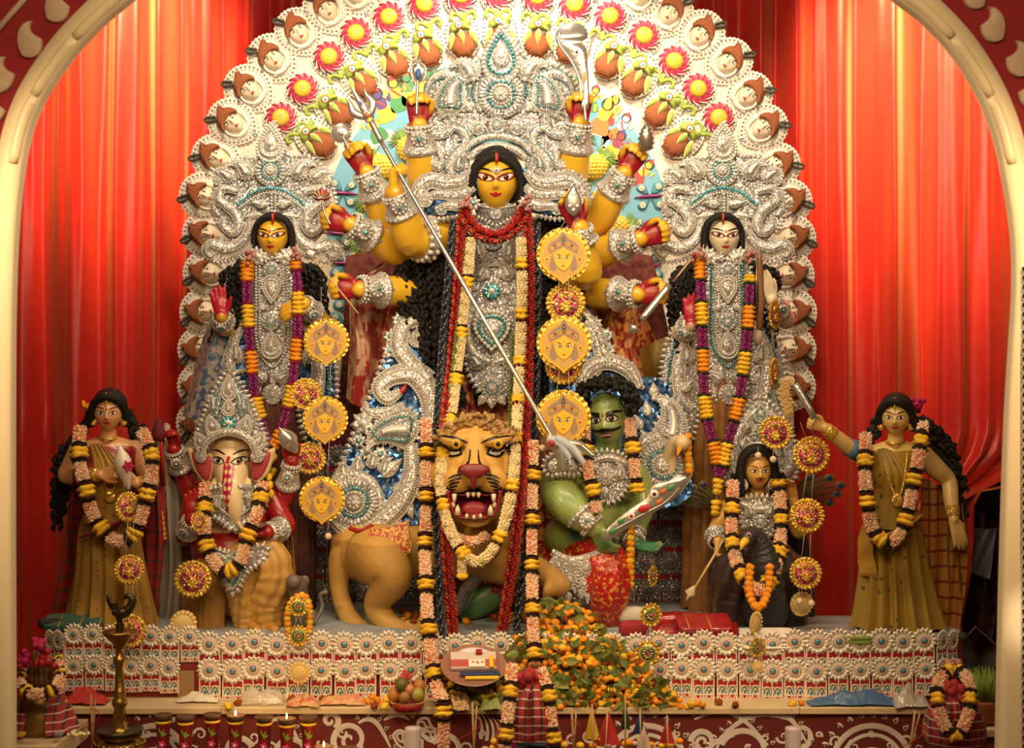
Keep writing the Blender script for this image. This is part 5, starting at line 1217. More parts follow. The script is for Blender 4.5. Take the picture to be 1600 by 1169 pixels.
RP = [(866, 440), (896, 440), (930, 500), (972, 580), (1040, 600), (1062, 700), (1070, 770), (1000, 790), (900, 760), (858, 640)]
O = Orn(durga, .34, tilt); hr = O.plate(RP, m=3, name='hip_panel'); O = Orn(hr, .34, tilt)
O.scroll([(884, 470), (908, 490), (930, 524), (938, 560), (920, 590)], [6, 10, 13, 13, 6], 4, 8); O.flower(928, 506, 14, 8, 3, 0); O.flower(946, 524, 13, 8, 3); O.flower(948, 546, 14, 8, 3, 0); O.rosette(892, 498, 18, 4)
O.scroll([(905, 600), (922, 574), (950, 566), (980, 580), (994, 606)], [8, 12, 13, 12, 8], 6, 10); O.edge([(898, 600), (916, 566), (950, 554), (986, 568), (1002, 604)], 8, 4, 3, 0, False)
O.paisley(1042, 676, 92, 27, .35, -1, 6, 1.3, 2); O.rosette(1028, 722, 36, 8, 1); O.scroll([(990, 760), (984, 724), (1000, 690), (1030, 680), (1056, 694), (1066, 730), (1050, 762)], [5, 8, 10, 10, 10, 9, 5], 5, 8)
for (x, y, a) in ((1010, 690, -2.2), (998, 670, -2.0), (1008, 650, -1.7), (1018, 622, -1.6), (992, 640, -2.4), (1060, 612, -.8)): O.leaf(x, y, 26, 9, a, 3)
# side drapes of brocade
sheet(durga, 'brocade_drape', [[P(600, 408, .5), P(580, 440, .45), P(600, 470, .5), P(636, 420, .5)], [P(550, 450, .46), P(560, 480, .36), P(590, 520, .5), P(634, 500, .48)], [P(545, 540, .44), P(572, 560, .32), P(585, 580, .5), P(606, 560, .44)], [P(540, 622, .45), P(566, 640, .36), P(580, 650, .5), P(600, 640, .46)]], BROC2, 8, ruffle=(3.0, .035))
sheet(durga, 'brocade_drape', [[P(925, 470, .5), P(970, 478, .42), P(1000, 486, .46), P(1020, 520, .44)], [P(940, 520, .48), P(968, 530, .36), P(1000, 540, .48), P(1030, 545, .42)], [P(962, 600, .45), P(985, 590, .36), P(1010, 596, .46), P(1034, 585, .42)], [P(972, 632, .45), P(995, 626, .36), P(1020, 618, .46), P(1040, 600, .42)]], BROC, 8, ruffle=(3.0, .03))
sheet(durga, 'dark_backcloth', [[P(540, 400, .75), P(660, 380, .75), P(880, 380, .75), P(1020, 400, .75)], [P(530, 600, .75), P(660, 600, .72), P(880, 600, .72), P(1060, 600, .75)], [P(500, 800, .75), P(660, 800, .72), P(880, 800, .72), P(1080, 800, .75)]], mat('dark maroon backcloth', (.10, .012, .012), .8, var=(20, (.20, .05, .03), .1)), 8, ruffle=(7, .02))
# things held by the ten hands
def weapon(name, label, b, mats, loc, px=None, cat='weapon', smooth=True): return tag(b.build(name, mats, smooth=smooth, px=px, loc=loc), label, cat)
t0, t1 = P(596, 222, .0), P(872, 700, -.42)
tri = thing('trident', 'long silver trident slanting from the upper left down to the demon chest', 'trident', t1)
put_tube(tri, 'shaft', resample([t0, t1], .05), S(3.4), SILVM, 10)
d = nrm(t0-t1); b = MB()
def headpx(b):
    for s_ in (-1, 1): b.sweep(cr([(0, 6), (s_*9, 0), (s_*15, -10), (s_*13, -22), (s_*15, -32), (s_*10, -26)][:5], 6), np.r_[np.linspace(5, 6, 12), np.linspace(6, .4, 13)], 3, 0, 0)
    b.puff(np.array([(0, 10), (-6, -6), (-5, -18), (0, -44), (5, -18), (6, -6)]), 4, 1, 0); b.puff(circ(0, 2, 7, 14), 3, 2, 0); b.puff([(-4, 4), (0, -2), (4, 4), (0, 10)], 2.5, 4, 1); b.puff([(-2.5, -14), (0, -20), (2.5, -14), (0, -8)], 2, 4, 2)
headpx(b); V = np.vstack(b.V); V = np.c_[rot2(V[:, :2]*1.12, -.52)+np.array((572, 176)), V[:, 2]]; b.V = [V]
b.build('trident_head', [SILVM, mat('orange enamel', (.6, .14, .03), .3), BLUP], tri, px=.0)
put_tube(tri, 'socket', resample([t0+d*.0, P(580, 190, .0)], .02), S(5), SILVM, 10)
b = MB(); b.puff(np.array([(645, 122), (641, 108), (648, 100), (654, 84), (660, 100), (667, 108), (663, 122), (654, 132)]), 6, 0); b.sweep(np.array([(653, 122), (652, 140), (651, 178)]), 2.6, 4, 0); b.puff(circ(654, 116, 5, 10, 9), 3, 5, 2)
for s_ in (-1, 1): b.sweep(cr([(654, 98), (654+s_*10, 104), (654+s_*11, 118), (654+s_*5, 130)], 5), 1.6, 2.5, 2)
weapon('thunderbolt_sceptre', 'short silver sceptre with a petalled head held in the topmost left hand', b, [SILVM, SILVM, BLUP], P(652, 178, .13), .13)
b = MB(); b.prism(circ(533, 208, 15, 40), -1, 1, 0, bev=.4); q = circ(533, 208, 15.5, 20); b.dots(np.c_[q, np.zeros(20)], 1.6, 0); b.puff(circ(533, 208, 4, 10), 1.5, 1, 0); b.sweep(np.array([(536, 214), (545, 232)]), 1.6, 2, 0); weapon('discus', 'toothed silver disc spinning on the finger of the upper left hand', b, [SILVM], P(533, 224, .16), .16)
b = MB()
for i in range(7): a = -PI/2+(i-3)*.42; b.puff(rot2(leafshape(22-abs(i-3)*2, 5, 8), a)+np.array((503, 312)), 2.5, abs(i-3)*-.5+2, 0); b.sweep(rot2(np.array([(2, 0), (20-abs(i-3)*2, 0)]), a)+np.array((503, 312)), .8, 1, 5, 1)
b.sweep(cr([(503, 312), (506, 330), (516, 350)], 5), 1.6, 2, 0, 1); weapon('lotus_bud', 'small red foil lotus with silver veins held in the middle left hand', b, [mat('red foil', (.45, .06, .03), .3, .4), SILVM], P(505, 345, .04), .04, 'lotus')
a0, a1 = P(480, 392, -.02), P(560, 490, -.06); arw = thing('arrow', 'thin wooden arrow with a silver head held in the lowest left hand', 'arrow', a1); put_tube(arw, 'shaft', [a0, a1], S(1.5), mat('pale wood', (.62, .42, .18), .6), 6)
b = MB(); b.puff(rot2(np.array([(-22, 0), (-6, -10), (-2, -4), (8, 0), (-2, 4), (-6, 10)]), .89)+np.array((490, 404)), 3, 0, 0); b.build('arrow_head', [SILVM], arw, px=-.02)
b = MB(); sw = np.array([(908, 168), (912, 140), (903, 112), (886, 86), (870, 68), (868, 52), (880, 40), (900, 36), (914, 44), (918, 58), (908, 66), (916, 76), (918, 100), (920, 130), (920, 168)], float); b.prism(cr(sw, 4, True), -2, 2, 0, bev=1.2)
b.sweep(cr([(908, 150), (904, 120), (890, 92), (874, 70), (874, 52)], 5), 2.2, 1.6, 2, 0); b.puff(leafshape(16, 4, 8)@np.array(((.5, .87), (-.87, .5)))+np.array((896, 74)), 1, 2, 1); b.puff(circ(901, 82, 2.2, 8), 1, 3, 2); b.puff(leafshape(20, 3.5, 7)@np.array(((0, 1), (-1, 0)))+np.array((913, 112)), 1.2, 2, 3); b.sweep(np.array([(913, 160), (915, 188)]), 2.6, 3, 0)
weapon('curved_sword', 'broad curved silver sword with a painted eye raised in the topmost right hand', b, [SILVM, WHITEP, BLACKP, mat('ochre enamel', (.6, .36, .08), .4)], P(914, 185, .13), .13)
b = MB(); M0 = T(P(1010, 228, .14), S(1, .14), align((-.05, -.2, 1))); b.lathe([(0, 34), (3, 32), (6, 28), (9, 25), (8, 22), (12, 20), (10, 16), (14, 12), (11, 8), (14, 4), (10, 0), (12, -4), (4, -8), (0, -8)], 20, 0, M0); weapon('silver_bell', 'small ribbed silver bell held in the raised right hand', b, [mat('worn silver', (.42, .36, .28), .3, .8)], P(1010, 236, .14), None, 'bell')
b = MB(); b.puff(rot2(leafshape(52, 15, 14), -1.57)+np.array((896, 338)), 5, 0, 0)
for (x, y, r_) in ((896, 316, 4), (890, 322, 3), (902, 322, 3), (896, 328, 3), (896, 304, 4)): b.puff(circ(x, y, r_, 10), 1.5, 4, 1)
weapon('silver_leaf', 'leaf-shaped polished silver ornament held up in the right hand above the medallions', b, [SILVM, PEARL], P(896, 338, -.12), -.12, 'ornament')
k0, k1 = P(990, 514, -.02), P(1085, 398, .04); dg_ = thing('long_dagger', 'straight silver dagger slanting through the lowest right hand', 'dagger', k0)
b = MB(); b.tube(resample([P(1052, 440, .02), k1], .05), S(5.5), 8, sx=1, sy=.4); b.build('blade', mat('bronze blade', (.40, .22, .13), .3, .6), dg_); put_tube(dg_, 'grip', resample([P(1002, 500, -.02), P(1046, 446, .02)], .03), S(5.5), SILVM, 10); b = MB(); b.lathe([(0, 9), (5, 7), (8, 1), (9, -4), (0, -7)], 14, 0, T(k0, S(1), align(k0-k1))); b.build('pommel', SILVM, dg_)
b = MB(); b.dots([P(1085, 398, .02)], S(4)); b.build('red_tip', REDP, dg_)
# ---------------------------------------------------------------- the two goddesses at the sides
def side_goddess(cx, skin, label, seed, y=.25, hands='L'):
    g = thing('goddess_statue', label, 'statue', P(cx, 960, y))
    hy = 371; c = P(cx+(0 if hands == 'L' else 2), hy, y); wd = S(24.5, y); R = rot_head((.0 if hands == 'L' else -.05), .06)
    X = lambda x: cx+x
    bl = [blob(P(X(2), 470, y+.12), (S(44), .09, S(72))), blob(P(X(4), 570, y+.12), (S(38), .09, S(70))), chain([P(X(0), 430, y+.08), P(X(0), 400, y+.03)], [.045, .04]), chain([P(X(-42), 432, y+.12), P(X(0), 428, y+.12), P(X(44), 432, y+.12)], [.055, .07, .055]), head_shape(c, wd, R)]
    pts = []
    if hands == 'L':
        A = [((-44, 436, .36), (-74, 512, .22), (-80, 494, .10), (-.15, 0, 1), (.1, -1, 0), 1, (.06, .08, .06), 52, 1), ((46, 436, .36), (76, 500, .26), (50, 474, .06), (-1, 0, -.45), (0, 1, -.2), 1, (.25, .3, .2), 52, 0)]
    else:
        A = [((-44, 436, .36), (-66, 520, .24), (-50, 508, .12), (0, 0, 1), (-.15, -1, 0), 1, (.05, .06, .05), 54, 1), ((46, 436, .36), (98, 500, .26), (76, 468, .08), (-.35, -.1, 1), (-.5, 1, 0), -1, (.15, .2, .15), 54, 0)]
    cuffs = []
    for sh, el, wr, d, n, sd, cu, sz, red in A:
        a, e, w_ = P(X(sh[0]), sh[1], sh[2]), P(X(el[0]), el[1], el[2]), P(X(wr[0]), wr[1], wr[2]); k = S(1, y)
        bl.append(chain([a, a*.5+e*.5, e, w_], [18*k, 17*k, 15*k, 10*k])); bl.extend(hand(w_, d, n, sz*k, cu, sd, .10, .1, .16)); cuffs.append((w_, e, k))
        if red: h = w_+nrm(d)*sz*k*.55; pts.append((h, sz*k*.62, (.42, .008, .03), .35, nrm(n)))
        else: pts.append((w_+nrm(d)*sz*k*.95, sz*k*.16, (.5, .05, .05), .5))
    f = figure('body', bl, g, skin, pts, .0054); face(f, c, R, wd, 'devi')
    for w_, e, k in cuffs: cuff(g, w_, w_+(e-w_)*.6, 11*k, 15*k)
    b = MB(); b.stamp(BALLH, ell(c+np.array((0, .035, .012)), (wd*1.16, wd*1.0, wd*1.5)))
    ar = cr([P(X(-29), hy+34, y-.02), P(X(-30), hy, y-.04), P(X(-24), hy-20, y-.06), P(X(-10), hy-31, y-.08), P(X(0), hy-33, y-.085), P(X(10), hy-31, y-.08), P(X(24), hy-20, y-.06), P(X(30), hy, y-.04), P(X(29), hy+34, y-.02)], 8); b.tube(ar, .014, 8); b.tube(ar+np.array((0, .02, .009)), .017, 8)
    LC = []
    for s_ in (-1, 1):
        for k in range(9): LC.append([P(X(s_*(28+k*3)), 402+k*2, y+.04), P(X(s_*(36+k*5)), 430, y+.02), P(X(s_*(40+k*5)), 480, y+.0), P(X(s_*(44+k*4)), 520+(k % 4)*16, y+.02)])
    if hands == 'L': LC += [[P(X(-66), 470, y), P(X(-84), 520, y), P(X(-88), 545, y)]]
    LC = [[q+RNG.normal(0, .02, 3)*(i > 0) for i, q in enumerate(l)] for l in LC for _ in range(3)]; hairlocks(g, LC, S(5), seed, 'hair', extra=b, wob=.5)
    b = MB(); b.tube([P(X(0), hy-38, y-.105), P(X(0), hy-30, y-.10), P(X(0), hy-22, y-.092)], S(1.8), 6); b.build('vermilion_parting', MATS['vermilion'], g)
    # crown
    m = lambda pts: [(X(x), yy) for x, yy in pts]; h = [(0, 192), (12, 218), (22, 244), (52, 246), (76, 262), (92, 292), (96, 330), (80, 362), (50, 388), (34, 360), (30, 336)]
    CRo = m(h)+m([(-x, yy) for x, yy in h[::-1][:-1]])
    base = MB(); base.prism(cr(CRo, 3, True), -6, 0, 4, bev=1.5); cw = base.build('crown', ORN, g, px=y+.06, smooth=False); O = Orn(cw, y+.06)
    O.edge(m(h[:8]), 7, 3.2, 0, 0, False); O.edge(m([(-x, yy) for x, yy in h[:8]][::-1]), 7, 3.2, 0, 0, False)
    O.drop(X(-2), 224, 66, 26, 0, 5, 2); O.rosette(X(-2), 268, 25, 5); b = MB(); q = resample(cr(m([(-52, 320), (-28, 302), (-2, 295), (26, 302), (50, 320)]), 6), 4); b.dots(np.c_[q, np.full(len(q), 12)], 3.0, 1, squash=.8); O.out(b, 'teal_arc')
    O.beads(m([(-50, 326), (-26, 309), (-2, 302), (24, 309), (48, 326)]), 2.2, z=11); O.beads(m([(0, 305), (0, 336)]), 2.4, z=10); O.beads(m([(6, 305), (6, 336)]), 1.8, z=10)
    for s_ in (-1, 1):
        q = lambda pts: m([(s_*x, yy) for x, yy in pts])
        O.paisley(X(s_*40), 272, 46, 15, .35*s_, s_, 4, 1.3, 2); O.paisley(X(s_*68), 278, 40, 13, .6*s_, s_, 3, 1.5, 2); O.leaf(X(s_*6), 322, 28, 8, (-.2 if s_ > 0 else PI+.2), 8); O.leaf(X(s_*14), 336, 32, 7, (.15 if s_ > 0 else PI-.15), 8)
        O.scroll(q([(54, 300), (76, 296), (84, 312), (72, 322), (58, 334), (52, 352), (62, 364), (76, 354), (74, 340)]), [4, 7, 8, 7, 8, 8, 7, 5, 2], 5, bm=(2, 2, 2))
        O.scroll(q([(34, 340), (38, 366), (52, 384), (72, 390), (92, 384), (102, 392), (96, 402), (88, 396)]), [4, 8, 10, 11, 10, 8, 5, 2], 6, bm=(2, 2, 2)); O.edge(q([(36, 392), (60, 402), (84, 408), (104, 402), (106, 386)]), 6, 3, 2, 0, False); O.scroll(q([(88, 300), (92, 322), (84, 338)]), [4, 6, 3], 2); O.rosette(X(s_*84), 282, 9, 4, 2)
        OF = Orn(cw, y-.03); OF.flower(X(s_*21), 402, 16, 8, 4, 0, m2=2); OF.flower(X(s_*26), 396, 12, 7, 2, 0, m2=2)
    for i in range(24): x, yy = random.uniform(-86, 86), random.uniform(256, 360); (abs(x) > 34) and O.leaf(X(x), yy, 12, 4, random.uniform(0, 6.28), 1)
    # long breast plate and apron
    bg = lambda V: np.c_[V[:, 0], V[:, 1], V[:, 2]+26*np.sqrt(np.clip(1-((V[:, 0]-X(3))/52)**2, 0, 1))]
    BPo = m([(-30, 408), (34, 408), (38, 470), (38, 540), (26, 580), (34, 608), (4, 636), (-24, 608), (-20, 580), (-30, 540), (-32, 470)]); O = Orn(g, y+.05, bg); bp = O.plate(BPo, name='breast_plate'); O = Orn(bp, y+.05, bg)
    O.edge(BPo, 8, 3, 1, 0); O.beads(m([(-22, 410), (-22, 480), (-20, 540), (4, 574), (27, 540), (28, 480), (26, 410)]), 2.4, z=3, m=1 if hands != 'L' else 2); O.beads(m([(-16, 410), (-16, 480), (-14, 536), (4, 564), (21, 536), (22, 480), (20, 410)]), 2.2, z=3)
    O.rosette(X(3), 424, 13, 4); O.drop(X(3), 454, 46, 18, PI, 4, 2); O.rosette(X(2), 504, 14, 4, 1); O.drop(X(3), 540, 46, 19, 0, 4, 2); O.rosette(X(4), 616, 16, 5, 2)
    for s_ in (-1, 1): O.paisley(X(3+s_*14), 592, 28, 10, s_*.7, s_, 4, 1.2, 2); O.leaf(X(3+s_*8), 478, 20, 6, (.5 if s_ > 0 else PI-.5), 3); O.flower(X(3+s_*11), 405, 9, 7, 3, 0, m2=2)
    return g, X
laks, XL = side_goddess(426, (.80, .46, .03), 'yellow goddess statue with one red palm raised, wearing a blue shawl, on the left', 21)
saras, XS = side_goddess(1130, (.80, .66, .44), 'cream white goddess statue with a silver crown and brown skirt, on the right', 22, hands='R')
BLUB = mat('blue silk brocade', (.045, .09, .20), .45, var=(30, (.34, .30, .26), .05), sheen=.3)
sheet(laks, 'blue_shawl', [[P(332, 488, .3), P(352, 500, .22), P(372, 540, .3)], [P(312, 540, .3), P(338, 560, .18), P(362, 590, .28)], [P(296, 600, .3), P(322, 620, .18), P(346, 640, .26)], [P(284, 650, .3), P(310, 656, .2), P(332, 654, .26)]], BLUB, 8, ruffle=(2, .02))
for st, x0, mt in ((laks, 428, mat('dark plum skirt', (.07, .015, .014), .7, var=(20, (.14, .04, .02), .2))), (saras, 1130, mat('copper brown silk', (.20, .075, .018), .5, var=(16, (.30, .14, .03), .2), sheen=.3))):
    q = P(x0, 900, .33); loft(st, 'skirt', [(q[0], .33, P(0, 560, .33)[2], .12, .10, .2), (q[0], .33, P(0, 640, .33)[2], .17, .14, .8), (q[0], .33, P(0, 780, .33)[2], .20, .16, 1), (q[0], .33, PZ+.01, .21, .17, 1)], mt, 90, 15, .10)
# side panels
for st, cx, sgs in ((laks, 428, (-1, 1)), (saras, 1130, (-1, 1))):
    for s_ in sgs:
        q = lambda pts: [(cx+s_*x, y) for x, y in pts]
        PO = q([(40, 470), (74, 510), (92, 560), (96, 620), (84, 680), (52, 690), (36, 600)]); O = Orn(st, .24); pp = O.plate(PO, m=3 if st is laks else 4, name='hip_panel'); O = Orn(pp, .24)
        O.edge(PO, 9, 3.4, 1, 0); O.beads(q([(44, 488), (66, 520), (82, 560), (86, 612), (76, 664), (58, 676)]), 2.6, z=3, m=1); O.scroll(q([(42, 500), (60, 530), (70, 572), (66, 620), (50, 640)]), [4, 8, 11, 11, 5], 3, bm=(2, 2, 2)); O.paisley(cx+s_*70, 640, 44, 15, s_*.3, -s_, 4, 1.2, 1); O.paisley(cx+s_*58, 560, 40, 12, s_*-.2, s_, 6, 1, 2)
        for i in range(8): O.leaf(cx+s_*random.uniform(46, 84), random.uniform(510, 660), 14, 4.5, random.uniform(0, 6.28), 2)
sheet(saras, 'olive_scarf', [[P(1000, 545, .4), P(1030, 530, .3), P(1060, 520, .32)], [P(1005, 580, .4), P(1034, 560, .28), P(1062, 548, .3)], [P(1012, 600, .42), P(1040, 582, .3), P(1066, 560, .3)]], mat('olive silk', (.20, .12, .02), .5), 6, ruffle=(2, .02))
vee = thing('lute', 'slim brown lute neck held upright by the cream goddess', 'lute', P(1190, 520, .1)); put_tube(vee, 'neck', resample([P(1186, 395, .04), P(1190, 470, .06), P(1186, 520, .1)], .04), S(5), mat('worn wood lacquer', (.26, .12, .06), .4), 10); put_tube(vee, 'strings', [P(1182, 395, .02), P(1182, 505, .05)], .002, SILVM, 5)
b = MB(); b.lathe([(0, 14), (7, 10), (9, 0), (6, -10), (0, -12)], 14, 0, T(P(1184, 527, .1), S(1))); b.build('gourd', mat('faded foil tuft', (.55, .42, .38), .5), vee)

# ---------------------------------------------------------------- elephant-headed figure
gan = thing('elephant_headed_statue', 'seated elephant-headed statue with a red body, silver crown and golden dhoti', 'statue', P(365, 985, -.1))
gy = -.12; gp = lambda x, y, d=0.0: P(x, y, gy+d); k = S(1, gy); REDB = (.36, .012, .012); IV = (.80, .62, .34)
bl = [blob(gp(362, 722, .04), (33*k, 38*k, 46*k)), blob(gp(362, 695, .05), (33*k, 34*k, 30*k)), chain([gp(362, 740, -.06), gp(363, 765, -.13), gp(366, 790, -.15), gp(370, 812, -.14), gp(374, 826, -.12)], [26*k, 19*k, 15*k, 11*k, 9*k]),
      blob(gp(364, 812, .10), (62*k, .16, 62*k)), blob(gp(364, 858, .06), (66*k, .20, 50*k)), chain([gp(305, 775, .12), gp(362, 765, .12), gp(420, 775, .12)], [.07, .09, .07])]
for s_ in (-1, 1): bl.append(chain([gp(362+s_*26, 752, -.08), gp(362+s_*31, 764, -.13)], [5*k, 2.5*k]))
GH = [((304, 775, .12), (288, 745, .16), (272, 702, .05), (-.1, -.1, 1), (-.4, -1, 0), 1, (.9, 1.2, .8), 50), ((424, 775, .12), (446, 775, .10), (456, 722, .0), (.1, -.1, 1), (.2, -1, 0), -1, (.8, 1.1, .8), 52), ((306, 780, .08), (290, 838, .02), (300, 812, -.14), (0, 0, 1), (.1, -1, 0), 1, (.06, .08, .05), 52), ((424, 780, .08), (446, 825, .02), (418, 832, -.16), (-1, -.1, .0), (0, -.3, 1), 1, (.35, .4, .3), 52)]
for sh, el, wr, d, n, sd, cu, sz in GH:
    a, e, w_ = gp(*sh), gp(*el), gp(*wr); bl.append(chain([a, a*.5+e*.5, e, w_], [.062, .06, .052, .036])); bl += hand(w_, d, n, sz*k, cu, sd, .1, .3, .18)
nz = gp(0, 764)[2]
def gpaint(V, N, C):
    red = ((V[:, 2] < gp(0, 768)[2]) & (V[:, 1] > gy-.04)) | ((np.abs(V[:, 0]-gp(362, 0)[0]) > 40*k) & (V[:, 2] < gp(0, 745)[2])) | (np.abs(V[:, 0]-gp(362, 0)[0]) > 60*k) | (V[:, 2] < gp(0, 830)[2]); C[red] = REDB
    x = (V[:, 0]-gp(365, 0)[0])/k; yy = (gp(0, 700)[2]-V[:, 2])/k; st = (~red) & (V[:, 1] < gy-.05) & (yy > 20) & (yy < 110) & (np.abs(x) < 9*np.clip((110-yy)/60, .2, 1)) & (np.sin(yy*.5)+np.cos(x*.9) > -.5); C[st] = (.45, .01, .05); return C
f = figure('body', bl, gan, IV, (), .006, extra=gpaint)
face(f, gp(362, 722, .0), rot_head(), 42*k, 'animal'); decal(f, 'forehead_mark', REDP, *arc_pair(0, .12, .07, 8, .14), gp(362, 722), rot_head(), 42*k)
PINKE = mat('pink ear paint', (.42, .05, .07), .5, bump=(30, .4))
for s_ in (-1, 1):
    eo = [(362+s_*x, y) for x, y in ((31, 708), (44, 710), (68, 700), (62, 728), (50, 748), (36, 754), (30, 735))]; b = MB(); b.puff(cr(eo, 5, True), 5, 0); b.puff((cr(eo, 5, True)-np.mean(eo, 0))*.80+np.mean(eo, 0)+np.array((-2*s_, 1)), 3, 4, 1); b.build('ear', [mat('ivory paint', IV, .4), PINKE], gan, px=gy-.03)
for w_, e, _ in [(gp(*q[2]), gp(*q[1]), 0) for q in GH]: cuff(gan, w_, w_+(e-w_)*.75, 11.5*k, 16*k)
h = [(0, 582), (16, 600), (30, 625), (42, 655), (56, 690), (48, 712), (34, 690), (20, 676)]; CRo = [(362+x, y) for x, y in h]+[(362, 672)]+[(362-x, y) for x, y in h[::-1][:-1]]
bgn = lambda V: np.c_[V[:, 0], V[:, 1], V[:, 2]+24*np.sqrt(np.clip(1-((V[:, 0]-362)/62)**2, 0, 1))]
b = MB(); c0 = np.array((362, 650)); q = cr(CRo, 3, True); V = np.concatenate([np.c_[c0+(q-c0)*f_, np.full(len(q), 0)] for f_ in np.linspace(1, .02, 10)]); b.add(V, quads(10, len(q), cv=True), 4); gc = b.build('crown', ORN, gan, px=gy-.01, warp=bgn); O = Orn(gc, gy-.01, bgn)
O.edge(CRo, 8, 3.4, 1, 0); O.scroll([(318, 712), (326, 690), (344, 678), (362, 674), (382, 678), (398, 690), (406, 712)], [5, 6, 6, 6, 6, 6, 5], 5, bm=(2, 2, 2)); O.flower(362, 660, 14, 9, 4, 1, m2=2); O.drop(362, 636, 30, 12, 0, 4, 2); O.drop(362, 606, 44, 14, 0, 3, 2)
for s_ in (-1, 1):
    O.drop(362+s_*26, 664, 36, 14, s_*.3, 4, 2); O.drop(362+s_*46, 688, 34, 14, s_*.5, 4, 2); O.scroll([(362+s_*x, y) for x, y in ((20, 650), (16, 625), (10, 600))], [3, 4, 3], 3, bm=(1, 1, 1)); O.paisley(362+s_*24, 638, 30, 9, s_*-.2, s_, 3, 1, 1, scal=False); O.rosette(362+s_*44, 712, 10, 5, 2)
O = Orn(gan, gy-.17, lambda V: np.c_[V[:, 0], V[:, 1], V[:, 2]-18*((V[:, 0]-364)/50)**2]); NP = [(322, 772), (340, 764), (390, 764), (408, 772), (404, 800), (386, 812), (366, 826), (346, 812), (326, 800)]; npb = O.plate(NP, name='neck_plate'); O = Orn(npb, gy-.17, O.w); O.edge(NP, 8, 4.2, 1, 0); O.beads([(334, 786), (350, 800), (366, 808), (384, 800), (398, 786)], 2.2); O.paisley(336, 788, 28, 10, .3, 1, 3, 1, 2, scal=False); O.paisley(396, 788, 28, 10, -.3, -1, 3, 1, 2, scal=False)
O = Orn(gan, gy-.28, lambda V: np.c_[V[:, 0], V[:, 1], V[:, 2]-22*((V[:, 0]-364)/56)**2]); WB = [(326, 858), (364, 868), (410, 856), (412, 872), (384, 892), (364, 926), (350, 896), (324, 876)]; wb = O.plate(WB, name='waist_plate'); O = Orn(wb, gy-.28, O.w); O.edge(WB, 8, 4, 1, 0); O.rosette(358, 878, 12, 3, 1); O.drop(364, 902, 40, 16, PI, 3, 1); O.paisley(336, 872, 26, 9, 1.2, 1, 3, 1, 2, scal=False); O.paisley(394, 870, 26, 9, -1.2, -1, 3, 1, 2, scal=False); O.flower(384, 876, 9, 7, 3, 0)
DHO = mat('golden silk dhoti', (.46, .24, .045), .5, var=(9, (.56, .33, .08), .3), sheen=.25, bump=(40, .2)); NET = dotmat('golden net cloth', (.36, .17, .025), (.50, .28, .06), 60, .3, .6)
def legcloth(parent, name, pts, rad, mt, folds=9, amp=.07, seed=0, cross=.8):
    q = cr(np.c_[np.array(pts), np.array(rad)], 10); b = MB(); n = len(q); a = np.linspace(0, 2*PI, 40, endpoint=False); V = []
    t = np.gradient(q[:, :3], axis=0)
    for i in range(n):
        R = align(t[i], (0, -1, .1)); u = i/n
        rr = q[i, 3]*(1+amp*np.sin(folds*a+3*math.sin(u*5)+seed)+amp*cross*np.sin(u*60+2*np.cos(a+seed)+a))
        V.append(q[i, :3]+(R[:, 0][None]*np.cos(a)[:, None]+R[:, 1][None]*np.sin(a)[:, None])*rr[:, None])
    b.add(np.vstack(V), quads(n, 40, cv=True)); b.dots([q[0, :3], q[-1, :3]], q[[0, -1], 3]*.99, 0, BALL); return b.build(name, mt, parent)
legcloth(gan, 'dhoti_leg', [gp(384, 872, .06), gp(418, 872, -.12), gp(424, 905, -.14), gp(414, 945, -.12), gp(418, 980, -.12)], [.12, .10, .10, .095, .075], DHO, 9, .09, 1, .4)
legcloth(gan, 'dhoti_leg', [gp(346, 872, .06), gp(370, 885, -.14), gp(378, 925, -.16), gp(382, 965, -.14), gp(384, 985, -.14)], [.11, .10, .07, .06, .05], DHO, 8, .10, 2, .45)
b = MB(); b.dots([gp(430, 868, -.16)], 9*k, 0, BALL); b.build('red_knee', mat('red clay', REDB, .4), gan)
for x in (392, 420):
    f_ = chain([gp(x, 978, -.14), gp(x+6, 984, -.2), gp(x+10, 986, -.26)], [.035, .034, .025]); b = MB(); b.tube(f_[1][:, :3], f_[1][:, 3], 12); b.dots(f_[1][[0, -1], :3], f_[1][[0, -1], 3], 0, BALL); b.build('foot', mat('golden skin paint', (.50, .26, .05), .5), gan)
sheet(gan, 'net_shawl', [[gp(300, 760, .2), gp(362, 752, .24), gp(430, 752, .2), gp(450, 762, .2)], [gp(286, 830, .22), gp(362, 840, .3), gp(440, 830, .22), gp(458, 850, .16)], [gp(280, 900, .2), gp(362, 900, .3), gp(440, 900, .22), gp(462, 930, .16)], [gp(284, 978, .2), gp(362, 978, .3), gp(440, 970, .22), gp(456, 962, .16)]], NET, 8, ruffle=(9, .018))
sheet(gan, 'net_shawl', [[gp(300, 876, -.08), gp(320, 872, -.16), gp(352, 880, -.12)], [gp(296, 930, -.1), gp(322, 930, -.19), gp(352, 936, -.14)], [gp(292, 986, -.1), gp(322, 988, -.19), gp(350, 986, -.14)]], NET, 8, ruffle=(7, .012))
cs = thing('conch_shell', 'silver-patterned conch shell held up in the red left hand of the elephant-headed statue', 'conch', gp(452, 700, -.06)); b = MB(); b.lathe([(0, 26), (4, 20), (9, 14), (13, 5), (14, -3), (10, -12), (5, -22), (0, -26)], 20, 0, T(gp(450, 688, -.08), k, align((-.5, -.3, .8))), flute=(5, .08)); b.build('shell', SILVM, cs)
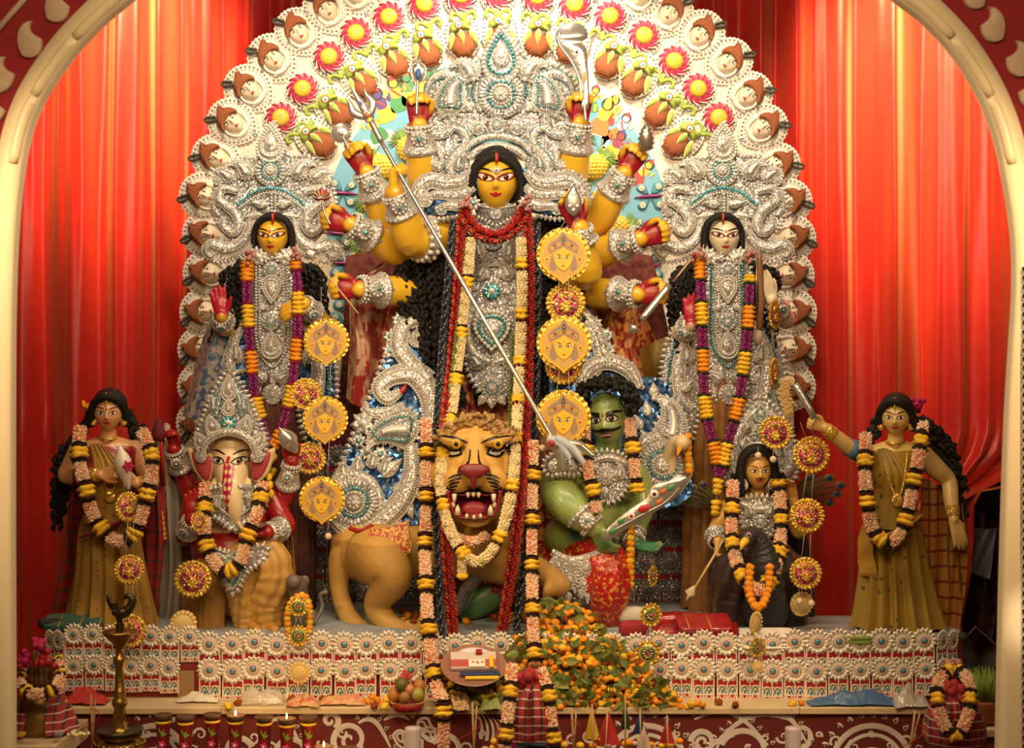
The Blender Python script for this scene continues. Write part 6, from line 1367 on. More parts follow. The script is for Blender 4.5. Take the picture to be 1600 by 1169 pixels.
rod = thing('elephant_goad', 'dark red spiked rod with a tuft held at the left by the elephant-headed statue', 'goad', gp(262, 700, .02)); put_tube(rod, 'shaft', [gp(256, 760, .04), gp(250, 660, .0)], S(3), REDP, 8); b = MB(); b.lathe([(0, 20), (6, 14), (9, 4), (11, -6), (7, -16), (0, -18)], 12, 0, T(gp(248, 672, .0), k)); b.build('tuft', mat('dark red tuft', (.16, .01, .015), .8, bump=(90, .8)), rod)
sw = thing('sweet_bowl', 'small steel bowl heaped with pale sweets on the red lower palm', 'bowl', gp(402, 824, -.2)); b = MB(); b.lathe([(0, 0), (12, 1), (15, 6)], 20, 0, T(gp(402, 824, -.2), k)); b.build('bowl', SILVM, sw); SWM = mat('sweet ball', (.56, .34, .12), .7, bump=(90, .5))
for x, y, d in ((394, 818, -.2), (408, 818, -.22), (402, 810, -.2), (412, 814, -.17)): tag(MB().dots([(0, 0, 0)], 6.5*k, 0, BALL).build('sweet_ball', SWM, loc=gp(x, y, d)), 'small pale round sweet in the steel bowl on the red palm', 'sweet', 'sweets in the steel bowl')

# ---------------------------------------------------------------- moustached archer with the peacock
kar = thing('archer_statue', 'seated golden statue of a moustached archer with long black hair, behind a peacock', 'statue', P(1185, 985, -.05))
ky = -.06; kp = lambda x, y, d=0.0: P(x, y, ky+d); k = S(1, ky); SKK = (.66, .36, .08)
c = kp(1184, 736, -.02); R = rot_head(.02, .05); wd = 21.5*k
bl = [head_shape(c, wd, R, 'lady'), chain([kp(1184, 790, .05), kp(1184, 762, .02)], [.045, .04]), blob(kp(1184, 815, .06), (46*k, .10, 42*k)), blob(kp(1184, 855, .06), (40*k, .10, 40*k)), chain([kp(1140, 792, .06), kp(1184, 786, .06), kp(1228, 792, .06)], [.05, .06, .05])]
KH = [((1140, 792, .06), (1118, 832, .04), (1122, 846, -.1), (-.1, -.3, -1), (1, -.4, 0), -1, (.8, 1, .7), 44), ((1228, 792, .06), (1250, 830, .04), (1240, 782, -.04), (-.3, -.2, 1), (-.6, -1, 0), -1, (.3, .4, .3), 48)]
for sh, el, wr, d, n, sd, cu, sz in KH:
    a, e, w_ = kp(*sh), kp(*el), kp(*wr); bl.append(chain([a, a*.5+e*.5, e, w_], [.05, .048, .042, .028])); bl += hand(w_, d, n, sz*k, cu, sd, .1, .3, .17)
f = figure('body', bl, kar, SKK, ((kp(1122, 866, -.1), .05, (.70, .42, .12)),), .0054); face(f, c, R, wd, 'lady', False)
t = np.linspace(-1, 1, 13); decal(f, 'moustache', BLACKP, np.c_[t*.36, -.46+.05*(1-t*t)+.06*t**2], np.c_[t*.36, -.50+.05*t*t-.02*np.cos(t*6)], c, R, wd, .003); decal(f, 'forehead_mark', REDP, *arc_pair(0, .45, .05, 8, .16), c, R, wd)
cuff(kar, kp(1121, 848, -.1), kp(1119, 836, -.02), 11*k, 15*k)
b = MB(); b.stamp(BALLH, ell(c+np.array((0, .035, .012)), (wd*1.22, wd*1.0, wd*1.5))); ar = cr([kp(1160, 775, -.04), kp(1158, 735, -.06), kp(1166, 710, -.085), kp(1184, 702, -.1), kp(1203, 710, -.085), kp(1211, 735, -.06), kp(1210, 775, -.04)], 8); b.tube(ar, .02, 8); b.tube(ar+np.array((0, .02, .006)), .024, 8)
LC = []
for s_ in (-1, 1):
    for j in range(7): LC.append([kp(1184+s_*(24+j*2), 740, .0), kp(1184+s_*(28+j*2.5), 765, .0), kp(1184+s_*(30+j*3), 785+(j % 3)*6, .0)])
hairlocks(kar, LC, S(7), 5, 'hair', extra=b, wob=.2, freq=4)
h = [(0, 622), (24, 640), (44, 672), (56, 712), (52, 752), (36, 752)]; CRo = [(1188+x, y) for x, y in h]+[(1188-x, y) for x, y in h[::-1][:-1]]; b = MB(); b.prism(cr(CRo, 3, True), -6, 0, 4, bev=1.5); kc_ = b.build('crown', ORN, kar, px=ky+.06, smooth=False); O = Orn(kc_, ky+.06); O.edge(CRo[:6]+CRo[6:], 8, 3.6, 1, 0)
for s_ in (-1, 1):
    O.scroll([(1188+s_*x, y) for x, y in ((6, 640), (24, 660), (40, 690), (46, 724), (36, 746))], [3, 6, 8, 8, 4], 3, bm=(2, 2, 2)); O.paisley(1188+s_*20, 668, 34, 11, s_*.4, s_, 3, 1.2, 2); O.flower(1188+s_*44, 672, 11, 8, 3, 1, m2=2); O.leaf(1188+s_*30, 700, 20, 6, -1.2, 4)
O.rosette(1188, 676, 15, 4); O.scroll([(1158, 730), (1164, 704), (1186, 694), (1208, 704), (1214, 730)], [4, 5, 5, 5, 4], 5, bm=(2, 2, 2)); O.drop(1188, 646, 30, 12, 0, 3)
for s_ in (-1, 1): Orn(kar, ky-.05).drop(1184+s_*22, 756, 20, 8, 0, 0, 2, 'earring')
bk = lambda V: np.c_[V[:, 0], V[:, 1], V[:, 2]+22*np.sqrt(np.clip(1-((V[:, 0]-1184)/48)**2, 0, 1))]
O = Orn(kar, ky+.02, bk); CP = [(1148, 784), (1184, 776), (1220, 784), (1216, 806), (1200, 832), (1184, 846), (1168, 832), (1152, 806)]; cpl = O.plate(CP, name='chest_plate'); O = Orn(cpl, ky+.02, bk); O.edge(CP, 8, 3.6, 1, 0); O.paisley(1170, 800, 26, 10, -.5, 1, 3, 1, 2, scal=False); O.paisley(1198, 800, 26, 10, .5, -1, 3, 1, 2, scal=False); O.rosette(1184, 812, 11, 3, 1); O.flower(1186, 838, 9, 7, 3, 1, m2=2); O.scroll([(1150, 784), (1184, 794), (1218, 784)], [4, 5, 4], 3, bm=(2, 2, 2))
O = Orn(kar, ky-.03, bk); O.scroll([(1148, 866), (1184, 876), (1222, 864)], [5, 7, 5], 0, bm=(2, 2, 2)); O.drop(1214, 902, 60, 24, PI-.2, 0, 1); O.drop(1156, 880, 34, 16, PI, 0, 2)
DARK = mat('black plum silk', (.018, .010, .011), .55, sheen=.3, var=(14, (.035, .018, .018), .2))
q = kp(1184, 900, .06); legcloth(kar, 'trouser_leg', [kp(1184, 872, .06), kp(1150, 890, -.14), kp(1142, 930, -.14), kp(1148, 985, -.12)], [.12, .11, .10, .09], DARK, 7, .06, 4); legcloth(kar, 'trouser_leg', [kp(1186, 872, .06), kp(1220, 890, -.14), kp(1232, 930, -.14), kp(1230, 985, -.12)], [.12, .11, .10, .09], DARK, 7, .06, 5)
sheet(kar, 'dark_shawl', [[kp(1120, 790, .16), kp(1184, 780, .2), kp(1252, 790, .16)], [kp(1108, 880, .14), kp(1184, 880, .22), kp(1268, 880, .14)], [kp(1112, 986, .12), kp(1184, 986, .2), kp(1276, 986, .12)]], DARK, 8, ruffle=(8, .02))
pea = thing('peacock', 'dark ribbed peacock with a yellow beak standing before the seated archer', 'peacock', kp(1188, 985, -.3)); PEAB = mat('dark peacock paint', (.035, .035, .04), .35, bump=(90, .5))
b = MB(); q = cr([kp(1196, 960, -.28), kp(1200, 920, -.34), kp(1196, 885, -.36), kp(1188, 855, -.36), (kp(1176, 838, -.38)), kp(1168, 842, -.42)], 8); n = len(q); b.tube(q, np.linspace(30, 11, n)*k*(1+.06*np.sin(np.arange(n)*2.1)), 14); b.dots([q[-1]], 12*k, 0, BALL); b.stamp(BALLH, ell(kp(1196, 950, -.22), (.12, .16, .13))); pb = b.build('body', PEAB, pea)
b = MB(); b.tube([kp(1166, 844, -.44), kp(1160, 850, -.47), kp(1157, 860, -.48)], [7*k, 5*k, 1*k], 8); b.build('beak', YELLOWP, pea); b = MB(); b.dots([kp(1170, 836, -.45)], 4*k, 0, BALL); b.dots([kp(1170, 836, -.464)], 2*k, 1); b.build('eye', [mat('pale pink paint', (.6, .35, .3), .4), BLACKP], pea)
b = MB()
for i in range(14): p = q[8+i*2]; b.tube([p+np.array((-.05+.0012*i, -.02, .0)), p+np.array((0, -.045, -.012)), p+np.array((.05-.0012*i, -.02, 0))], .0035, 5)
b.build('neck_bands', mat('grey band paint', (.30, .29, .28), .35), pea)['kind'] = 'stuff'
for i, (a, L) in enumerate(((.25, 66), (.05, 60), (.5, 58), (-.2, 52), (.8, 40), (2.75, 62), (3.0, 54), (2.5, 46), (2.2, 40))):   # tail feathers spread behind
    x0, y0 = (1230, 775) if i < 5 else (1130, 790); e = (x0+L*math.cos(a)*1.3, y0-L*math.sin(a)); fd = .1+.012*i; b = MB(); b.tube([kp(x0, y0, fd), kp(*e, fd)], .003, 5, 0)
    for j in range(22):
        u = .25+.75*j/22; p = np.array((x0+(e[0]-x0)*u, y0+(e[1]-y0)*u)); w2 = 14*math.sin(PI*min(1, u*.9)); 
        for sg in (-1, 1): b.tube([kp(*p, fd), kp(p[0]+8, p[1]+sg*w2*.8-2, fd)] if i < 5 else [kp(*p, fd), kp(p[0]-8, p[1]+sg*w2*.8-2, fd)], .0016, 4, 0)
    b.stamp(BALL, ell(kp(e[0], e[1], fd-.004), (.03, .004, .022)), 1); b.stamp(BALL, ell(kp(e[0], e[1], fd-.008), (.016, .004, .013)), 2); b.build('tail_feather', [mat('feather barb', (.10, .085, .03), .6), mat('bronze eye', (.20, .11, .03), .4), mat('blue eye', (.02, .05, .14), .3)], pea)
aw = thing('arrow', 'long thin arrow with a pale leaf-shaped head held by the seated archer, pointing down left', 'arrow', P(1082, 925, -.3)); put_tube(aw, 'shaft', [P(1134, 838, -.24), P(1082, 925, -.3)], S(2), mat('pale wood', (.62, .42, .18), .6), 6); b = MB(); b.puff(rot2(np.array([(-14, 0), (2, -9), (6, -3), (16, 0), (6, 3), (2, 9)]), 2.1)+np.array((1079, 926)), 3, 0); b.build('arrow_head', mat('pale painted wood', (.62, .50, .34), .5), aw, px=-.3)
# ---------------------------------------------------------------- lion
lion = thing('lion_statue', 'roaring golden lion statue facing forward with an open red mouth and a tan mane', 'statue', P(680, 985, -.05))
ly = -.05; lp = lambda x, y, d=0.0: P(x, y, ly+d); k = S(1, ly); TAN = (.52, .29, .07)
hx = lambda x, y, d=0.0: P(x, y, -.42+d); hk = S(1, -.42)
bl = [blob(lp(585, 868, .12), (58*k, .2, 46*k)), blob(lp(660, 862, .12), (88*k, .20, 42*k)), blob(lp(735, 850, .0), (62*k, .24, 56*k)), blob(lp(735, 790, .02), (.19, .2, .2)),
      chain([lp(590, 868, .0), lp(600, 880, -.14), lp(614, 905, -.2), lp(590, 940, -.14), lp(596, 962, -.14), lp(622, 984, -.2), lp(655, 988, -.26)], [50*k, 42*k, 29*k, 21*k, 19*k, 16*k, 12*k]),
      chain([lp(560, 850, .16), lp(536, 875, .1), (lp(530, 915, .08)), lp(540, 955, .02), lp(562, 984, -.08), lp(590, 990, -.14)], [44*k, 24*k, 15*k, 15*k, 16*k, 11*k]),
      chain([lp(745, 868, -.05), lp(790, 888, -.1), lp(830, 886, -.18), lp(858, 902, -.26), lp(872, 916, -.3)], [38*k, 26*k, 20*k, 18*k, 17*k])]
for j in range(4): bl.append(chain([lp(862+j*5, 906+j*-1, -.3+.02*j), lp(856+j*9, 922-j*2, -.34+.01*j), lp(852+j*10, 932-j*3, -.33+.01*j)], [9*k, 8*k, 5*k]))
for j in range(3): bl.append(chain([lp(640, 984-j*3, -.24), lp(664+j*4, 988-j*5, -.28+.03*j)], [10*k, 7*k]))
bl += [blob(hx(742, 706, .05), (52*hk, .15, 50*hk)), blob(hx(742, 728, -.02), (50*hk, .13, 34*hk)), chain([hx(742, 690, -.05), hx(742, 722, -.10), hx(742, 738, -.15)], [20*hk, 20*hk, 24*hk]), blob(hx(716, 752, -.10), (25*hk, .075, 22*hk)), blob(hx(768, 752, -.10), (25*hk, .075, 22*hk)),
       chain([hx(690, 740, .02), hx(702, 785, -.02), hx(722, 806, -.07), hx(742, 812, -.09), hx(762, 806, -.07), hx(782, 785, -.02), hx(794, 740, .02)], [20*hk, 14*hk, 11*hk, 13*hk, 11*hk, 14*hk, 20*hk]), blob(hx(742, 790, .04), (40*hk, .05, 34*hk))]
for s_ in (-1, 1): bl += [chain([hx(742+s_*14, 686, -.09), hx(742+s_*34, 690, -.11), hx(742+s_*52, 684, -.06)], [9*hk, 10*hk, 7*hk]), blob(hx(742+s_*48, 735, .02), (16*hk, .09, 34*hk))]
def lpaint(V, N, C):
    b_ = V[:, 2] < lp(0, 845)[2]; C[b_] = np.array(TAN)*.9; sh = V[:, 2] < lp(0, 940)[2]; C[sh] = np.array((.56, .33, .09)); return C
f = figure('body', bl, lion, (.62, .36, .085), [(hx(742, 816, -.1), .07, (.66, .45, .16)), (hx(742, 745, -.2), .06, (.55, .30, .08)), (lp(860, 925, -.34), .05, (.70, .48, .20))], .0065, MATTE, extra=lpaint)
Rl = rot_head(); U = lambda px, py: ((px-742)/50, (720-py)/50); DL = lambda nm, mt, up, lo, off=.002: decal(f, nm, mt, [U(*p) for p in cr(up, 4)], [U(*p) for p in cr(lo, 4)], hx(742, 720), Rl, 50*hk, off, 3)
for s_ in (-1, 1):
    q = lambda pts: [(742+s_*x, y) for x, y in pts]
    DL('eye_outline', BLACKP, q([(18, 708), (26, 692), (40, 688), (56, 690)]), q([(18, 708), (28, 712), (42, 712), (56, 690)])); DL('eye', WHITEP, q([(22, 706), (30, 695), (40, 692), (52, 693)]), q([(22, 706), (30, 709), (42, 708), (52, 693)]), .004)
    e = hx(742+s_*35, 701, -.14); h_ = f.bvh.ray_cast(Vector(hx(742+s_*35, 701, -.6)), Vector((0, 1, 0)))[0]; b = MB(); h_ = np.array(h_); b.stamp(BALL, ell(h_, (8*hk, .012, 8*hk))); b.stamp(BALL, ell(h_-np.array((0, .009, 0)), (4*hk, .006, 4*hk)), 1); b.build('iris', [mat('amber eye', (.66, .36, .03), .25), BLACKP], lion)
    DL('brow_line', BLACKP, q([(10, 690), (24, 682), (44, 678), (60, 680)]), q([(10, 692), (24, 686), (44, 682), (60, 681)]))
    for j in range(5): DL('whisker_stripe', BLACKP, q([(16+j*3, 736+j*6), (30+j*2, 738+j*6), (40, 744+j*6)]), q([(16+j*3, 738+j*6), (30+j*2, 742+j*6), (40, 745+j*6)]), .003)
    DL('mouth_line', BLACKP, q([(0, 758), (14, 764), (30, 766), (42, 756)]), q([(0, 764), (14, 770), (30, 771), (44, 762)]), .003); DL('nose_ridge', BLACKP, q([(7, 700), (10, 718), (20, 726), (26, 734)]), q([(5, 700), (7, 720), (17, 729), (25, 737)]), .003)
b = MB(); b.puff(cr([(718, 727), (730, 721), (754, 721), (766, 727), (760, 737), (748, 742), (745, 758), (739, 758), (736, 742), (724, 737)], 3, True), 6, 74, 0); b.build('nose', mat('dark rose nose', (.20, .018, .018), .35), lion, px=-.42)
for s_ in (-1, 1): b = MB(); b.puff(rot2(leafshape(14, 4, 7), s_*.3)-np.array((7, 0))+np.array((742+s_*17, 730)), 2.5, 72, 0); b.build('nostril', BLACKP, lion, px=-.42)
MOUTH = mat('dark red mouth paint', (.25, .012, .025), .35, bump=(60, .4)); b = MB(); mo = cr([(702, 764), (722, 770), (742, 766), (762, 770), (782, 764), (778, 784), (770, 802), (742, 806), (714, 802), (706, 784)], 4, True); c = mo.mean(0)
V = [np.c_[c+(mo-c)*a, np.full(len(mo), z)] for a, z in ((1.06, 50), (1.0, 54), (.9, 50), (.75, 30), (.4, 24), (.02, 22))]; b.add(np.vstack(V), quads(6, len(mo), cv=True)); b.puff(circ(742, 792, 20, 20, 12), 10, 34, 1); mth = b.build('mouth', [MOUTH, mat('tongue paint', (.45, .06, .09), .35)], lion, px=-.42)
for x, y, L, w_, z in ((712, 768, 14, 4, 54), (772, 768, 14, 4, 54), (733, 766, 8, 3.5, 54), (741, 766, 7, 3.5, 55), (749, 766, 8, 3.5, 54), (717, 800, -16, 5, 52), (767, 800, -16, 5, 52), (731, 804, -7, 3.5, 56), (742, 805, -6, 3.5, 56), (752, 804, -7, 3.5, 56), (710, 788, -9, 4, 48), (773, 788, -9, 4, 48)):
    b = MB(); b.tube([(x, y, z), (x, y+L*.6, z+2), (x, y+L, z)], [w_, w_*.75, .4], 8); b.build('tooth', mat('ivory tooth', (.80, .70, .50), .3), mth, px=-.42)
b = MB(); b.tube(cr([hx(722, 808, -.10), hx(742, 806, -.125), hx(762, 808, -.10)], 6), 5*hk, 8); b.build('lower_lip', MOUTH, lion)
WOOL = mat('tan wool mane', (.42, .25, .09), .9, bump=(120, .8)); DWOOL = mat('brown mane', (.12, .06, .018), .9, bump=(120, .8)); LC = []
for i in range(46):
    a = random.uniform(.15, 2.95); r = random.uniform(44, 66); x, y = 742+r*math.cos(a)*1.05, 694-r*math.sin(a)*.72; LC.append([hx(742+34*math.cos(a), 690-28*math.sin(a), -.02), hx(x, y, -.03), hx(x+random.uniform(-12, 12), y+random.uniform(-2, 14), -.05)])
hairlocks(lion, LC, S(7), 31, 'mane', material=WOOL, wob=.5)
for s_ in (-1, 1):
  LC = []
  for i in range(40):
    y = random.uniform(690, 800); x = 742+s_*random.uniform(52, 66); LC.append([hx(742+s_*46, y-10, .06), hx(x, y, .08), hx(x+s_*random.uniform(0, 10)-s_*(max(0, y-760))*.4, y+random.uniform(20, 46), .06)])
  hairlocks(lion, LC, S(8), 32, 'neck_mane', material=DWOOL, wob=.5)
sad = thing('saddle_cloth', 'small red and gold brocade saddle cloth with a beaded border on the lion back', 'cloth', lp(612, 860, -.1)); sheet(sad, 'brocade', [[lp(578, 828, -0.140), lp(608, 824, -0.160), lp(640, 812, -0.150)], [lp(576, 846, -0.165), lp(608, 846, -0.185), lp(638, 838, -0.180)], [lp(576, 862, -0.170), lp(606, 864, -0.200), lp(640, 862, -0.190)]], mat('red gold saddle brocade', (.40, .02, .015), .4, var=(60, (.80, .45, .08), .05)), 6)
b = MB(); q = resample(cr([lp(578, 828, -0.145), lp(576, 862, -0.175), lp(606, 865, -0.205), lp(640, 863, -0.195), lp(638, 820, -0.160)], 8), .011); b.dots(q, .006); b.build('beaded_border', GOLD, sad)['kind'] = 'stuff'
b = MB(); q = resample(cr([lp(548, 826, -.02), lp(565, 830, -.06), lp(580, 822, -.05)], 6), .012); b.dots(q, .013, 0); tag(b.build('red_flower_chain', REDPT, loc=lp(565, 835, -.06)), 'short dark red flower chain lying on the lion rump beside the saddle cloth', 'garland')

# ---------------------------------------------------------------- green demon
asu = thing('demon_statue', 'green demon statue with black curly hair and moustache, struck by the trident', 'statue', P(925, 985, -.1))
ay = -.10; ap = lambda x, y, d=0.0: P(x, y, ay+d); k = S(1, ay); GRN = (.30, .40, .12); DGR = (.04, .17, .08)
c = ap(950, 655, .02); R = rot_head(-.28, .08, -.12); wd = 31*k
bl = [head_shape(c, wd, R, 'asura'), chain([ap(948, 722, .08), ap(952, 690, .05)], [.075, .065]), blob(ap(948, 752, .08), (56*k, .15, 48*k), rotm('Y', -.2)), blob(ap(922, 800, .06), (56*k, .15, 52*k), rotm('Y', .25)), blob(ap(902, 838, .04), (54*k, .15, 40*k)), chain([ap(884, 730, .04), ap(940, 722, .10), ap(990, 742, .1)], [.09, .09, .07]),
      chain([ap(884, 728, .02), ap(872, 758, -.08), ap(884, 784, -.16), ap(908, 806, -.2), ap(930, 826, -.22)], [32*k, 29*k, 30*k, 25*k, 15*k]), chain([ap(988, 745, .1), ap(1000, 785, .06), ap(990, 825, .0), ap(992, 846, -.06)], [26*k, 24*k, 20*k, 13*k])]
bl += hand(ap(930, 826, -.22), (.45, -.2, -.8), (.6, .8, .2), 62*k, (.5, .7, .4), 1, .06, .3, .19) + hand(ap(992, 850, -.06), (.75, -.35, -.15), (-.1, -.5, 1), 54*k, (.25, .3, .2), 1, .12, .2, .17)
for s_ in (-1, 1): bl.append(blob(ap(950+s_*22, 760+s_*4, -.035), (24*k, .045, 19*k)))
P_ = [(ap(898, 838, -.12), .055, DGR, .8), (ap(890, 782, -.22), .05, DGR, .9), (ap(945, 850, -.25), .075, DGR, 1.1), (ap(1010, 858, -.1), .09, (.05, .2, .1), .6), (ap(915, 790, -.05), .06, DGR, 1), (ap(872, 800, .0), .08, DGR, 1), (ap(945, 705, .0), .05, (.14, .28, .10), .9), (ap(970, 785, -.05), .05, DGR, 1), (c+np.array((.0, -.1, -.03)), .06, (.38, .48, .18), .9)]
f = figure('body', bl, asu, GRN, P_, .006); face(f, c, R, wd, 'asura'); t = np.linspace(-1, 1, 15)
decal(f, 'moustache', BLACKH, np.c_[t*.78, -.44+.16*(1-np.abs(t))+.16*t**4], np.c_[t*.78, -.58+.16*np.abs(t)**3+.09*(1-np.abs(t))], c, R, wd, .012); decal(f, 'mouth', MOUTH, np.c_[t*.40, -.62+.05*(1-t*t)], np.c_[t*.40, -.66-.20*(1-t*t)], c, R, wd, .003)
for i in range(6): x = -.29+i*.116; decal(f, 'tooth', WHITEP, np.c_[np.linspace(x-.045, x+.045, 4), np.full(4, -.63)], np.c_[np.linspace(x-.045, x+.045, 4), np.full(4, -.73)], c, R, wd, .008, 2)
decal(f, 'forehead_mark', REDP, np.c_[np.array([-.05, 0, .05]), np.array([.34, .5, .34])], np.c_[np.array([-.05, 0, .05]), np.array([.30, .22, .30])], c, R, wd)
b = MB(); rg = np.random.default_rng(4); pts = []
for i in range(520):
    a, e = rg.uniform(-.5, PI+.5), rg.uniform(-.9, 1.4); p = c+R@np.array((math.cos(a)*.055*math.cos(e*.6)*2.9, -.03+.075*math.sin(e*1.1), .065+.115*math.sin(a)+.02*math.cos(e)))*np.array((1, 1.6, 1)); pts.append(p+rg.normal(0, .012, 3))
b.dots(pts, rg.uniform(.011, .02, 520), 0, sphere(7, 5)); b.build('hair', BLACKH, asu)
Orn(asu, ay-.06).drop(984, 670, 26, 10, 0, 0, 2, 'earring')
bl_ = lambda V: np.c_[V[:, 0], V[:, 1], V[:, 2]+18*np.sqrt(np.clip(1-((V[:, 0]-948)/60)**2, 0, 1))]
O = Orn(asu, ay-.04, bl_); CP = [(918, 716), (950, 706), (984, 720), (984, 752), (962, 778), (944, 782), (924, 760)]; cpl = O.plate(CP, name='chest_plate'); O = Orn(cpl, ay-.04, bl_); O.edge(CP, 8, 3.4, 1, 0); O.rosette(944, 742, 15, 3, 2); O.paisley(966, 742, 28, 10, .4, -1, 3, 1, 2, scal=False); O.flower(928, 728, 9, 7, 3, 0, m2=2); O.scroll([(922, 722), (950, 714), (980, 724)], [4, 5, 4], 3, bm=(2, 2, 2)); O.leaf(944, 758, 20, 7, PI/2, 3)
O = Orn(asu, ay-.22); CP = [(852, 722), (880, 706), (906, 722), (902, 740), (880, 738), (858, 742)]; b = MB(); b.puff(cr(CP, 4, True), 16, -14, 0); sp_ = O.out(b, 'shoulder_plate'); O = Orn(sp_, ay-.22); O.edge(CP, 7, 3.4, 0, 0); O.rosette(880, 724, 10, 2, 2)
cuff(asu, ap(928, 824, -.22), ap(904, 800, -.2), 15.5*k, 22*k); cuff(asu, ap(991, 846, -.06), ap(990, 832, -.02), 13*k, 16*k, gem=False)
O = Orn(asu, ay-.2); O.scroll([(862, 862), (895, 876), (940, 862)], [5, 7, 5], 0, bm=(2, 2, 2))
for x, y, r in ((872, 882, 15), (890, 905, 17), (916, 886, 17), (896, 882, 12), (870, 906, 11), (912, 912, 12)): O.rosette(x, y, r, 2, 2); 
for i in range(7): O.leaf(862+i*12, 906+(i % 3)*8, 24, 8, PI/2+(i-3)*.1, 0)
SILKR = mat('red and gold silk', (.42, .010, .012), .26, var=(46, (.70, .32, .06), .04, .585), sheen=.3, bump=(30, .4))
legcloth(asu, 'silk_dhoti', [ap(912, 868, .02), ap(944, 885, -.12), ap(948, 920, -.15), ap(950, 952, -.13), ap(958, 976, -.1)], [.15, .125, .12, .09, .05], SILKR, 8, .07, 2, .15)
legcloth(asu, 'silk_dhoti', [ap(880, 880, .12), ap(830, 905, .1), ap(790, 912, .1), ap(760, 925, .1)], [.14, .11, .10, .09], SILKR, 8, .06, 5, .2); b = MB(); b.tube(cr([ap(770, 925, .1), ap(735, 945, .06), ap(700, 955, .04)], 6), np.linspace(.10, .06, 13), 14); b.dots([ap(700, 955, .04)], .06, 0, BALL); b.build('green_shin', mat('green skin paint', (.10, .22, .09), .35), asu)
ksw = thing('demon_sword', 'broad silver sword with painted eyes and red beak held by the demon', 'sword', ap(948, 845, -.32)); b = MB(); so = [(944, 838), (952, 822), (985, 795), (1010, 778), (1020, 758), (1044, 752), (1060, 742), (1076, 748), (1066, 766), (1050, 782), (1030, 796), (1000, 815), (970, 832), (950, 846)]
b.prism(cr(so, 3, True), -2, 2, 0, bev=1.4); b.puff(circ(1022, 772, 7, 14), 2.5, 2, 1); b.puff(circ(1022, 772, 3, 10), 2, 4, 2); b.puff(rot2(leafshape(24, 7, 9), -.3)+np.array((996, 798)), 3, 2, 3); b.puff(circ(986, 806, 6, 12), 2, 2, 1); b.puff(circ(986, 806, 3, 10), 2, 3.5, 3)
for x, y in ((970, 816), (1036, 770), (1048, 764), (1010, 800), (958, 832), (1030, 786)): b.puff(rot2(leafshape(16, 4, 7), -.6)+np.array((x-6, y+2)), 2, 2, random.choice((0, 4, 5)))
b.sweep(cr([(960, 828), (1000, 806), (1040, 784), (1062, 762)], 6), 1.2, 1.6, 2, 0); b.build('blade', [SILVM, WHITEP, BLACKP, REDP, mat('orange enamel', (.6, .14, .03), .3), mat('green enamel', (.05, .28, .08), .3)], ksw, px=ay-.34)
b = MB(); q = cr([ap(1000, 800, -.14), ap(966, 835, -.2), ap(956, 862, -.2), ap(962, 890, -.2), ap(970, 915, -.16)], 8); b.tube(q, np.linspace(6, 10, len(q))*k, 10); tag(b.build('grey_snake', mat('grey snake paint', (.13, .12, .11), .4, var=(60, (.24, .23, .20), .1)), loc=q[-1]), 'grey snake curving down under the demon hand', 'snake')
b = MB(); q = cr([P(690, 972, -.12), P(715, 950, -.2), P(730, 920, -.2), P(752, 895, -.12), P(770, 880, .0)], 8); b.tube(q, np.linspace(8, 13, len(q))*k, 10); tag(b.build('grey_snake', MATS['grey snake paint'], loc=q[0]), 'grey snake slanting beneath the lion belly among the flowers', 'snake')
b = MB(); b.puff(rot2(leafshape(40, 4, 8), -.9)+np.array((1022, 872)), 2, 0); tag(b.build('demon_knife', mat('dark metal', (.05, .05, .055), .3, .6), px=ay-.16, loc=ap(1024, 870, -.16)), 'dark pointed blade resting in the open green palm', 'blade')
b = MB()
for p0, p1, w_ in (((855, 684), (890, 716), 9), ((868, 684), (912, 724), 8), ((862, 690), (880, 736), 9), ((880, 690), (926, 712), 7)): b.sweep(np.array([p0, ((p0[0]+p1[0])/2+4, (p0[1]+p1[1])/2-5), p1]), w_*np.array((.8, 1, .5)), 6, random.uniform(0, 6), random.choice((0, 1)))
b.puff(circ(862, 692, 5, 10), 4, 8, 2); tag(b.build('spear_socket', [SILVM, mat('pale blue enamel', (.45, .5, .55), .3), REDP], px=ay-.3, loc=ap(880, 720, -.3)), 'crumpled silver and red foil wrapped round the trident point on the demon shoulder', 'foil')

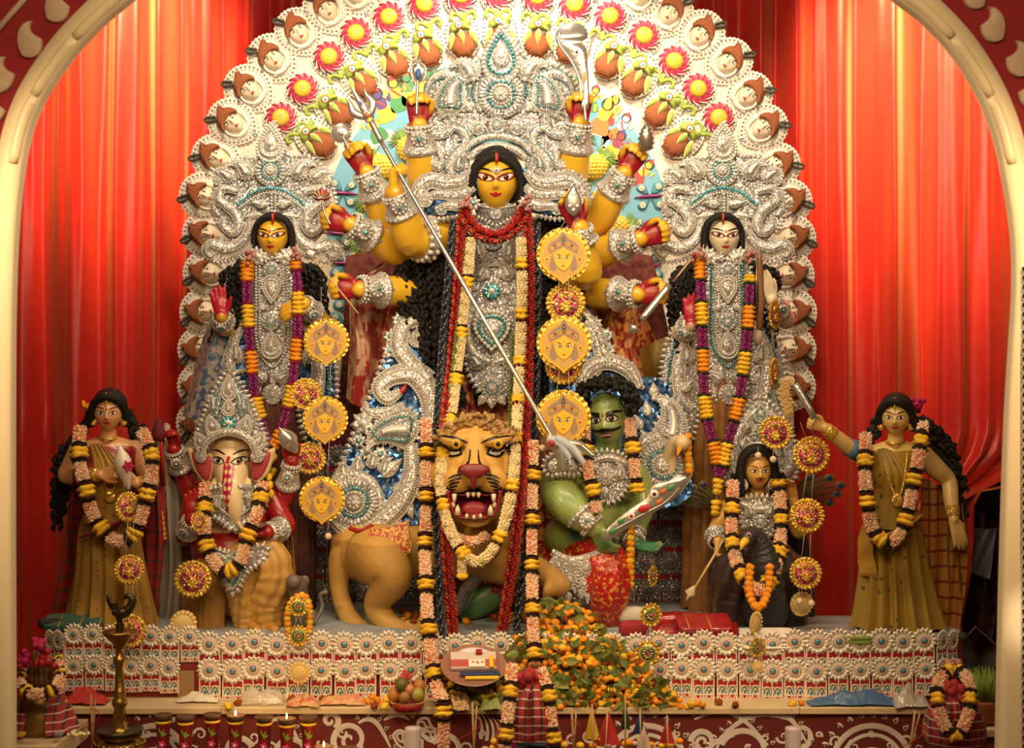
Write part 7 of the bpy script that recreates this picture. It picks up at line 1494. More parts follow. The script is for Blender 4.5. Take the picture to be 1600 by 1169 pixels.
# ---------------------------------------------------------------- the two attendant ladies
def lady(cx, hy, y, skin, label, yaw, arms, saree, border, blouse, seed, base, hair, flip=1):
    g = thing('lady_statue', label, 'statue', P(cx, base, y)); k = S(1, y); X = lambda x, yy, d=0.0: P(cx+x*flip, yy, y+d)
    c = X(0, hy); wd = 22.5*k; R = rot_head(yaw, .08); sy = hy+54
    bl = [head_shape(c, wd, R, 'lady'), chain([X(-1, sy-6, .03), X(0, hy+22, .02)], [.045, .038]), blob(X(-2, sy+28, .03), (40*k, .095, 48*k)), blob(X(-2, sy+85, .03), (35*k, .09, 50*k)), chain([X(-44, sy+8, .04), X(-2, sy, .03), X(40, sy+6, .04)], [.05, .06, .05])]
    for s_ in (-1, 1): bl.append(blob(X(-2+s_*17, sy+38, -.055), (18*k, .05, 18*k)))
    for sh, el, wr, d, n, sd, cu, sz in arms:
        a, e, w_ = X(*sh), X(*el), X(*wr); bl.append(chain([a, a*.5+e*.5, e, e*.5+w_*.5, w_], [.055, .052, .042, .038, .026])); dd, nn = np.array(d, float), np.array(n, float); dd[0] *= flip; nn[0] *= flip; bl.extend(hand(w_, dd, nn, sz*k, cu, sd*flip, .1, .3, .16))
    zb = X(0, sy+44)[2]
    def pt(V, N, C):
        m_ = (V[:, 2] < X(0, sy-2)[2]) & (np.abs(V[:, 0]-X(-2, 0)[0]) < 46*k) & (V[:, 1] > y-.14) & (V[:, 2] > X(0, sy+140)[2]); C[m_] = blouse; return C
    f = figure('body', bl, g, skin, (), .0054, extra=pt); face(f, c, R, wd, 'lady')
    b = MB()
    for u in (-.42, -.24, 0, .24, .42):                              # row of forehead dots
        h_ = f.bvh.ray_cast(Vector(c+R@np.array((u*wd, -2*wd, (.52+.1*u*u)*wd))), Vector(R@np.array((0, 1, 0))))[0]
        if h_ is not None: b.dots([np.array(h_)], .0035)
    b.build('forehead_dots', WHITEP, g)['kind'] = 'stuff'
    for sh, el, wr, d, n, sd, cu, sz in arms:
        w_, e = X(*wr), X(*el); Rm = align(e-w_, (0, -1, .1)); b = MB(); b.lathe([(.026, 0), (.033, .004), (.034, .02), (.036, .036), (.038, .05), (.034, .055)], 20, 0, T(w_+nrm(e-w_)*.01, 1, Rm)); b.build('bangle', GOLD, g)
    b = MB(); b.stamp(BALLH, ell(c+R@np.array((0, .04, .02)), (wd*1.25, wd*1.1, wd*1.45))); ar = cr([c+R@np.array((x*wd, yy*wd, z*wd)) for x, yy, z in ((-1.15, .2, -.9), (-1.12, -.25, .1), (-.85, -.62, .75), (-.4, -.92, 1.12), (0, -1.0, 1.22), (.4, -.92, 1.12), (.85, -.62, .75), (1.12, -.25, .1), (1.15, .2, -.9))], 8); b.tube(ar, .021, 8)
    hairlocks(g, [[X(*p) for p in l] for l in hair], 7.5*k, seed, 'hair', extra=b, wob=.5)
    b = MB(); b.dots(resample([c+R@np.array((0, -1.12*wd, 1.45*wd)), c+R@np.array((0, -1.15*wd, 1.0*wd)), c+R@np.array((0, -1.08*wd, .62*wd))], .006), .0042); b.build('hair_jewel', GOLD, g)
    for s_ in (-1, 1): b = MB(); b.stamp(BALL, ell(c+R@np.array((s_*1.02*wd, -.15*wd, -.62*wd)), (.018, .007, .022))); b.build('earring', GOLD, g)
    b = MB(); q = cr([X(-16, hy+38, -.0), X(-2, hy+42, -.05), X(12, hy+38, 0)], 6); b.tube(q, .008, 6); q = resample(cr([X(-20, sy-2, -.02), X(-16, sy+25, -.10), X(-6, sy+58, -.12), X(2, sy+72, -.125), X(10, sy+58, -.12), X(16, sy+25, -.10), X(18, sy-2, -.02)], 8), .009); b.dots(q, .0065); b.stamp(BALL, ell(X(2, sy+76, -.13), (.028, .008, .034))); b.build('necklace', GOLD, g)
    q = lambda yy: P(0, yy, y)[2]; x0 = cx-2*flip; xw = lambda x: P(x, 0, y)[0]
    loft(g, 'saree_skirt', [(xw(x0), y+.03, q(sy+92), 36*k, .10, .1), (xw(x0), y+.03, q(sy+130), 44*k, .125, .5), (xw(x0+4*flip), y+.03, q(sy+200), 50*k, .14, 1), (xw(x0+6*flip), y+.02, PZ+.07, 60*k, .17, 1.1), (xw(x0+6*flip), y+.02, PZ+.012, 65*k, .18, 1.2)], saree, 150, 15, .125, seed)
    sheet(g, 'saree_drape', [[X(-30, sy-4, -.03), X(-18, sy-6, -.05), X(-6, sy-2, -.04)], [X(-26, sy+30, -.10), X(0, sy+32, -.12), X(22, sy+36, -.09)], [X(-32, sy+70, -.08), X(0, sy+76, -.11), X(34, sy+84, -.07)], [X(-40, sy+118, -.09), X(0, sy+122, -.115), X(40, sy+112, -.08)]], saree, 8, ruffle=(5, .007))
    b = MB(); q2 = resample(cr([X(-42, sy+140, -.10), X(-10, sy+128, -.13), X(24, sy+112, -.12), X(38, sy+100, -.08)], 8), .012); b.tube(q2, .02, 8, sx=1.2, sy=.4); b.build('saree_border', border, g)
    return g, X
SAG = dotmat('gold green saree', (.32, .175, .02), (.30, .03, .02), 26, .16); SAO = dotmat('olive yellow saree', (.27, .16, .010), (.03, .05, .02), 17, .14, stripe=None); REDB2 = mat('red check cloth', (.30, .02, .02), .7); REDC = dotmat('red checked drape', (.26, .012, .012), (.26, .012, .012), 5, .01, stripe=(('Z', 4.2, (.06, .03, .015), .93), ('X', 5, (.05, .04, .015), .95)))
HL = [[(-26, -2*0+640+j*3, .06), (-50-j*4, 690+j*3, .1), (-62-j*3, 740, .1), (-70-j*2.2, 790+(j % 4)*14, .08)] for j in range(8)]+[[(22+j*2, 642, .05), (34+j*3, 672+j*2, .06), (40+j*3, 705+(j % 3)*8, .06)] for j in range(6)]
A1 = [((-46, 704, .04), (-66, 744, -.02), (-14, 742, -.16), (1, -.15, .22), (.1, .9, -.3), -1, (.35, .5, .3), 48), ((40, 704, .04), (66, 752, -.02), (44, 756, -.16), (-.75, -.15, .6), (0, .9, .2), 1, (.4, .5, .35), 46)]
l1, X1 = lady(170, 645, -.25, (.66, .33, .14), 'lady statue in a gold green saree holding a white conch, at the far left', .12, A1, SAG, REDB2, (.34, .02, .03), 41, 985, HL)
sheet(l1, 'checked_drape', [[X1(-60, 735, .05), X1(-30, 720, .1), X1(50, 720, .1), X1(76, 740, .04)], [X1(-72, 850, .06), X1(-30, 850, .14), X1(50, 850, .14), X1(84, 850, .06)], [X1(-92, 952, .06), X1(-30, 960, .14), X1(50, 965, .14), X1(72, 972, .06)]], REDC, 8, ruffle=(6, .022))
cw = thing('conch_shell', 'white conch shell painted with a pink flower, held by the left lady', 'conch', P(194, 770, -.46)); b = MB(); b.lathe([(0, 30), (3, 26), (6, 18), (11, 10), (14, 0), (13, -10), (9, -24), (5, -38), (0, -46)], 20, 0, T(P(192, 722, -.46), S(1, -.46), align((-.18, -.1, 1))), flute=(3, .04)); b.build('shell', mat('white conch', (.82, .72, .58), .3), cw)
b = MB()
for i in range(6): b.puff(rot2(leafshape(11, 3.4, 7), i*1.05)+np.array((204, 728)), 1.5, 14, 0)
b.build('painted_flower', MAGB, cw, px=-.46)
HR = [[(28+j*2, 655, .06), (52+j*4, 690, .1), (66+j*4, 735, .1), (80+j*4, 770+(j % 4)*16, .06)] for j in range(9)]+[[(-20-j*2, 655, .05), (-36-j*2, 690, .05), (-42-j*2, 735+(j % 3)*10, .05)] for j in range(6)]
A2 = [((-42, 712, .04), (-64, 706, -.02), (-112, 668, -.10), (-.9, -.1, .35), (.0, -1, -.2), 1, (.8, 1.1, .8), 46), ((44, 714, .04), (82, 752, .06), (90, 812, -.04), (.3, -.1, -1), (-.3, .9, -.2), 1, (.12, .18, .12), 54)]
l2, X2 = lady(1400, 652, -.36, (.68, .46, .15), 'lady statue in an olive yellow saree raising a fly whisk, at the far right', -.32, A2, SAO, mat('ochre border', (.42, .22, .03), .6), (.33, .19, .02), 42, 1000, HR)
b = MB(); b.tube([X2(-58, 706, -.02), X2(-74, 699, -.04)], [.05, .047], 14); b.build('sleeve', mat('blue sleeve', (.05, .14, .24), .6), l2)
sheet(l2, 'checked_drape', [[X2(40, 745, .06), X2(78, 765, .08), X2(104, 790, .06)], [X2(40, 850, .06), X2(84, 860, .1), X2(112, 870, .04)], [X2(44, 950, .06), X2(78, 960, .1), X2(106, 955, .04)], [X2(60, 992, .06), X2(84, 994, .1), X2(96, 990, .04)]], dotmat('amber checked drape', (.40, .16, .02), (.40, .16, .02), 5, .01, stripe=(('Z', 4, (.20, .02, .015), .90), ('X', 6, (.12, .06, .01), .93))), 8, ruffle=(3, .025))
sheet(l2, 'saree_end', [[X2(-44, 790, -.02), X2(-60, 850, .02), X2(-56, 900, .0)], [X2(-24, 800, -.08), X2(-36, 850, -.08), X2(-28, 905, -.08)]], mat('ochre border', (.4, .2, .03)), 8, ruffle=(3, .012))
wh = thing('fly_whisk', 'fly whisk with silver handle and tan hair tuft raised by the right lady', 'whisk', P(1268, 652, -.5)); put_tube(wh, 'handle', resample([P(1272, 652, -.52), P(1242, 600, -.5)], .05), S(5), SILVM, 10)
hairlocks(wh, [[P(1240, 602, -.5), P(1228+random.uniform(-8, 8), 596+random.uniform(-4, 4), -.5), P(1222+random.uniform(-8, 10), 615, -.5), P(1232+random.uniform(-12, 14), 640+random.uniform(-6, 16), -.5)] for _ in range(26)], S(3), 8, 'hair_tuft', wob=.3, material=mat('tan hair', (.42, .27, .10), .7))
b = MB(); b.dots([P(1433, 633, -.3)], .03, 0, sphere(9, 6)); b.dots(P(1433, 633, -.3)+RNG.normal(0, .018, (14, 3)), .014); tag(b.build('pink_flower', MAGB, loc=P(1433, 640, -.3)), 'pink flower tucked in the hair of the lady at the right', 'flower')
b = MB(); b.dots(P(138, 634, -.2)+RNG.normal(0, .014, (9, 3)), .012); tag(b.build('orange_flower', MARO, loc=P(138, 640, -.2)), 'orange flower tucked in the hair of the lady at the left', 'flower')
ban = thing('draped_bundle', 'slim upright bundle in grey white and red cloth beside the conch lady', 'bundle', P(258, 985, .05))
sheet(ban, 'white_cloth', [[P(238, 690, .1), P(258, 684, .02), P(280, 690, .1)], [P(238, 780, .1), P(262, 780, .0), P(285, 780, .1)], [P(244, 880, .1), P(268, 880, .0), P(290, 880, .1)], [P(246, 980, .1), P(262, 980, .0), P(284, 980, .1)]], mat('grey white cotton', (.36, .32, .26), .8), 8, ruffle=(3, .02))
sheet(ban, 'red_cloth', [[P(246, 664, .06), P(256, 660, -.02), P(266, 664, .05)], [P(240, 720, .06), P(256, 718, -.04), P(272, 720, .05)], [P(236, 800, .06), P(250, 796, -.04), P(264, 800, .05)], [P(240, 855, .06), P(250, 850, -.03), P(262, 846, .05)]], dotmat('red border cotton', (.42, .03, .03), (.42, .03, .03), 5, .01, stripe=(('X', 7, (.6, .5, .4), .8),)), 8, ruffle=(3, .015))
# ---------------------------------------------------------------- garlands
GAL = [('tub', 42, 1.0), ('grn', 3, 1.0), ('mdk', 5, 1.15), ('mary', 8, 1.25), ('mary', 8, 1.25), ('mdk', 5, 1.15), ('grn', 3, 1.0)]
garland('garland', 'red petal necklace garland in a short curve under the chin of the ten-armed goddess', [(724, 326, .04), (735, 352, .02), (768, 372, -.02), (802, 358, .02), (822, 326, .04)], GR, 11)
garland('garland', 'long red petal garland on the left of the ten-armed goddess and lion', [(722, 338, .05), (715, 450, .02), (706, 560, 0), (697, 640, -.2), (694, 720, -.42), (698, 860, -.5), (708, 990, -.55)], GR, 9)
garland('garland', 'long red petal garland on the right of the ten-armed goddess and lion', [(824, 338, .05), (828, 450, .02), (826, 560, 0), (820, 680, -.3), (808, 820, -.5), (785, 985, -.52)], GR, 9)
garland('garland', 'dark blue seed garland on the left, outermost beside the black hair of the ten-armed goddess', [(708, 345, .06), (699, 450, .03), (690, 560, 0), (682, 680, -.25), (683, 800, -.42), (690, 1000, -.62)], GS, 7.5)
garland('garland', 'dark blue seed garland on the right, between the red petals and the golden medallions', [(838, 350, .06), (841, 470, .03), (838, 600, 0), (833, 740, -.35), (822, 860, -.45), (806, 985, -.52)], GS, 7.5)
garland('garland', 'long white jasmine garland with yellow marigolds looping below the chin of the lion', [(737, 372, .02), (730, 440, 0), (719, 540, -.03), (706, 640, -.2), (693, 700, -.45), (690, 770, -.55), (706, 835, -.62), (742, 880, -.68), (778, 845, -.62), (799, 770, -.55), (806, 690, -.42), (812, 560, -.03), (816, 450, 0), (814, 372, .02)], GJ, 9)
garland('garland', 'short jasmine tassel hanging below the loop at the lion chest', [(722, 868, -.66), (722, 905, -.66)], [('jas', 28, 1), ('mary', 10, 1.2)], 8)
garland('garland', 'pale coral tuberose collar at the throat of the lion under its lower lip', [(708, 838, -.5), (735, 848, -.56), (760, 838, -.5)], [('tub', 60, 1)], 9)
garland('leaf_string', 'green leaf string hanging on the left beside the jasmine garland', [(728, 390, .03), (718, 500, 0), (704, 620, -.15), (696, 690, -.4)], [('lea', 18, 1)], 6)
garland('leaf_string', 'green leaf string hanging on the right above the lion brow', [(803, 520, .03), (800, 620, -.1), (800, 700, -.42), (796, 790, -.52)], [('lea', 18, 1)], 6.5)
garland('garland', 'long tuberose garland left of the lion head, falling over the platform edge', [(666, 655, -.3), (666, 760, -.42), (664, 860, -.52), (668, 970, -.70), (676, 1040, -.80), (684, 1080, -.90), (692, 1100, -.97), (694, 1215, -.99)], GAL, 10.5)
garland('garland', 'long tuberose garland strand falling at the right of the lion head into the flower heap', [(833, 690, -.32), (831, 800, -.46), (831, 900, -.58), (833, 985, -.74), (836, 1042, -.84)], GAL, 10)
garland('garland', 'tuberose garland strand on the left of the green demon face', [(912, 664, -.22), (916, 720, -.32), (927, 770, -.36), (933, 800, -.38)], GA, 10)
garland('garland', 'tuberose garland strand hanging from the right ear of the green demon', [(984, 655, -.16), (990, 715, -.22), (996, 770, -.24)], GA, 10)
garland('garland', 'thin string of marigolds hanging under the demon sword', [(985, 818, -.28), (984, 918, -.28)], [('mary', 9, 1), ('maro', 9, 1)], 6.5)
garland('garland', 'thick marigold and plum berry garland of the yellow goddess in the blue shawl', [(386, 408, .1), (386, 470, .04), (392, 560, .02), (400, 630, .0), (414, 676, -.02), (426, 696, -.02), (438, 676, -.02), (454, 620, 0), (464, 540, .02), (466, 470, .04), (462, 408, .1)], GB, 9.5)
garland('garland', 'short marigold tail at the bottom of the garland of the goddess in the blue shawl', [(427, 702, -.03), (425, 745, -.03)], [('mdk', 6, .8), ('mary', 12, .7), ('gap', 4, 1)], 8)
garland('garland', 'thick marigold and plum berry garland with green rings on the cream white goddess', [(1092, 405, .1), (1096, 480, .03), (1098, 560, .02), (1102, 640, .0), (1116, 700, -.02), (1124, 745, -.03), (1134, 705, -.02), (1152, 640, 0), (1164, 560, .02), (1170, 490, .03), (1172, 430, .08)], GBG, 9.5)
garland('garland', 'yellow marigold tail below the garland of the cream white goddess', [(1122, 748, -.03), (1117, 805, -.04)], [('mary', 8, 1), ('mary', 8, .9), ('mary', 8, .8), ('gap', 10, 1)], 9)
garland('garland', 'tuberose garland on the elephant-headed statue, looping over its lap', [(322, 757, -.22), (319, 815, -.36), (325, 862, -.42), (350, 893, -.46), (374, 882, -.46), (384, 848, -.42), (402, 800, -.36), (411, 757, -.22)], GA, 10.5, start=0)
garland('garland', 'thin yellow marigold tuft at the right shoulder of the elephant-headed statue', [(418, 712, -.1), (420, 745, -.12), (424, 778, -.14)], [('mary', 10, .7), ('gap', 4, 1)], 7)
garland('garland', 'tuberose garland round the neck of the moustached archer, meeting above the peacock', [(1146, 752, -.14), (1143, 830, -.26), (1156, 892, -.44), (1186, 924, -.54), (1210, 892, -.44), (1221, 830, -.26), (1217, 752, -.14)], GA, 10.5)
garland('garland', 'orange marigold garland round the neck of the dark peacock', [(1172, 882, -.52), (1170, 925, -.56), (1184, 952, -.60), (1200, 925, -.56), (1203, 882, -.52)], [('maro', 9, 1)], 7)
garland('garland', 'tuberose garland worn by the lady with the conch at the far left', [(126, 668, -.34), (123, 710, -.42), (134, 765, -.48), (150, 815, -.48), (182, 846, -.50), (210, 836, -.50), (224, 795, -.48), (237, 740, -.44), (236, 705, -.40), (218, 668, -.34)], GA, 10.5)
garland('garland', 'tuberose garland worn by the lady with the fly whisk at the far right', [(1353, 678, -.44), (1352, 750, -.54), (1363, 825, -.56), (1388, 850, -.58), (1411, 826, -.58), (1425, 770, -.56), (1437, 705, -.52), (1443, 662, -.42)], GA, 10.5)
garland('garland', 'marigold string hanging beside the orange swan beak behind the demon', [(1074, 678, .05), (1076, 740, .05)], [('maro', 9, 1), ('mary', 9, .9)], 6.5)
garland('garland', 'orange marigold garland looped over the small grey mouse', [(452, 995, -.5), (449, 962, -.5), (456, 940, -.48), (474, 930, -.48), (483, 950, -.5), (483, 990, -.54)], [('maro', 8, 1), ('mary', 8, 1)], 5.5)
garland('garland', 'marigold string at the left behind the lady with the conch', [(250, 800, -.05), (256, 845, -.05)], [('maro', 8, 1)], 5)
PINKF = mat('faded pink petal', (.46, .20, .17), .7)
for (x, y, y_) in ((390, 398, .06), (462, 396, .06), (1096, 398, .06), (1170, 400, .06), (727, 318, .0), (824, 318, .0)):
    b = MB(); b.dots(P(x, y, y_)+RNG.normal(0, .014, (12, 3)), .013, 0, sphere(7, 5)); b.tube([P(x, y, y_), P(x+4, y-16, y_)], .003, 5, 1); tag(b.build('garland_knot', [PINKF, TH], loc=P(x, y, y_)), 'faded pink flower knot at the %s end of the %s' % ('left' if x in (390, 1096, 727) else 'right', 'yellow side goddess garland' if x < 500 else 'cream goddess garland' if x > 1000 else 'red necklace garland'), 'flower')
# swan head, mouse
b = MB(); q = cr([P(1050, 745, .1), P(1046, 712, .08), P(1056, 692, .04), P(1066, 692, .0)], 6); b.tube(q, np.linspace(.04, .035, len(q)), 12); b.dots([q[-1]], .042, 0, BALL); sw_ = thing('swan', 'cream swan head with an orange beak peeping out behind the demon', 'swan', P(1050, 745, .1)); b.build('neck', mat('cream swan paint', (.70, .52, .30), .5), sw_)
b = MB(); b.tube([P(1062, 700, -.03), P(1058, 712, -.06)], [.016, .004], 8); b.build('beak', MARO, sw_)
mou = thing('mouse', 'small grey mouse statue standing under a marigold garland beside the lion hind leg', 'mouse', P(470, 985, -.3)); GRM = mat('grey mouse paint', (.16, .12, .10), .4)
b = MB(); b.stamp(BALLH, ell(P(470, 955, -.3), (.06, .08, .10))); b.tube(cr([P(466, 930, -.3), P(462, 912, -.34), P(456, 908, -.4)], 5), [.05]*6+[.035]*4+[.012], 12); b.build('body', GRM, mou); b = MB(); b.tube(cr([P(490, 975, -.25), P(503, 950, -.2), (P(500, 930, -.2)), P(512, 925, -.2)], 6), .011, 8); b.build('tail', GRM, mou)
for s_ in (-1, 1): b = MB(); b.stamp(BALL, ell(P(466+s_*10, 908, -.3), (.024, .008, .028))); b.build('ear', GRM, mou)
# ---------------------------------------------------------------- hanging medallions
MF = 'golden medallion printed with a goddess face, '
for px, py, r, y, lb, th in ((880, 398, 41, -.28, 'topmost of the right column beside the goddess', (890, 346)), (881, 536, 42, -.30, 'middle of the right column beside the goddess', (881, 440)), (880, 652, 42, -.33, 'lowest of the right column by the demon head', (881, 580)),
                             (510, 533, 35, -.02, 'top of the left column below the bow hand', (508, 448)), (508, 655, 35, -.05, 'middle of the left column', (510, 570)), (503, 780, 35, -.08, 'lowest of the left column beside the lion rump', (508, 690))):
    medallion('face', px, py, r, y, MF+lb, thread=th, balls=((862, 610), (901, 615)) if py == 536 and False else (((513, 838),) if py == 780 else ((847, 700), (903, 708)) if py == 652 else ()))
ML = 'golden sequinned flower medallion '
for px, py, r, y, lb, yaw, sx, th in ((884, 474, 33, -.22, 'between the top and middle face medallions of the right column', 0, 1, None), (881, 572, 31, -.24, 'half hidden below the middle face medallion on the right', 0, 1, None), (478, 616, 27, .0, 'at the upper left of the left column beside the yellow goddess', .3, 1, None), (484, 716, 27, -.01, 'behind the raised conch of the elephant-headed statue', .2, 1, (484, 640)),
        (200, 792, 25, -.52, 'turned edgewise under the conch of the left lady', .9, 1, (200, 735)), (202, 890, 25, -.62, 'against the gold green saree skirt at the left', .3, 1, (204, 816)), (202, 986, 28, -.82, 'behind the brass lamp, lowest at the left', .1, 1, (202, 915)), (301, 905, 31, -.48, 'on the net cloth beside the knee of the elephant-headed statue', 0, 1, None), (310, 815, 17, -.55, 'turned edgewise below the red palm of the elephant-headed statue', 1.0, 1, None),
        (1212, 676, 28, -.22, 'on the silver crown above the archer', -.2, 1, None), (1268, 711, 31, -.4, 'against the red curtain under the whisk hand', 0, 1, (1256, 660)), (1261, 806, 29, -.42, 'second down against the red curtain at the right', 0, 1, (1266, 740)), (1259, 896, 27, -.44, 'third down against the red curtain at the right', 0, 1, (1262, 834)),
        (1210, 492, 25, .0, 'turned edgewise below the white hand of the cream goddess', 1.05, 1, None), (1209, 584, 26, -.02, 'turned edgewise, second below the white hand of the cream goddess', 1.15, 1, (1210, 516))):
    medallion('flower', px, py, r, y, ML+lb, yaw, th, balls=((1249, 940), (1268, 943)) if py == 896 else ((1185, 712), (1208, 718)) if py == 676 else ())
MS = 'small golden rosette medallion '
for px, py, r, y, lb, yaw, th in ((466, 948, 17, -.6, 'hanging in front of the grey mouse', 0, None), (466, 994, 18, -.72, 'hanging on the lace tiles below the mouse', 0, (466, 966)), (1017, 961, 20, -.66, 'hanging before the red cloth packets', .35, None), (1012, 1021, 21, -.74, 'hanging on the lace tiles right of the flower heap', 0, (1016, 985)), (1183, 1012, 17, -.76, 'hanging on the lace tiles below the white printed bag', .5, None), (1020, 900, 17, -.3, 'turned edgewise below the open green palm', 1.0, (1020, 875))):
    medallion('small', px, py, r, y, MS+lb, yaw, th, balls=((1007, 1046), (1018, 1046)) if py == 1021 else ())
for px, py, r, y, lb, yaw in ((468, 1051, 17, -.76, 'plain pale gold paper medallion turned backwards on the lace tiles below the mouse', 0), (1252, 944, 19, -.36, 'plain gold paper medallion turned backwards, lowest beside the archer', .3), (1181, 974, 18, -.66, 'plain gold paper medallion turned edgewise in front of the printed bag', .9), (1184, 1042, 9, -.76, 'tiny plain paper medallion on the lace tiles under the printed bag', 0), (286, 974, 20, -.55, 'plain cream paper disc with a gold rim beside the net cloth at the left', .3)):
    medallion('plain', px, py, r, y, lb, yaw)
# ---------------------------------------------------------------- offerings on the ledge and in front
def inside(p, poly):
    x, y = p; c = False; n = len(poly)
    for i in range(n):
        (x1, y1), (x2, y2) = poly[i], poly[i-1]
        if (y1 > y) != (y2 > y) and x < (x2-x1)*(y-y1)/(y2-y1)+x1: c = not c
    return c
HP = [(832, 940), (880, 936), (925, 958), (950, 990), (1000, 1035), (1050, 1084), (1078, 1106), (690, 1106), (688, 1060), (760, 1048), (800, 1000), (826, 985)]
hd = lambda px, py: float(np.interp(py, (936, 985, 1005, 1050, 1106), (-.38, -.58, -.70, -.79, -.86)))
rnd = random.Random(5); b = MB(); gx, gy_ = np.meshgrid(np.linspace(686, 1080, 70), np.linspace(934, 1108, 50), indexing='ij'); V = []
for x, y in zip(gx.ravel(), gy_.ravel()):
    V.append(P(x, y, hd(x, y)+.018+.012*noise.noise(Vector((x*.06, y*.06, 0)))))
V = np.array(V); Q = quads(70, 50); ok = np.array([all(inside((gx.ravel()[i], gy_.ravel()[i]), HP) for i in q) for q in Q]); b.add(V, Q[ok])
tag(b.build('flower_heap', mat('leaf litter', (.055, .07, .015), .7, var=(40, (.24, .10, .01), .15), bump=(60, .8)), loc=P(880, 1106, -.86)), 'sloping ground of crushed leaves under the marigold heap', 'heap', kind='stuff')
MGM = [MB().stamp((lambda V, Fc: (V*(1+.15*np.random.default_rng(i).standard_normal(len(V)))[:, None]*np.array((1, 1, .75)), Fc))(*sphere(11, 7)), np.eye(4)).mesh('marigold', m) for i, m in enumerate((MARO, MARO, MARY, mat('deep orange marigold', (.66, .13, .006), .65, bump=(140, .9))))]
HPS = []; n = 0
def drop_flower(p, r, lab, grp, deep=False):
    o = put('marigold', rnd.choice(MGM if not deep else MGM[::3]), None, p, (rnd.uniform(-.8, .8), rnd.uniform(-.8, .8), rnd.uniform(0, 6)), r); return tag(o, lab, 'flower', grp)
b2 = [MB() for _ in range(3)]; tries = 0
while n < 380 and tries < 20000:
    tries += 1; x, y = rnd.uniform(686, 1080), rnd.uniform(934, 1108)
    if not inside((x, y), HP) or (690 < x < 812 and 1000 < y < 1046): continue
    if noise.noise(Vector((x*.035, y*.035, 3))) < -.12 and rnd.random() < .8: continue
    if any((x-a)**2+(y-c)**2 < 50 for a, c in HPS): continue
    HPS.append((x, y)); r = S(rnd.uniform(4.8, 6.8)); p = P(x, y, hd(x, y)-rnd.uniform(.0, .025)); n += 1
    if n <= 200: drop_flower(p, r, 'orange or yellow marigold head in the heap spilling from the platform to the ledge', 'marigolds in the heap', y < 985 and x < 900 and rnd.random() < .7)
    else: b2[0].dots([p], r, rnd.randrange(3), sphere(9, 6), .8)
for q in b2[:1]: tag(q.build('marigold_heap', [MARO, MARY, MARO], loc=P(880, 1100, -.85)), 'further marigold heads filling the heap between the larger ones', 'flower', kind='stuff') if q.n else None
for i in range(38):
    x, y = rnd.uniform(625, 835), 0; y = rnd.uniform(950, 984); dpt = depth_on(max(y, 968), PZ)-rnd.uniform(0, .05); drop_flower(P(x, y+10, dpt)*np.array((1, 1, 0))+np.array((0, 0, PZ+.02+rnd.uniform(0, .03))), S(rnd.uniform(5, 7)), 'deep orange marigold head lying on the platform under the lion', 'marigolds under the lion', True)
LFM = []
for i in range(3):
    b = MB(); o = leafshape(1, .3, 7); V = np.c_[o, -.25*(o[:, 0]-.5)**2+.25*np.abs(o[:, 1])]; n_ = len(o); b.add(np.vstack((V, [[.45, 0, -.02]])), [[k_, (k_+1) % n_, n_] for k_ in range(n_)]); LFM.append(b.mesh('loose_leaf', [LEAFD, LEAFL, mat('olive leaf', (.13, .14, .025), .5)][i]))
for i in range(300):
    while True:
        x, y = rnd.uniform(690, 1060), rnd.uniform(938, 1104)
        if inside((x, y), HP) and not (690 < x < 812 and 1000 < y < 1046): break
    tag(put('loose_leaf', rnd.choice(LFM), None, P(x, y, hd(x, y)-rnd.uniform(.022, .05)), (rnd.uniform(.9, 2.0), rnd.uniform(-.5, .5), rnd.uniform(0, 6)), S(rnd.uniform(14, 24))), 'loose green bel leaf lying among the heaped marigolds', 'leaf', 'leaves in the flower heap')
b = MB(); A = []
for i in range(330):
    x, y = rnd.uniform(690, 1070), rnd.uniform(938, 1104)
    if inside((x, y), HP) and not (690 < x < 812 and 1000 < y < 1046): A.append(T(P(x, y, hd(x, y)-rnd.uniform(.012, .04)), S(rnd.uniform(13, 20)), Matrix.Rotation(rnd.uniform(0, 6), 3, 'Y')@Matrix.Rotation(rnd.uniform(.9, 2), 3, 'X')))
o = leafshape(1, .3, 7); n_ = len(o); b.stamp((np.vstack((np.c_[o, -.25*(o[:, 0]-.5)**2+.25*np.abs(o[:, 1])], [[.45, 0, -.02]])), np.array([[k_, (k_+1) % n_, n_] for k_ in range(n_)])), np.array(A)); tag(b.build('leaf_litter', LEAFD, loc=P(880, 1100, -.85)), 'further green leaves mixed through the marigold heap', 'leaf', kind='stuff')
def onledge(px, py, up=.0): d = depth_on(py, LZ+up); return P(px, py, d)
for i_, (x, y) in enumerate(sorted(((372, 1098), (380, 1092), (357, 1103), (455, 1092), (505, 1092), (517, 1090), (582, 1088), (590, 1094), (598, 1099), (605, 1092), (575, 1096), (1090, 1099), (1080, 1101), (1098, 1102), (1123, 1097), (1149, 1101), (1238, 1099), (1252, 1098), (1046, 1100), (1060, 1098), (612, 1100), (585, 1102), (600, 1104), (648, 1102)))): drop_flower(onledge(x, y+5)+np.array((0, 0, .014)), S(rnd.uniform(4.5, 6.5)), 'marigold head on the cream ledge, %s from the left' % ('first second third fourth fifth sixth seventh eighth ninth tenth eleventh twelfth thirteenth fourteenth fifteenth sixteenth seventeenth eighteenth nineteenth twentieth'.split()+['twenty-first', 'twenty-second', 'twenty-third', 'twenty-fourth'])[i_], 'marigolds scattered on the ledge')
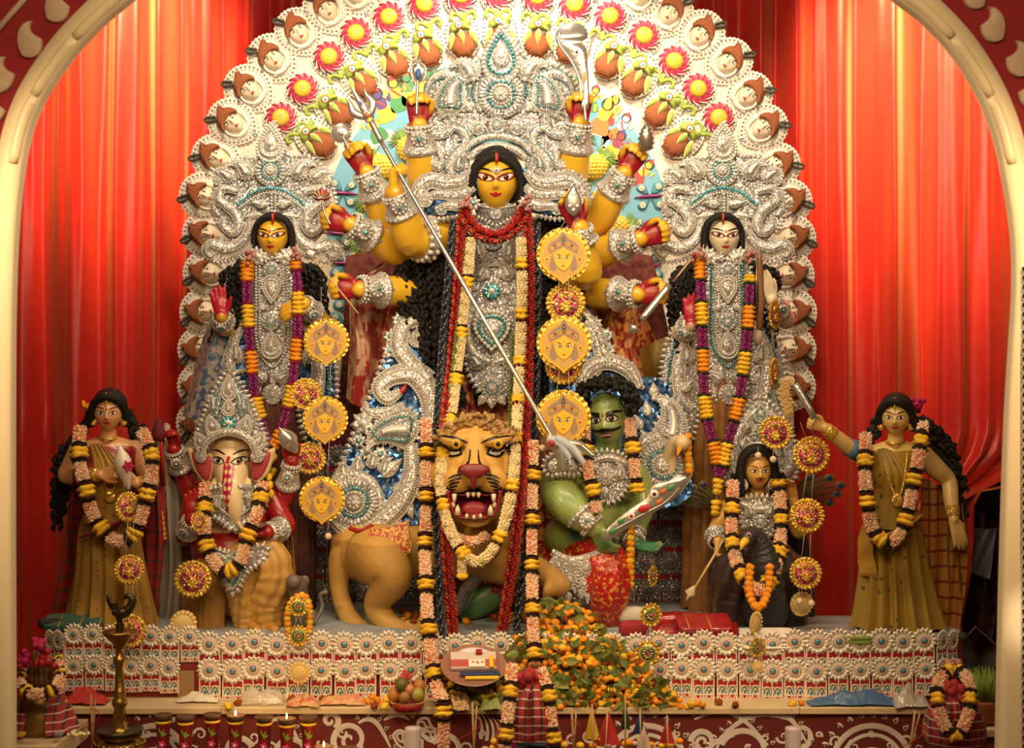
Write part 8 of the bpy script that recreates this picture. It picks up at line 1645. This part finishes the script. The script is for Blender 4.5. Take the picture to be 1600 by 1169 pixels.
def cushion(name, label, cat, loc, size, mt, seed=0, stripes=None, rz=0, rx=0, soft=.25, thick=None, mats=None, parent=None, nlay=1):
    """folded cloth or packet: softly puffed slab of layers"""
    g = thing(name, label, cat, loc); rg = np.random.default_rng(seed); w_, d, h = size
    for L in range(nlay):
        b = MB(); V, Fc = sphere(28, 14); V = np.sign(V)*np.abs(V)**soft; V = V/np.abs(V).max(0); V = V*np.array((w_/2, d/2, h/2/nlay))*(1+.02*rg.standard_normal((len(V), 1))*1); V[:, 2] += h/2/nlay*(1+2*L); V[:, 0] += rg.uniform(-.01, .01); b.add(V, Fc); me = b.mesh('fold', mt); put('fold', me, g)
        if stripes and L == nlay-1:
            for sx in stripes[0]: s_ = MB(); s_.box((sx*w_-stripes[1]/2, -d*.5, h*.3), (sx*w_+stripes[1]/2, d*.5, h*1.02)); put('gold_stripe', s_.mesh('gold_stripe', stripes[2]), g)
    g.rotation_euler = (rx, 0, rz); return g
ZARI = mat('dull zari stripe', (.40, .28, .08), .5)
cushion('folded_saree', 'folded teal green saree with gold stripes lying on the left end of the platform', 'saree', P(118, 974, -.42), (S(88, -.4), .17, .022), dotmat('teal silk', (.015, .11, .085), (.10, .08, .03), 22, .10), 1, ((-.25, .12, .45), .006, ZARI), .12, .22, .18)
for px, lb, s_, yy in ((80, 'dark charred log end sticking out at the left of the platform', -1, 974), (1492, 'dark charred log end sticking out at the right of the platform', 1, 996)):
    b = MB(); q = np.array([P(px+s_*18, yy, -.5), P(px, yy, -.46), P(px-s_*40, yy+2, -.4)]); b.tube(resample(q, .02), .024+.003*np.sin(np.arange(len(resample(q, .02)))*2), 9); tag(b.build('log', mat('charred wood', (.03, .022, .02), .8, bump=(60, .8)), loc=q[1]), lb, 'log')
cushion('folded_cloth', 'folded lime green cloth on the platform beside the lady with the fly whisk', 'cloth', P(1336, 1003, -.62), (S(52, -.6), .12, .035), mat('lime cotton', (.22, .30, .03), .7), 2, rz=-.1, soft=.2, nlay=2)
PLAS = mat('red packet in clear plastic', (.34, .015, .018), .18, spec=.8, coat=.6, bump=(16, .5))
for i, (x, y, w_, h, r, lb) in enumerate(((1078, 992, 110, .03, .05, 'bottom'), (1105, 984, 84, .028, -.1, 'middle'), (1098, 972, 80, .03, .08, 'top'))):
    cushion('cloth_packet', 'red cloth packet in clear plastic, %s of the stack right of the demon knee' % lb, 'packet', P(x, y+6, -.46), (S(w_), .16, h), PLAS, 4+i, ((-.3, .1), .008, mat('red zari', (.5, .16, .05), .4)), r, .35, .2)
cushion('cloth_packet', 'crumpled dark red cloth bundle in front of the rosette panel', 'bundle', P(1060, 988, -.36), (S(70), .12, .10), PLAS, 9, soft=.6); cushion('cloth_packet', 'round red cloth roll beside the small rosette medallion', 'bundle', P(992, 994, -.5), (S(44), .1, .075), mat('red cotton', (.36, .02, .02), .7), 10, soft=.6)
cushion('white_bundle', 'white cloth bundle lying just right of the red silk leg', 'bundle', P(986, 972, -.25), (S(50), .1, .08), mat('white cotton', (.62, .56, .46), .8), 11, soft=.7)
bg = cushion('printed_bag', 'white plastic bag with faint purple and red print before the archer', 'bag', P(1196, 1000, -.62), (S(86, -.6), .14, .016), mat('white plastic bag', (.74, .68, .58), .3, spec=.6, bump=(14, .4)), 12, rz=.06, rx=.62, soft=.25)
pr = MB(); pr.prism(circ(.055, .02, .018, 20)*1, .0165, .0172, 0)
for j in range(5): pr.box((-.06, -.05+j*.018, .0165), (-.06+.05*rnd.uniform(.6, 1), -.044+j*.018, .0172), 0); pr.box((.02, -.05+j*.012, .0165), (.02+.07*rnd.uniform(.5, 1), -.047+j*.012, .0172), 0)
pr.box((-.004, -.02, .0165), (.016, -.012, .0172), 1); put('faint_print', pr.mesh('faint_print', [mat('faded purple ink', (.36, .26, .36), .6), mat('red ink', (.55, .14, .06), .6)], False), bg)
# brass lamp with a bird finial
BRASS = mat('old brass', (.42, .26, .06), .32, .9, var=(18, (.22, .13, .03), .3), bump=(60, .2)); DBR = mat('dark oiled bronze', (.05, .035, .018), .35, .7, bump=(60, .3)); by = -1.3; k = S(1, by)
bl_ = thing('brass_lamp', 'tall turned brass oil lamp with a dark bird finial before the platform', 'lamp', P(187, 1172, by)); O_ = P(187, 1172, by); z = lambda y: (1172-y)*k
b = MB(); b.lathe([(0, z(1158)), (20*k, z(1158)), (32*k, z(1150)), (33*k, z(1144)), (14*k, z(1142)), (12*k, z(1136)), (9*k, z(1120)), (11*k, z(1116)), (8*k, z(1108)), (12*k, z(1100)), (12*k, z(1094)), (8*k, z(1090)), (11*k, z(1082)), (8*k, z(1078)), (6.5*k, z(1050)), (7*k, z(1042)), (10*k, z(1034)), (10*k, z(1028)), (6*k, z(1024)), (6*k, z(1014)), (9*k, z(1010)), (12*k, z(1004)), (26*k, z(990)), (27*k, z(986)), (18*k, z(988)), (0, z(986))], 28, 0, T(O_)); b.build('stem', BRASS, bl_)
b = MB(); b.lathe([(40*k, z(1200)), (40*k, z(1172)), (34*k, z(1160)), (20*k, z(1156))], 28, 0, T(O_)); b.build('base', BRASS, bl_); b = MB(); b.lathe([(0, z(1146)), (34*k, z(1147)), (37*k, z(1139)), (34*k, z(1140)), (0, z(1141))], 28, 0, T(O_)); b.build('drip_tray', DBR, bl_)
fb = MB(); fb.lathe([(5*k, z(988)), (7*k, z(978)), (4*k, z(972)), (6*k, z(966)), (4*k, z(960)), (0, z(958))], 16, 0, T(O_)); p = lambda x, y, d=0: P(x, y, by+d)
fb.tube(cr([p(176, 954), p(184, 958), p(196, 956), p(204, 948), p(207, 938), p(202, 931), (p(195, 934))], 6), np.r_[np.linspace(4, 9, 10), np.linspace(9, 3.6, 27)]*k, 12); fb.tube([p(197, 934), p(190, 938)], [3*k, .6*k], 8); V, Fc = sphere(14, 10); o = MB(); o.puff(cr([(178, 958), (170, 950), (166, 934), (169, 929), (174, 940), (184, 936), (183, 950)], 4, True), 3, -1.5, 0)
for s_ in (1, -1):
    q = MB(); q.puff(cr([(180, 958), (171, 950), (166, 936), (168, 929), (175, 938), (182, 940), (185, 952)], 4, True), 4*s_, 0, 0); W = np.vstack(q.V); fb.add(np.stack(((W[:, 0]-800)*k, by-W[:, 2]*k, CZ+(584.5-W[:, 1])*k), 1), np.vstack(q.F))
fb.build('bird_finial', DBR, bl_); b = MB(); a = np.arange(22)*2*PI/22; b.dots(np.c_[38*k*np.cos(a), 38*k*np.sin(a), np.full(22, z(1160))]+O_, 3*k); b.build('beaded_rim', BRASS, bl_)['kind'] = 'stuff'
# painted clay lamp pillars
PIL = mat('dark red painted clay', (.20, .012, .012), .4); POTG = mat('painted green leaf', (.18, .34, .03), .5); POTP = mat('painted pink flower', (.60, .03, .16), .5); DIYA = mat('dark fired clay', (.10, .045, .02), .6); FLAME = mat('flame', (1, .6, .2), .5, emit=((1, .55, .16), 14))
def flame(parent, p):
    b = MB(); b.lathe([(0, .028), (.002, .02), (.0045, .009), (.003, .002), (0, 0)], 10, 0, T(p)); b.build('flame', FLAME, parent); l = lamp('POINT', tuple(p+np.array((0, -.01, .03))), (0, 0, 0), .5, (1, .55, .2), .01); l.parent = parent; l.location = tuple(p+np.array((0, 0, .045))-ORG[parent])
for i, (x, y, d, fl) in enumerate(((255, 1116, -1.05, 0), (290, 1118, -1.1, 0), (332, 1115, -1.05, 0), (368, 1117, -1.1, 1), (413, 1119, -1.12, 0), (448, 1122, -1.15, 1), (482, 1119, -1.1, 0))):
    c = P(x, y, d); kk = S(1, d); g = thing('lamp_pillar', 'red clay lamp pillar painted with a pink flower, %s in the row%s' % (('leftmost', 'second from left', 'third from left', 'fourth from left', 'fifth from left', 'sixth from left', 'rightmost')[i], ', alight' if fl else ''), 'lamp', c-np.array((0, 0, 90*kk)))
    b = MB(); b.lathe([(0, -90*kk), (14*kk, -90*kk), (9.5*kk, -70*kk), (10*kk, -30*kk), (11.5*kk, -16*kk), (12*kk, -12*kk)], 18, 0, T(c)); b.build('pillar', PIL, g); b = MB(); b.lathe([(11.5*kk, -14*kk), (12.5*kk, -12*kk), (11.5*kk, -10*kk)], 18, 0, T(c)); b.build('yellow_ring', MARY, g); b = MB(); b.lathe([(0, -10*kk), (11*kk, -10*kk), (15*kk, -1*kk), (14*kk, 0), (10*kk, -5*kk), (0, -6*kk)], 20, 0, T(c)); b.build('saucer', DIYA, g)
    b = MB(); f0 = (x, y+46)
    for j in range(5): b.puff(rot2(leafshape(7, 3.2, 6), j*1.26)+np.array(f0), .8, 9.6, 1)
    for a_ in (-1.9, -1.5, -1.1, -.6): b.puff(rot2(leafshape(11, 2.4, 6), a_)+np.array((x-1, y+36+4*a_)), .6, 9.8, 0)
    b.puff(circ(*f0, 2, 8), .5, 10.4, 2); b.build('painted_flower', [POTG, POTP, WHITEP], g, px=d)
    if fl: flame(g, c+np.array((0, 0, -.004)))
for x, y, fl in ((506, 1166, 1), (543, 1168, 0)):
    c = P(x, y, -1.25); kk = S(1, -1.25); g = thing('oil_lamp', 'small clay saucer lamp %s low at the bottom edge' % ('alight' if fl else 'unlit, right of the burning one'), 'lamp', c-np.array((0, 0, .05))); b = MB(); b.lathe([(0, -.05), (.03, -.05), (10*kk, -8*kk), (16*kk, 0), (14*kk, 0), (8*kk, -5*kk), (0, -5*kk)], 20, 0, T(c)); b.build('saucer', DIYA, g); flame(g, c+np.array((0, 0, -.004))) if fl else None
# water pots wrapped in checked cloths
CHK = dotmat('red checked towel', (.34, .02, .025), (.34, .02, .025), 5, .01, .75, (('X', 9, (.03, .02, .03), .86), ('Z', 9, (.60, .50, .42), .93))); CHK2 = dotmat('brown ikat cloth', (.24, .09, .02), (.24, .09, .02), 5, .01, .75, (('X', 16, (.02, .05, .03), .75),))
y = -1.42; k = S(1, y); p = lambda a, b_, d=0: P(a, b_, y+d); kl = thing('wrapped_pot', 'brass water pot draped in red checked towel with a wrapped coconut, left edge', 'pot', p(64, 1152)); c0 = p(64, 1152)
b = MB(); b.lathe([(0, 0), (38*k, 0), (46*k, 24*k), (40*k, 58*k), (22*k, 72*k), (24*k, 80*k)], 28, 0, T(c0)); b.build('pot', mat('tarnished brass', (.24, .15, .035), .45, .6, bump=(40, .3)), kl)
b = MB(); b.lathe([(0, 78*k), (18*k, 80*k), (24*k, 96*k), (22*k, 118*k), (12*k, 134*k), (0, 140*k)], 26, 0, T(c0), (13, .04)); b.build('wrapped_coconut', CHK2, kl)
def skirtcloth(parent, c0, k, a0, a1, r, z0, z1, mt, n=50):
    b = MB(); a = np.linspace(a0, a1, n); t = np.linspace(0, 1, 14); A, U_ = np.meshgrid(a, t, indexing='ij'); rr = (r[0]+(r[1]-r[0])*U_**.7)*k*(1+.06*U_*np.sin(A*9)); b.add(np.stack((rr*np.sin(A), -rr*np.cos(A), (z0+(z1-z0)*U_**1.1)*k+.004*np.sin(A*9)), -1).reshape(-1, 3)+c0, quads(n, 14)); return b.build('checked_towel', mt, parent)
skirtcloth(kl, c0, k, -2.4, -.25, (24, 56), 76, 4, CHK); skirtcloth(kl, c0, k, .42, 2.6, (24, 58), 76, 14, CHK)
garland('garland', 'tuberose and marigold garland round the shoulders of the wrapped pot at the left edge', [(36, 1036, y-.02), (30, 1062, y-.12), (42, 1082, y-.2), (64, 1086, y-.22), (88, 1076, y-.2), (96, 1052, y-.12), (90, 1032, y-.02)], [('tub', 26, 1), ('mdk', 5, 1.1), ('mary', 8, 1.15), ('mdk', 5, 1.1)], 9)
for nm, m_, pts, sp, lb in (('red_flower', REDPT, (66, 1032), .02, 'dark red flowers on top of the wrapped coconut at the left'), ('pink_cloth', MAGB, (62, 1008), .012, 'pink net tuft on top of the left coconut'), ('pink_cloth', MAGB, (38, 1034), .012, 'pink net scrap left of the wrapped coconut')):
    b = MB(); b.dots(p(*pts, -.12)+RNG.normal(0, sp, (16, 3)), .016, 0, sphere(7, 5)); tag(b.build(nm, m_, loc=p(*pts, -.12)), lb, 'flower' if nm == 'red_flower' else 'cloth')
tb = thing('side_table', 'low cream slab table holding the wrapped pot at the bottom left corner', 'table', p(60, 1160)); b = MB(); b.box(p(-60, 1166, -.25), p(138, 1153, .25), bev=.004); b.build('slab', LEDG, tb, smooth=False); b = MB(); b.box(p(-50, 1500, -.2), p(128, 1166, .2)); b.build('stand', mat('dark red stand', (.13, .02, .02), .7), tb, smooth=False)
for x, w_, m_, lb in ((30, 22, MARY, 'yellow'), (92, 16, mat('grey box', (.22, .2, .2), .5), 'grey')): tag(MB().box(p(x-w_/2, 1152, -.2), p(x+w_/2, 1143, -.16), bev=.003).build('small_box', m_, loc=p(x, 1152, -.2), smooth=False), 'tiny %s box on the slab table before the left pot' % lb, 'box')
b = MB(); b.dots(p(124, 1148, -.15)+RNG.normal(0, 1, (14, 3))*np.array((.022, .02, .004)), .008); tag(b.build('flower_petals', FLW, loc=p(124, 1152, -.15)), 'cream petals strewn on the slab table by the brass lamp', 'petals', kind='stuff')
y = -1.25; k = S(1, y); c0 = p(1492, 1176); kr = thing('wrapped_pot', 'red checked wrapped water pot hung with a tuberose garland at the right edge', 'pot', c0)
b = MB(); b.lathe([(0, 0), (34*k, 0), (48*k, 26*k), (46*k, 50*k), (26*k, 96*k), (20*k, 120*k), (8*k, 132*k), (0, 134*k)], 36, 0, T(c0), (9, .05)); b.build('checked_towel', CHK, kr); b = MB(); b.dots(p(1488, 1046, -.02)+RNG.normal(0, .016, (18, 3)), .017, 0, sphere(7, 5)); b.build('faded_rose', PINKF, kr); b = MB(); b.dots(p(1486, 1076, -.16)+RNG.normal(0, .015, (14, 3))*np.array((1.4, 1, 1)), .022, 0, sphere(8, 6)); b.build('red_knot', mat('red cotton', (.36, .02, .02)), kr)
for dx in (-6, 9): b = MB(); b.tube([p(1486+dx*.4, 1084, -.18), p(1486+dx, 1110, -.22), p(1486+dx*1.3, 1136, -.2)], [.012, .018, .022], 10, sy=.5); b.build('towel_tail', CHK, kr)
garland('garland', 'tuberose and yellow marigold garland looped down the wrapped pot at the right edge', [(1484, 1046, y-.06), (1468, 1062, y-.14), (1464, 1090, y-.2), (1470, 1120, y-.24), (1492, 1152, y-.26), (1512, 1120, y-.24), (1516, 1090, y-.2), (1512, 1060, y-.14), (1496, 1046, y-.06)], [('mary', 9, 1.1), ('mary', 9, 1.1), ('mdk', 6, 1.1), ('tub', 34, 1.05), ('grn', 4, 1), ('mdk', 5, 1.1)], 10)
gp_ = thing('grass_pot', 'clay pot of sprouting green grass at the right edge beside the wrapped pot', 'plant', P(1538, 1128, -1.0)); q0 = P(1538, 1128, -1.0); k = S(1, -1.0); b = MB(); b.lathe([(0, 0), (18*k, 0), (24*k, 30*k), (24*k, 34*k), (0, 33*k)], 20, 0, T(q0)); b.build('pot', TERRA, gp_); b = MB()
for i in range(240):
    a, r = rnd.uniform(0, 6.28), 21*k*math.sqrt(rnd.random()); v = np.array((r*math.cos(a), r*math.sin(a), 32*k)); h = rnd.uniform(24, 54)*k; b.tube([q0+v, q0+v*np.array((1.15, 1.15, 1))+np.array((0, 0, h*.6)), q0+v*np.array((1.5, 1.5, 1))+np.array((0, 0, h))], [.004, .003, .0006], 3)
o = b.build('grass_blades', mat('sprout green', (.26, .36, .04), .6), gp_); o['kind'] = 'stuff'
tag(MB().box(P(1520, 1140, -1.1), P(1580, 1129, -.8), bev=.004).build('side_shelf', LEDG, loc=P(1550, 1140, -.95), smooth=False), 'small cream shelf under the grass pot at the right edge', 'shelf'); tag(MB().box(P(1524, 1500, -1.08), P(1578, 1141, -.82)).build('shelf_stand', mat('rose red stand', (.42, .07, .06), .6), loc=P(1550, 1500, -.95), smooth=False), 'rose red stand under the small shelf at the right edge', 'stand')
y = -1.15; k = S(1, y); c0 = p(826, 1180); km = thing('wrapped_pot', 'tall bundle wrapped in red and green checked towel before the flower heap, centre front', 'pot', c0)
b = MB(); b.lathe([(0, 0), (52*k, 0), (46*k, 40*k), (30*k, 80*k), (20*k, 112*k), (10*k, 134*k), (0, 138*k)], 36, 0, T(c0), (8, .08)); b.build('checked_towel', CHK, km); b = MB(); b.dots(p(832, 1062, -.14)+RNG.normal(0, .018, (18, 3))*np.array((1.6, 1, 1)), .026, 0, sphere(8, 6)); b.build('red_knot', MATS['red cotton'], km)
for dx in (-16, 12, 24): b = MB(); b.tube([p(832+dx*.3, 1070, -.18), p(830+dx*.9, 1100, -.22), p(828+dx*1.2, 1140, -.26)], [.012, .022, .03], 10, sy=.5); b.build('towel_tail', [CHK, CHK2, CHK][dx % 3], km)
garland('garland', 'tuberose garland strand down the left of the centre front bundle', [(800, 1040, y-.14), (798, 1070, y-.2), (794, 1110, y-.26), (788, 1175, y-.28)], GA, 10); garland('garland', 'tuberose garland strand down the right of the centre front bundle', [(846, 1046, y-.14), (856, 1080, y-.2), (860, 1110, y-.24), (866, 1160, y-.26), (872, 1190, y-.26)], GA, 10)
tag(MB().box(p(806, 1200, -.34), p(856, 1160, -.2), bev=.006).build('blue_tub', mat('blue plastic', (.04, .12, .24), .4), loc=p(830, 1200, -.3)), 'blue plastic tub at the bottom edge under the centre bundle', 'tub')
# tray with gift set, fruit bowl, wraps
ty = -.84; tr = thing('gift_tray', 'round film-wrapped tray holding folded cloth and small packets on the flower heap', 'tray', P(740, 1044, ty)); R = (math.radians(28), 0, .06); k = S(1, ty); g = MB(); g.lathe([(0, 0), (46*k, 0), (52*k, 6*k), (50*k, 7*k), (45*k, 2*k), (0, 2*k)], 32, 0); put('tray', g.mesh('tray', mat('rose tray film', (.34, .17, .11), .2, spec=.8)), tr, (0, 0, 0), R)
for nm, a, c, m_ in (('folded_cloth', (-36, -10, 3), (36, 30, 9), mat('white and red cloth', (.64, .54, .46), .6)), ('red_band', (-36, -8, 8.5), (36, 10, 10), mat('rose cloth', (.48, .09, .07), .6)), ('card', (-8, -10, 10), (18, 8, 11.5), WHITEL), ('blue_box', (-22, -26, 3), (40, -18, 9), mat('navy box', (.03, .05, .16), .3)), ('yellow_tube', (24, -12, 9), (31, 16, 13), MARY), ('yellow_box', (-14, -33, 3), (38, -27, 7), MARY), ('red_bow', (4, 20, 9), (14, 29, 15), REDPT)): q = MB(); q.box(np.array(a)*k, np.array(c)*k, bev=1*k); put(nm, q.mesh(nm, m_, False), tr, (0, 0, 0), R)
q = MB()
for x_, s_ in ((-3, 1), (4, -1), (11, 1)): q.puff(rot2(leafshape(6, 1.6, 6), .4*s_)*k+np.array((x_, -1))*k, 0, 11.6*k, 0); q.puff(circ(x_*k+2*k, 1*k, 1.6*k, 8), 0, 11.65*k, 0)
put('red_print', q.mesh('red_print', REDPT), tr, (0, 0, 0), R)
fy = -.9; fb_ = thing('fruit_basket', 'red basket with a gold rim holding fruit in a net on the ledge', 'basket', P(637, 1108, fy)); k = S(1, fy); c0 = P(637, 1109, fy); b = MB(); b.lathe([(0, 0), (22*k, 0), (27*k, 13*k), (25*k, 13*k), (20*k, 3*k), (0, 3*k)], 28, 0, T(c0)); b.build('basket', mat('crimson basket', (.30, .015, .02), .4), fb_); b = MB(); a = np.arange(40)*2*PI/40; b.dots(np.c_[27*k*np.cos(a), 27*k*np.sin(a), np.full(40, 13.5*k)]+c0, 1.3*k); b.build('gold_rim', GOLD, fb_)['kind'] = 'stuff'
for x_, y_, d, r, cl, lb in ((617, 1086, 0, 12, (.50, .20, .03), 'orange mango at the left of the fruit basket'), (628, 1070, -.03, 11, (.13, .11, .02), 'dark green fruit in the middle of the fruit basket'), (632, 1090, -.06, 9, (.30, .15, .04), 'brown sapodilla at the front of the fruit basket'), (652, 1086, -.03, 11, (.34, .30, .05), 'yellow green guava at the right of the fruit basket'), (640, 1078, -.04, 8, (.55, .22, .10), 'small pink fruit beside the guava'), (655, 1072, .02, 10, (.45, .16, .05), 'orange fruit at the back of the fruit basket')): b = MB(); b.stamp(BALLH, ell(P(x_, y_, fy+d), (r*k, r*k, r*k*1.05))); tag(b.build('fruit', mat('fruit '+lb[:9], cl, .4, bump=(60, .15)), loc=P(x_, y_+r, fy+d)), lb, 'fruit')
b = MB(); b.tube(cr([P(628, 1066, fy-.02), P(634, 1054, fy), P(640, 1062, fy)], 5), [.02, .024, .02, .014, .02, .024, .02, .014, .02, .02, .01], 10); tag(b.build('red_net_knot', mat('red net', (.5, .05, .04), .6, bump=(90, .8)), loc=P(634, 1068, fy)), 'red net knot on top of the fruit basket', 'net')
def crumple(name, label, cat, pts, y, mt, amp=6, seed=0, n=40):
    """crumpled sheet lying on the ledge within a px outline box (x0, y0, x1, y1)"""
    x0, y0, x1, y1 = pts; U_, W = np.meshgrid(np.linspace(0, 1, n), np.linspace(0, 1, 18), indexing='ij'); Z = np.array([noise.noise(Vector((u*4, v*3, seed*7.3)))+.6*abs(noise.noise(Vector((u*9, v*7, seed*3.1)))) for u, v in zip(U_.ravel(), W.ravel())]).reshape(U_.shape)
    e = np.sin(PI*U_)**.5*np.sin(PI*np.clip(W, .02, .98))**.5; k = s_at(y); H = (y1-y0)*k; dep = np.clip(H*1.2, .08, .2)
    V = np.stack(((x0+(x1-x0)*(U_+.04*Z*np.cos(W*9))-800)*k, y+dep*(W-.5)+.015*Z, LZ+.006+e*H*(.55+.5*Z)*(.35+.65*np.sin(W*PI))), -1); b = MB(); b.add(V.reshape(-1, 3), quads(n, 18)); return tag(b.build(name, mt, loc=((x0+x1)/2*k-800*k, y, LZ)), label, cat)
CLEAR = mat('clear plastic', (.72, .64, .50), .15, spec=.9, bump=(22, .7), alpha=.55)
crumple('plastic_sheet', 'crumpled bright blue plastic sheet on the right part of the ledge', 'sheet', (1262, 1088, 1405, 1118), -.82, mat('blue plastic sheet', (.07, .15, .30), .3, spec=.7, bump=(18, .6)), seed=1)
crumple('plastic_bag', 'crumpled grey plastic bag at the right end of the ledge', 'bag', (1395, 1070, 1450, 1106), -.85, mat('grey plastic', (.46, .40, .32), .2, spec=.8, bump=(22, .7)), seed=2); crumple('plastic_bag', 'crumpled clear plastic bag on the left part of the ledge', 'bag', (375, 1078, 445, 1110), -.8, CLEAR, seed=3)
crumple('red_cloth', 'crumpled red cloth on the ledge behind the brass lamp', 'cloth', (102, 1066, 168, 1098), -.8, mat('bright red cloth', (.50, .03, .02), .7), seed=4); crumple('net_cloth', 'red and gold net cloth scrap lying in the middle of the ledge', 'cloth', (448, 1092, 500, 1112), -.86, mat('red gold net', (.52, .10, .05), .5, var=(40, (.60, .40, .14), .1)), seed=5); crumple('net_cloth', 'peach net cloth scrap left of the fruit basket', 'cloth', (500, 1084, 572, 1106), -.82, mat('peach net', (.60, .20, .09), .5, var=(40, (.62, .40, .16), .1)), seed=6)
crumple('paper_plate', 'crushed white paper plate on the ledge beside the cardboard patch', 'plate', (276, 1078, 342, 1096), -.76, mat('white paper', (.74, .66, .52), .6), seed=7); crumple('foil_wrap', 'crumpled brown foil wrap among the marigolds left of the centre bundle', 'foil', (700, 1070, 738, 1106), -.93, mat('brown foil', (.26, .15, .06), .2, .5, bump=(40, .9)), seed=8); crumple('leaf_bundle', 'bundle of pale green leaves in the heap left of the centre bundle', 'leaves', (750, 1066, 786, 1090), -.92, LEAFL, seed=9); crumple('peach_scrap', 'peach and green net scrap before the lace tiles at the right', 'cloth', (1335, 1082, 1385, 1104), -.72, MATS['peach net'], seed=10)
bx = MB(); bx.box(P(1190, 1119, -.84), P(1233, 1107, -.79), bev=.003); bo = tag(bx.build('incense_box', mat('buff carton', (.66, .48, .34), .5), loc=P(1211, 1119, -.82), smooth=False), 'small buff carton with a line of red print on the ledge', 'box'); b = MB()
for j in range(11): b.box(P(1194+j*3.4, 1114.5-(j % 2), -.8405), P(1196.4+j*3.4, 1111, -.8412))
b.build('red_print', REDPT, bo, smooth=False)
# flags on sticks, sticks, posts
for x, y0, y1, w_, cl, lb, lean in ((925, 1104, 1156, 26, (.66, .42, .03), 'yellow', 4), (950, 1108, 1164, 40, (.50, .03, .03), 'larger red', -6), (977, 1092, 1140, 16, (.015, .05, .04), 'dark green', 0), (1000, 1112, 1148, 26, (.02, .06, .20), 'blue', 2), (1006, 1132, 1178, 28, (.66, .54, .48), 'white', 4), (1042, 1122, 1162, 26, (.48, .025, .03), 'smaller red', 3)):
    fy = -1.3-.0006*(y1-1130); g = thing('flag', '%s triangular paper flag on a stick in front of the flower heap' % lb, 'flag', P(x, y1+30, fy)); put_tube(g, 'stick', [P(x, y0-4, fy), P(x+lean, y1+40, fy)], .0035, mat('bamboo stick', (.50, .32, .14), .6), 6)
    b = MB(); U_, W = np.meshgrid(np.linspace(0, 1, 10), np.linspace(0, 1, 8), indexing='ij'); X_ = x-w_*.5*U_+w_*U_*W; Y_ = y0+(y1-y0)*U_; b.add(np.stack((X_, Y_, 3*np.sin(W*5+U_*3)*U_), -1).reshape(-1, 3), quads(10, 8)); b.build('pennant', mat('flag '+lb, cl, .6), g, px=fy)
for x0, y0, x1, y1, d, lb in ((738, 1098, 742, 1200, -1.2, 'left of the centre bundle'), (893, 1106, 898, 1200, -1.25, 'right of the centre bundle'), (1430, 1110, 1418, 1200, -1.2, 'left of the right wrapped pot'), (142, 1086, 146, 1180, -1.3, 'beside the brass lamp'), (1570, 1112, 1588, 1200, -1.3, 'in the bottom right corner')):
    g = thing('offering_sticks', 'thin bamboo sticks tied with red thread, standing '+lb, 'sticks', P(x1, y1, d)); put_tube(g, 'stick', [P(x0, y0, d), P(x1, y1, d)], .005, MATS['bamboo stick'], 6); put_tube(g, 'stick', [P(x0+7, y0+6, d+.01), P(x1-3, y1, d+.01)], .004, MATS['bamboo stick'], 6); b = MB(); b.tube(cr([P(x0, y0+20, d-.01), P(x0+14, y0+30, d-.02), P(x0+4, y0+44, d-.02), P(x0-24, y0+58, d)], 6), .0022, 5); b.build('red_thread', REDP, g)
for x, lb in ((645, 'left'), (1239, 'right')): b = MB(); b.lathe([(0, .0), (.032, -.002), (.034, -.01), (.034, -.5)], 20, 0, T(P(x, 1136, -1.5))); tag(b.build('post', mat('pale mauve post', (.58, .48, .48), .5), loc=P(x, 1136, -1.5)-np.array((0, 0, .5))), 'short pale mauve post in front of the painted board, the %s one' % lb, 'post')
b = MB()
for i in range(40): b.dots([P(rnd.uniform(742, 1070), rnd.uniform(1158, 1176), -1.15)], S(rnd.uniform(5, 8), -1.15), rnd.randrange(3), sphere(9, 6), .8)
tag(b.build('marigold_row', [MARO, MARY, mat('garlic skin', (.62, .46, .40), .5)], loc=P(900, 1176, -1.15)), 'marigolds and bulbs heaped along the bottom edge under the flags', 'flower', kind='stuff'); tag(MB().box(P(720, 1195, -1.3), P(1090, 1172, -1.0), bev=.01).build('offering_tray', mat('dark wood tray', (.10, .04, .02), .6), loc=P(900, 1195, -1.15)), 'dark tray under the marigolds at the bottom edge', 'tray')
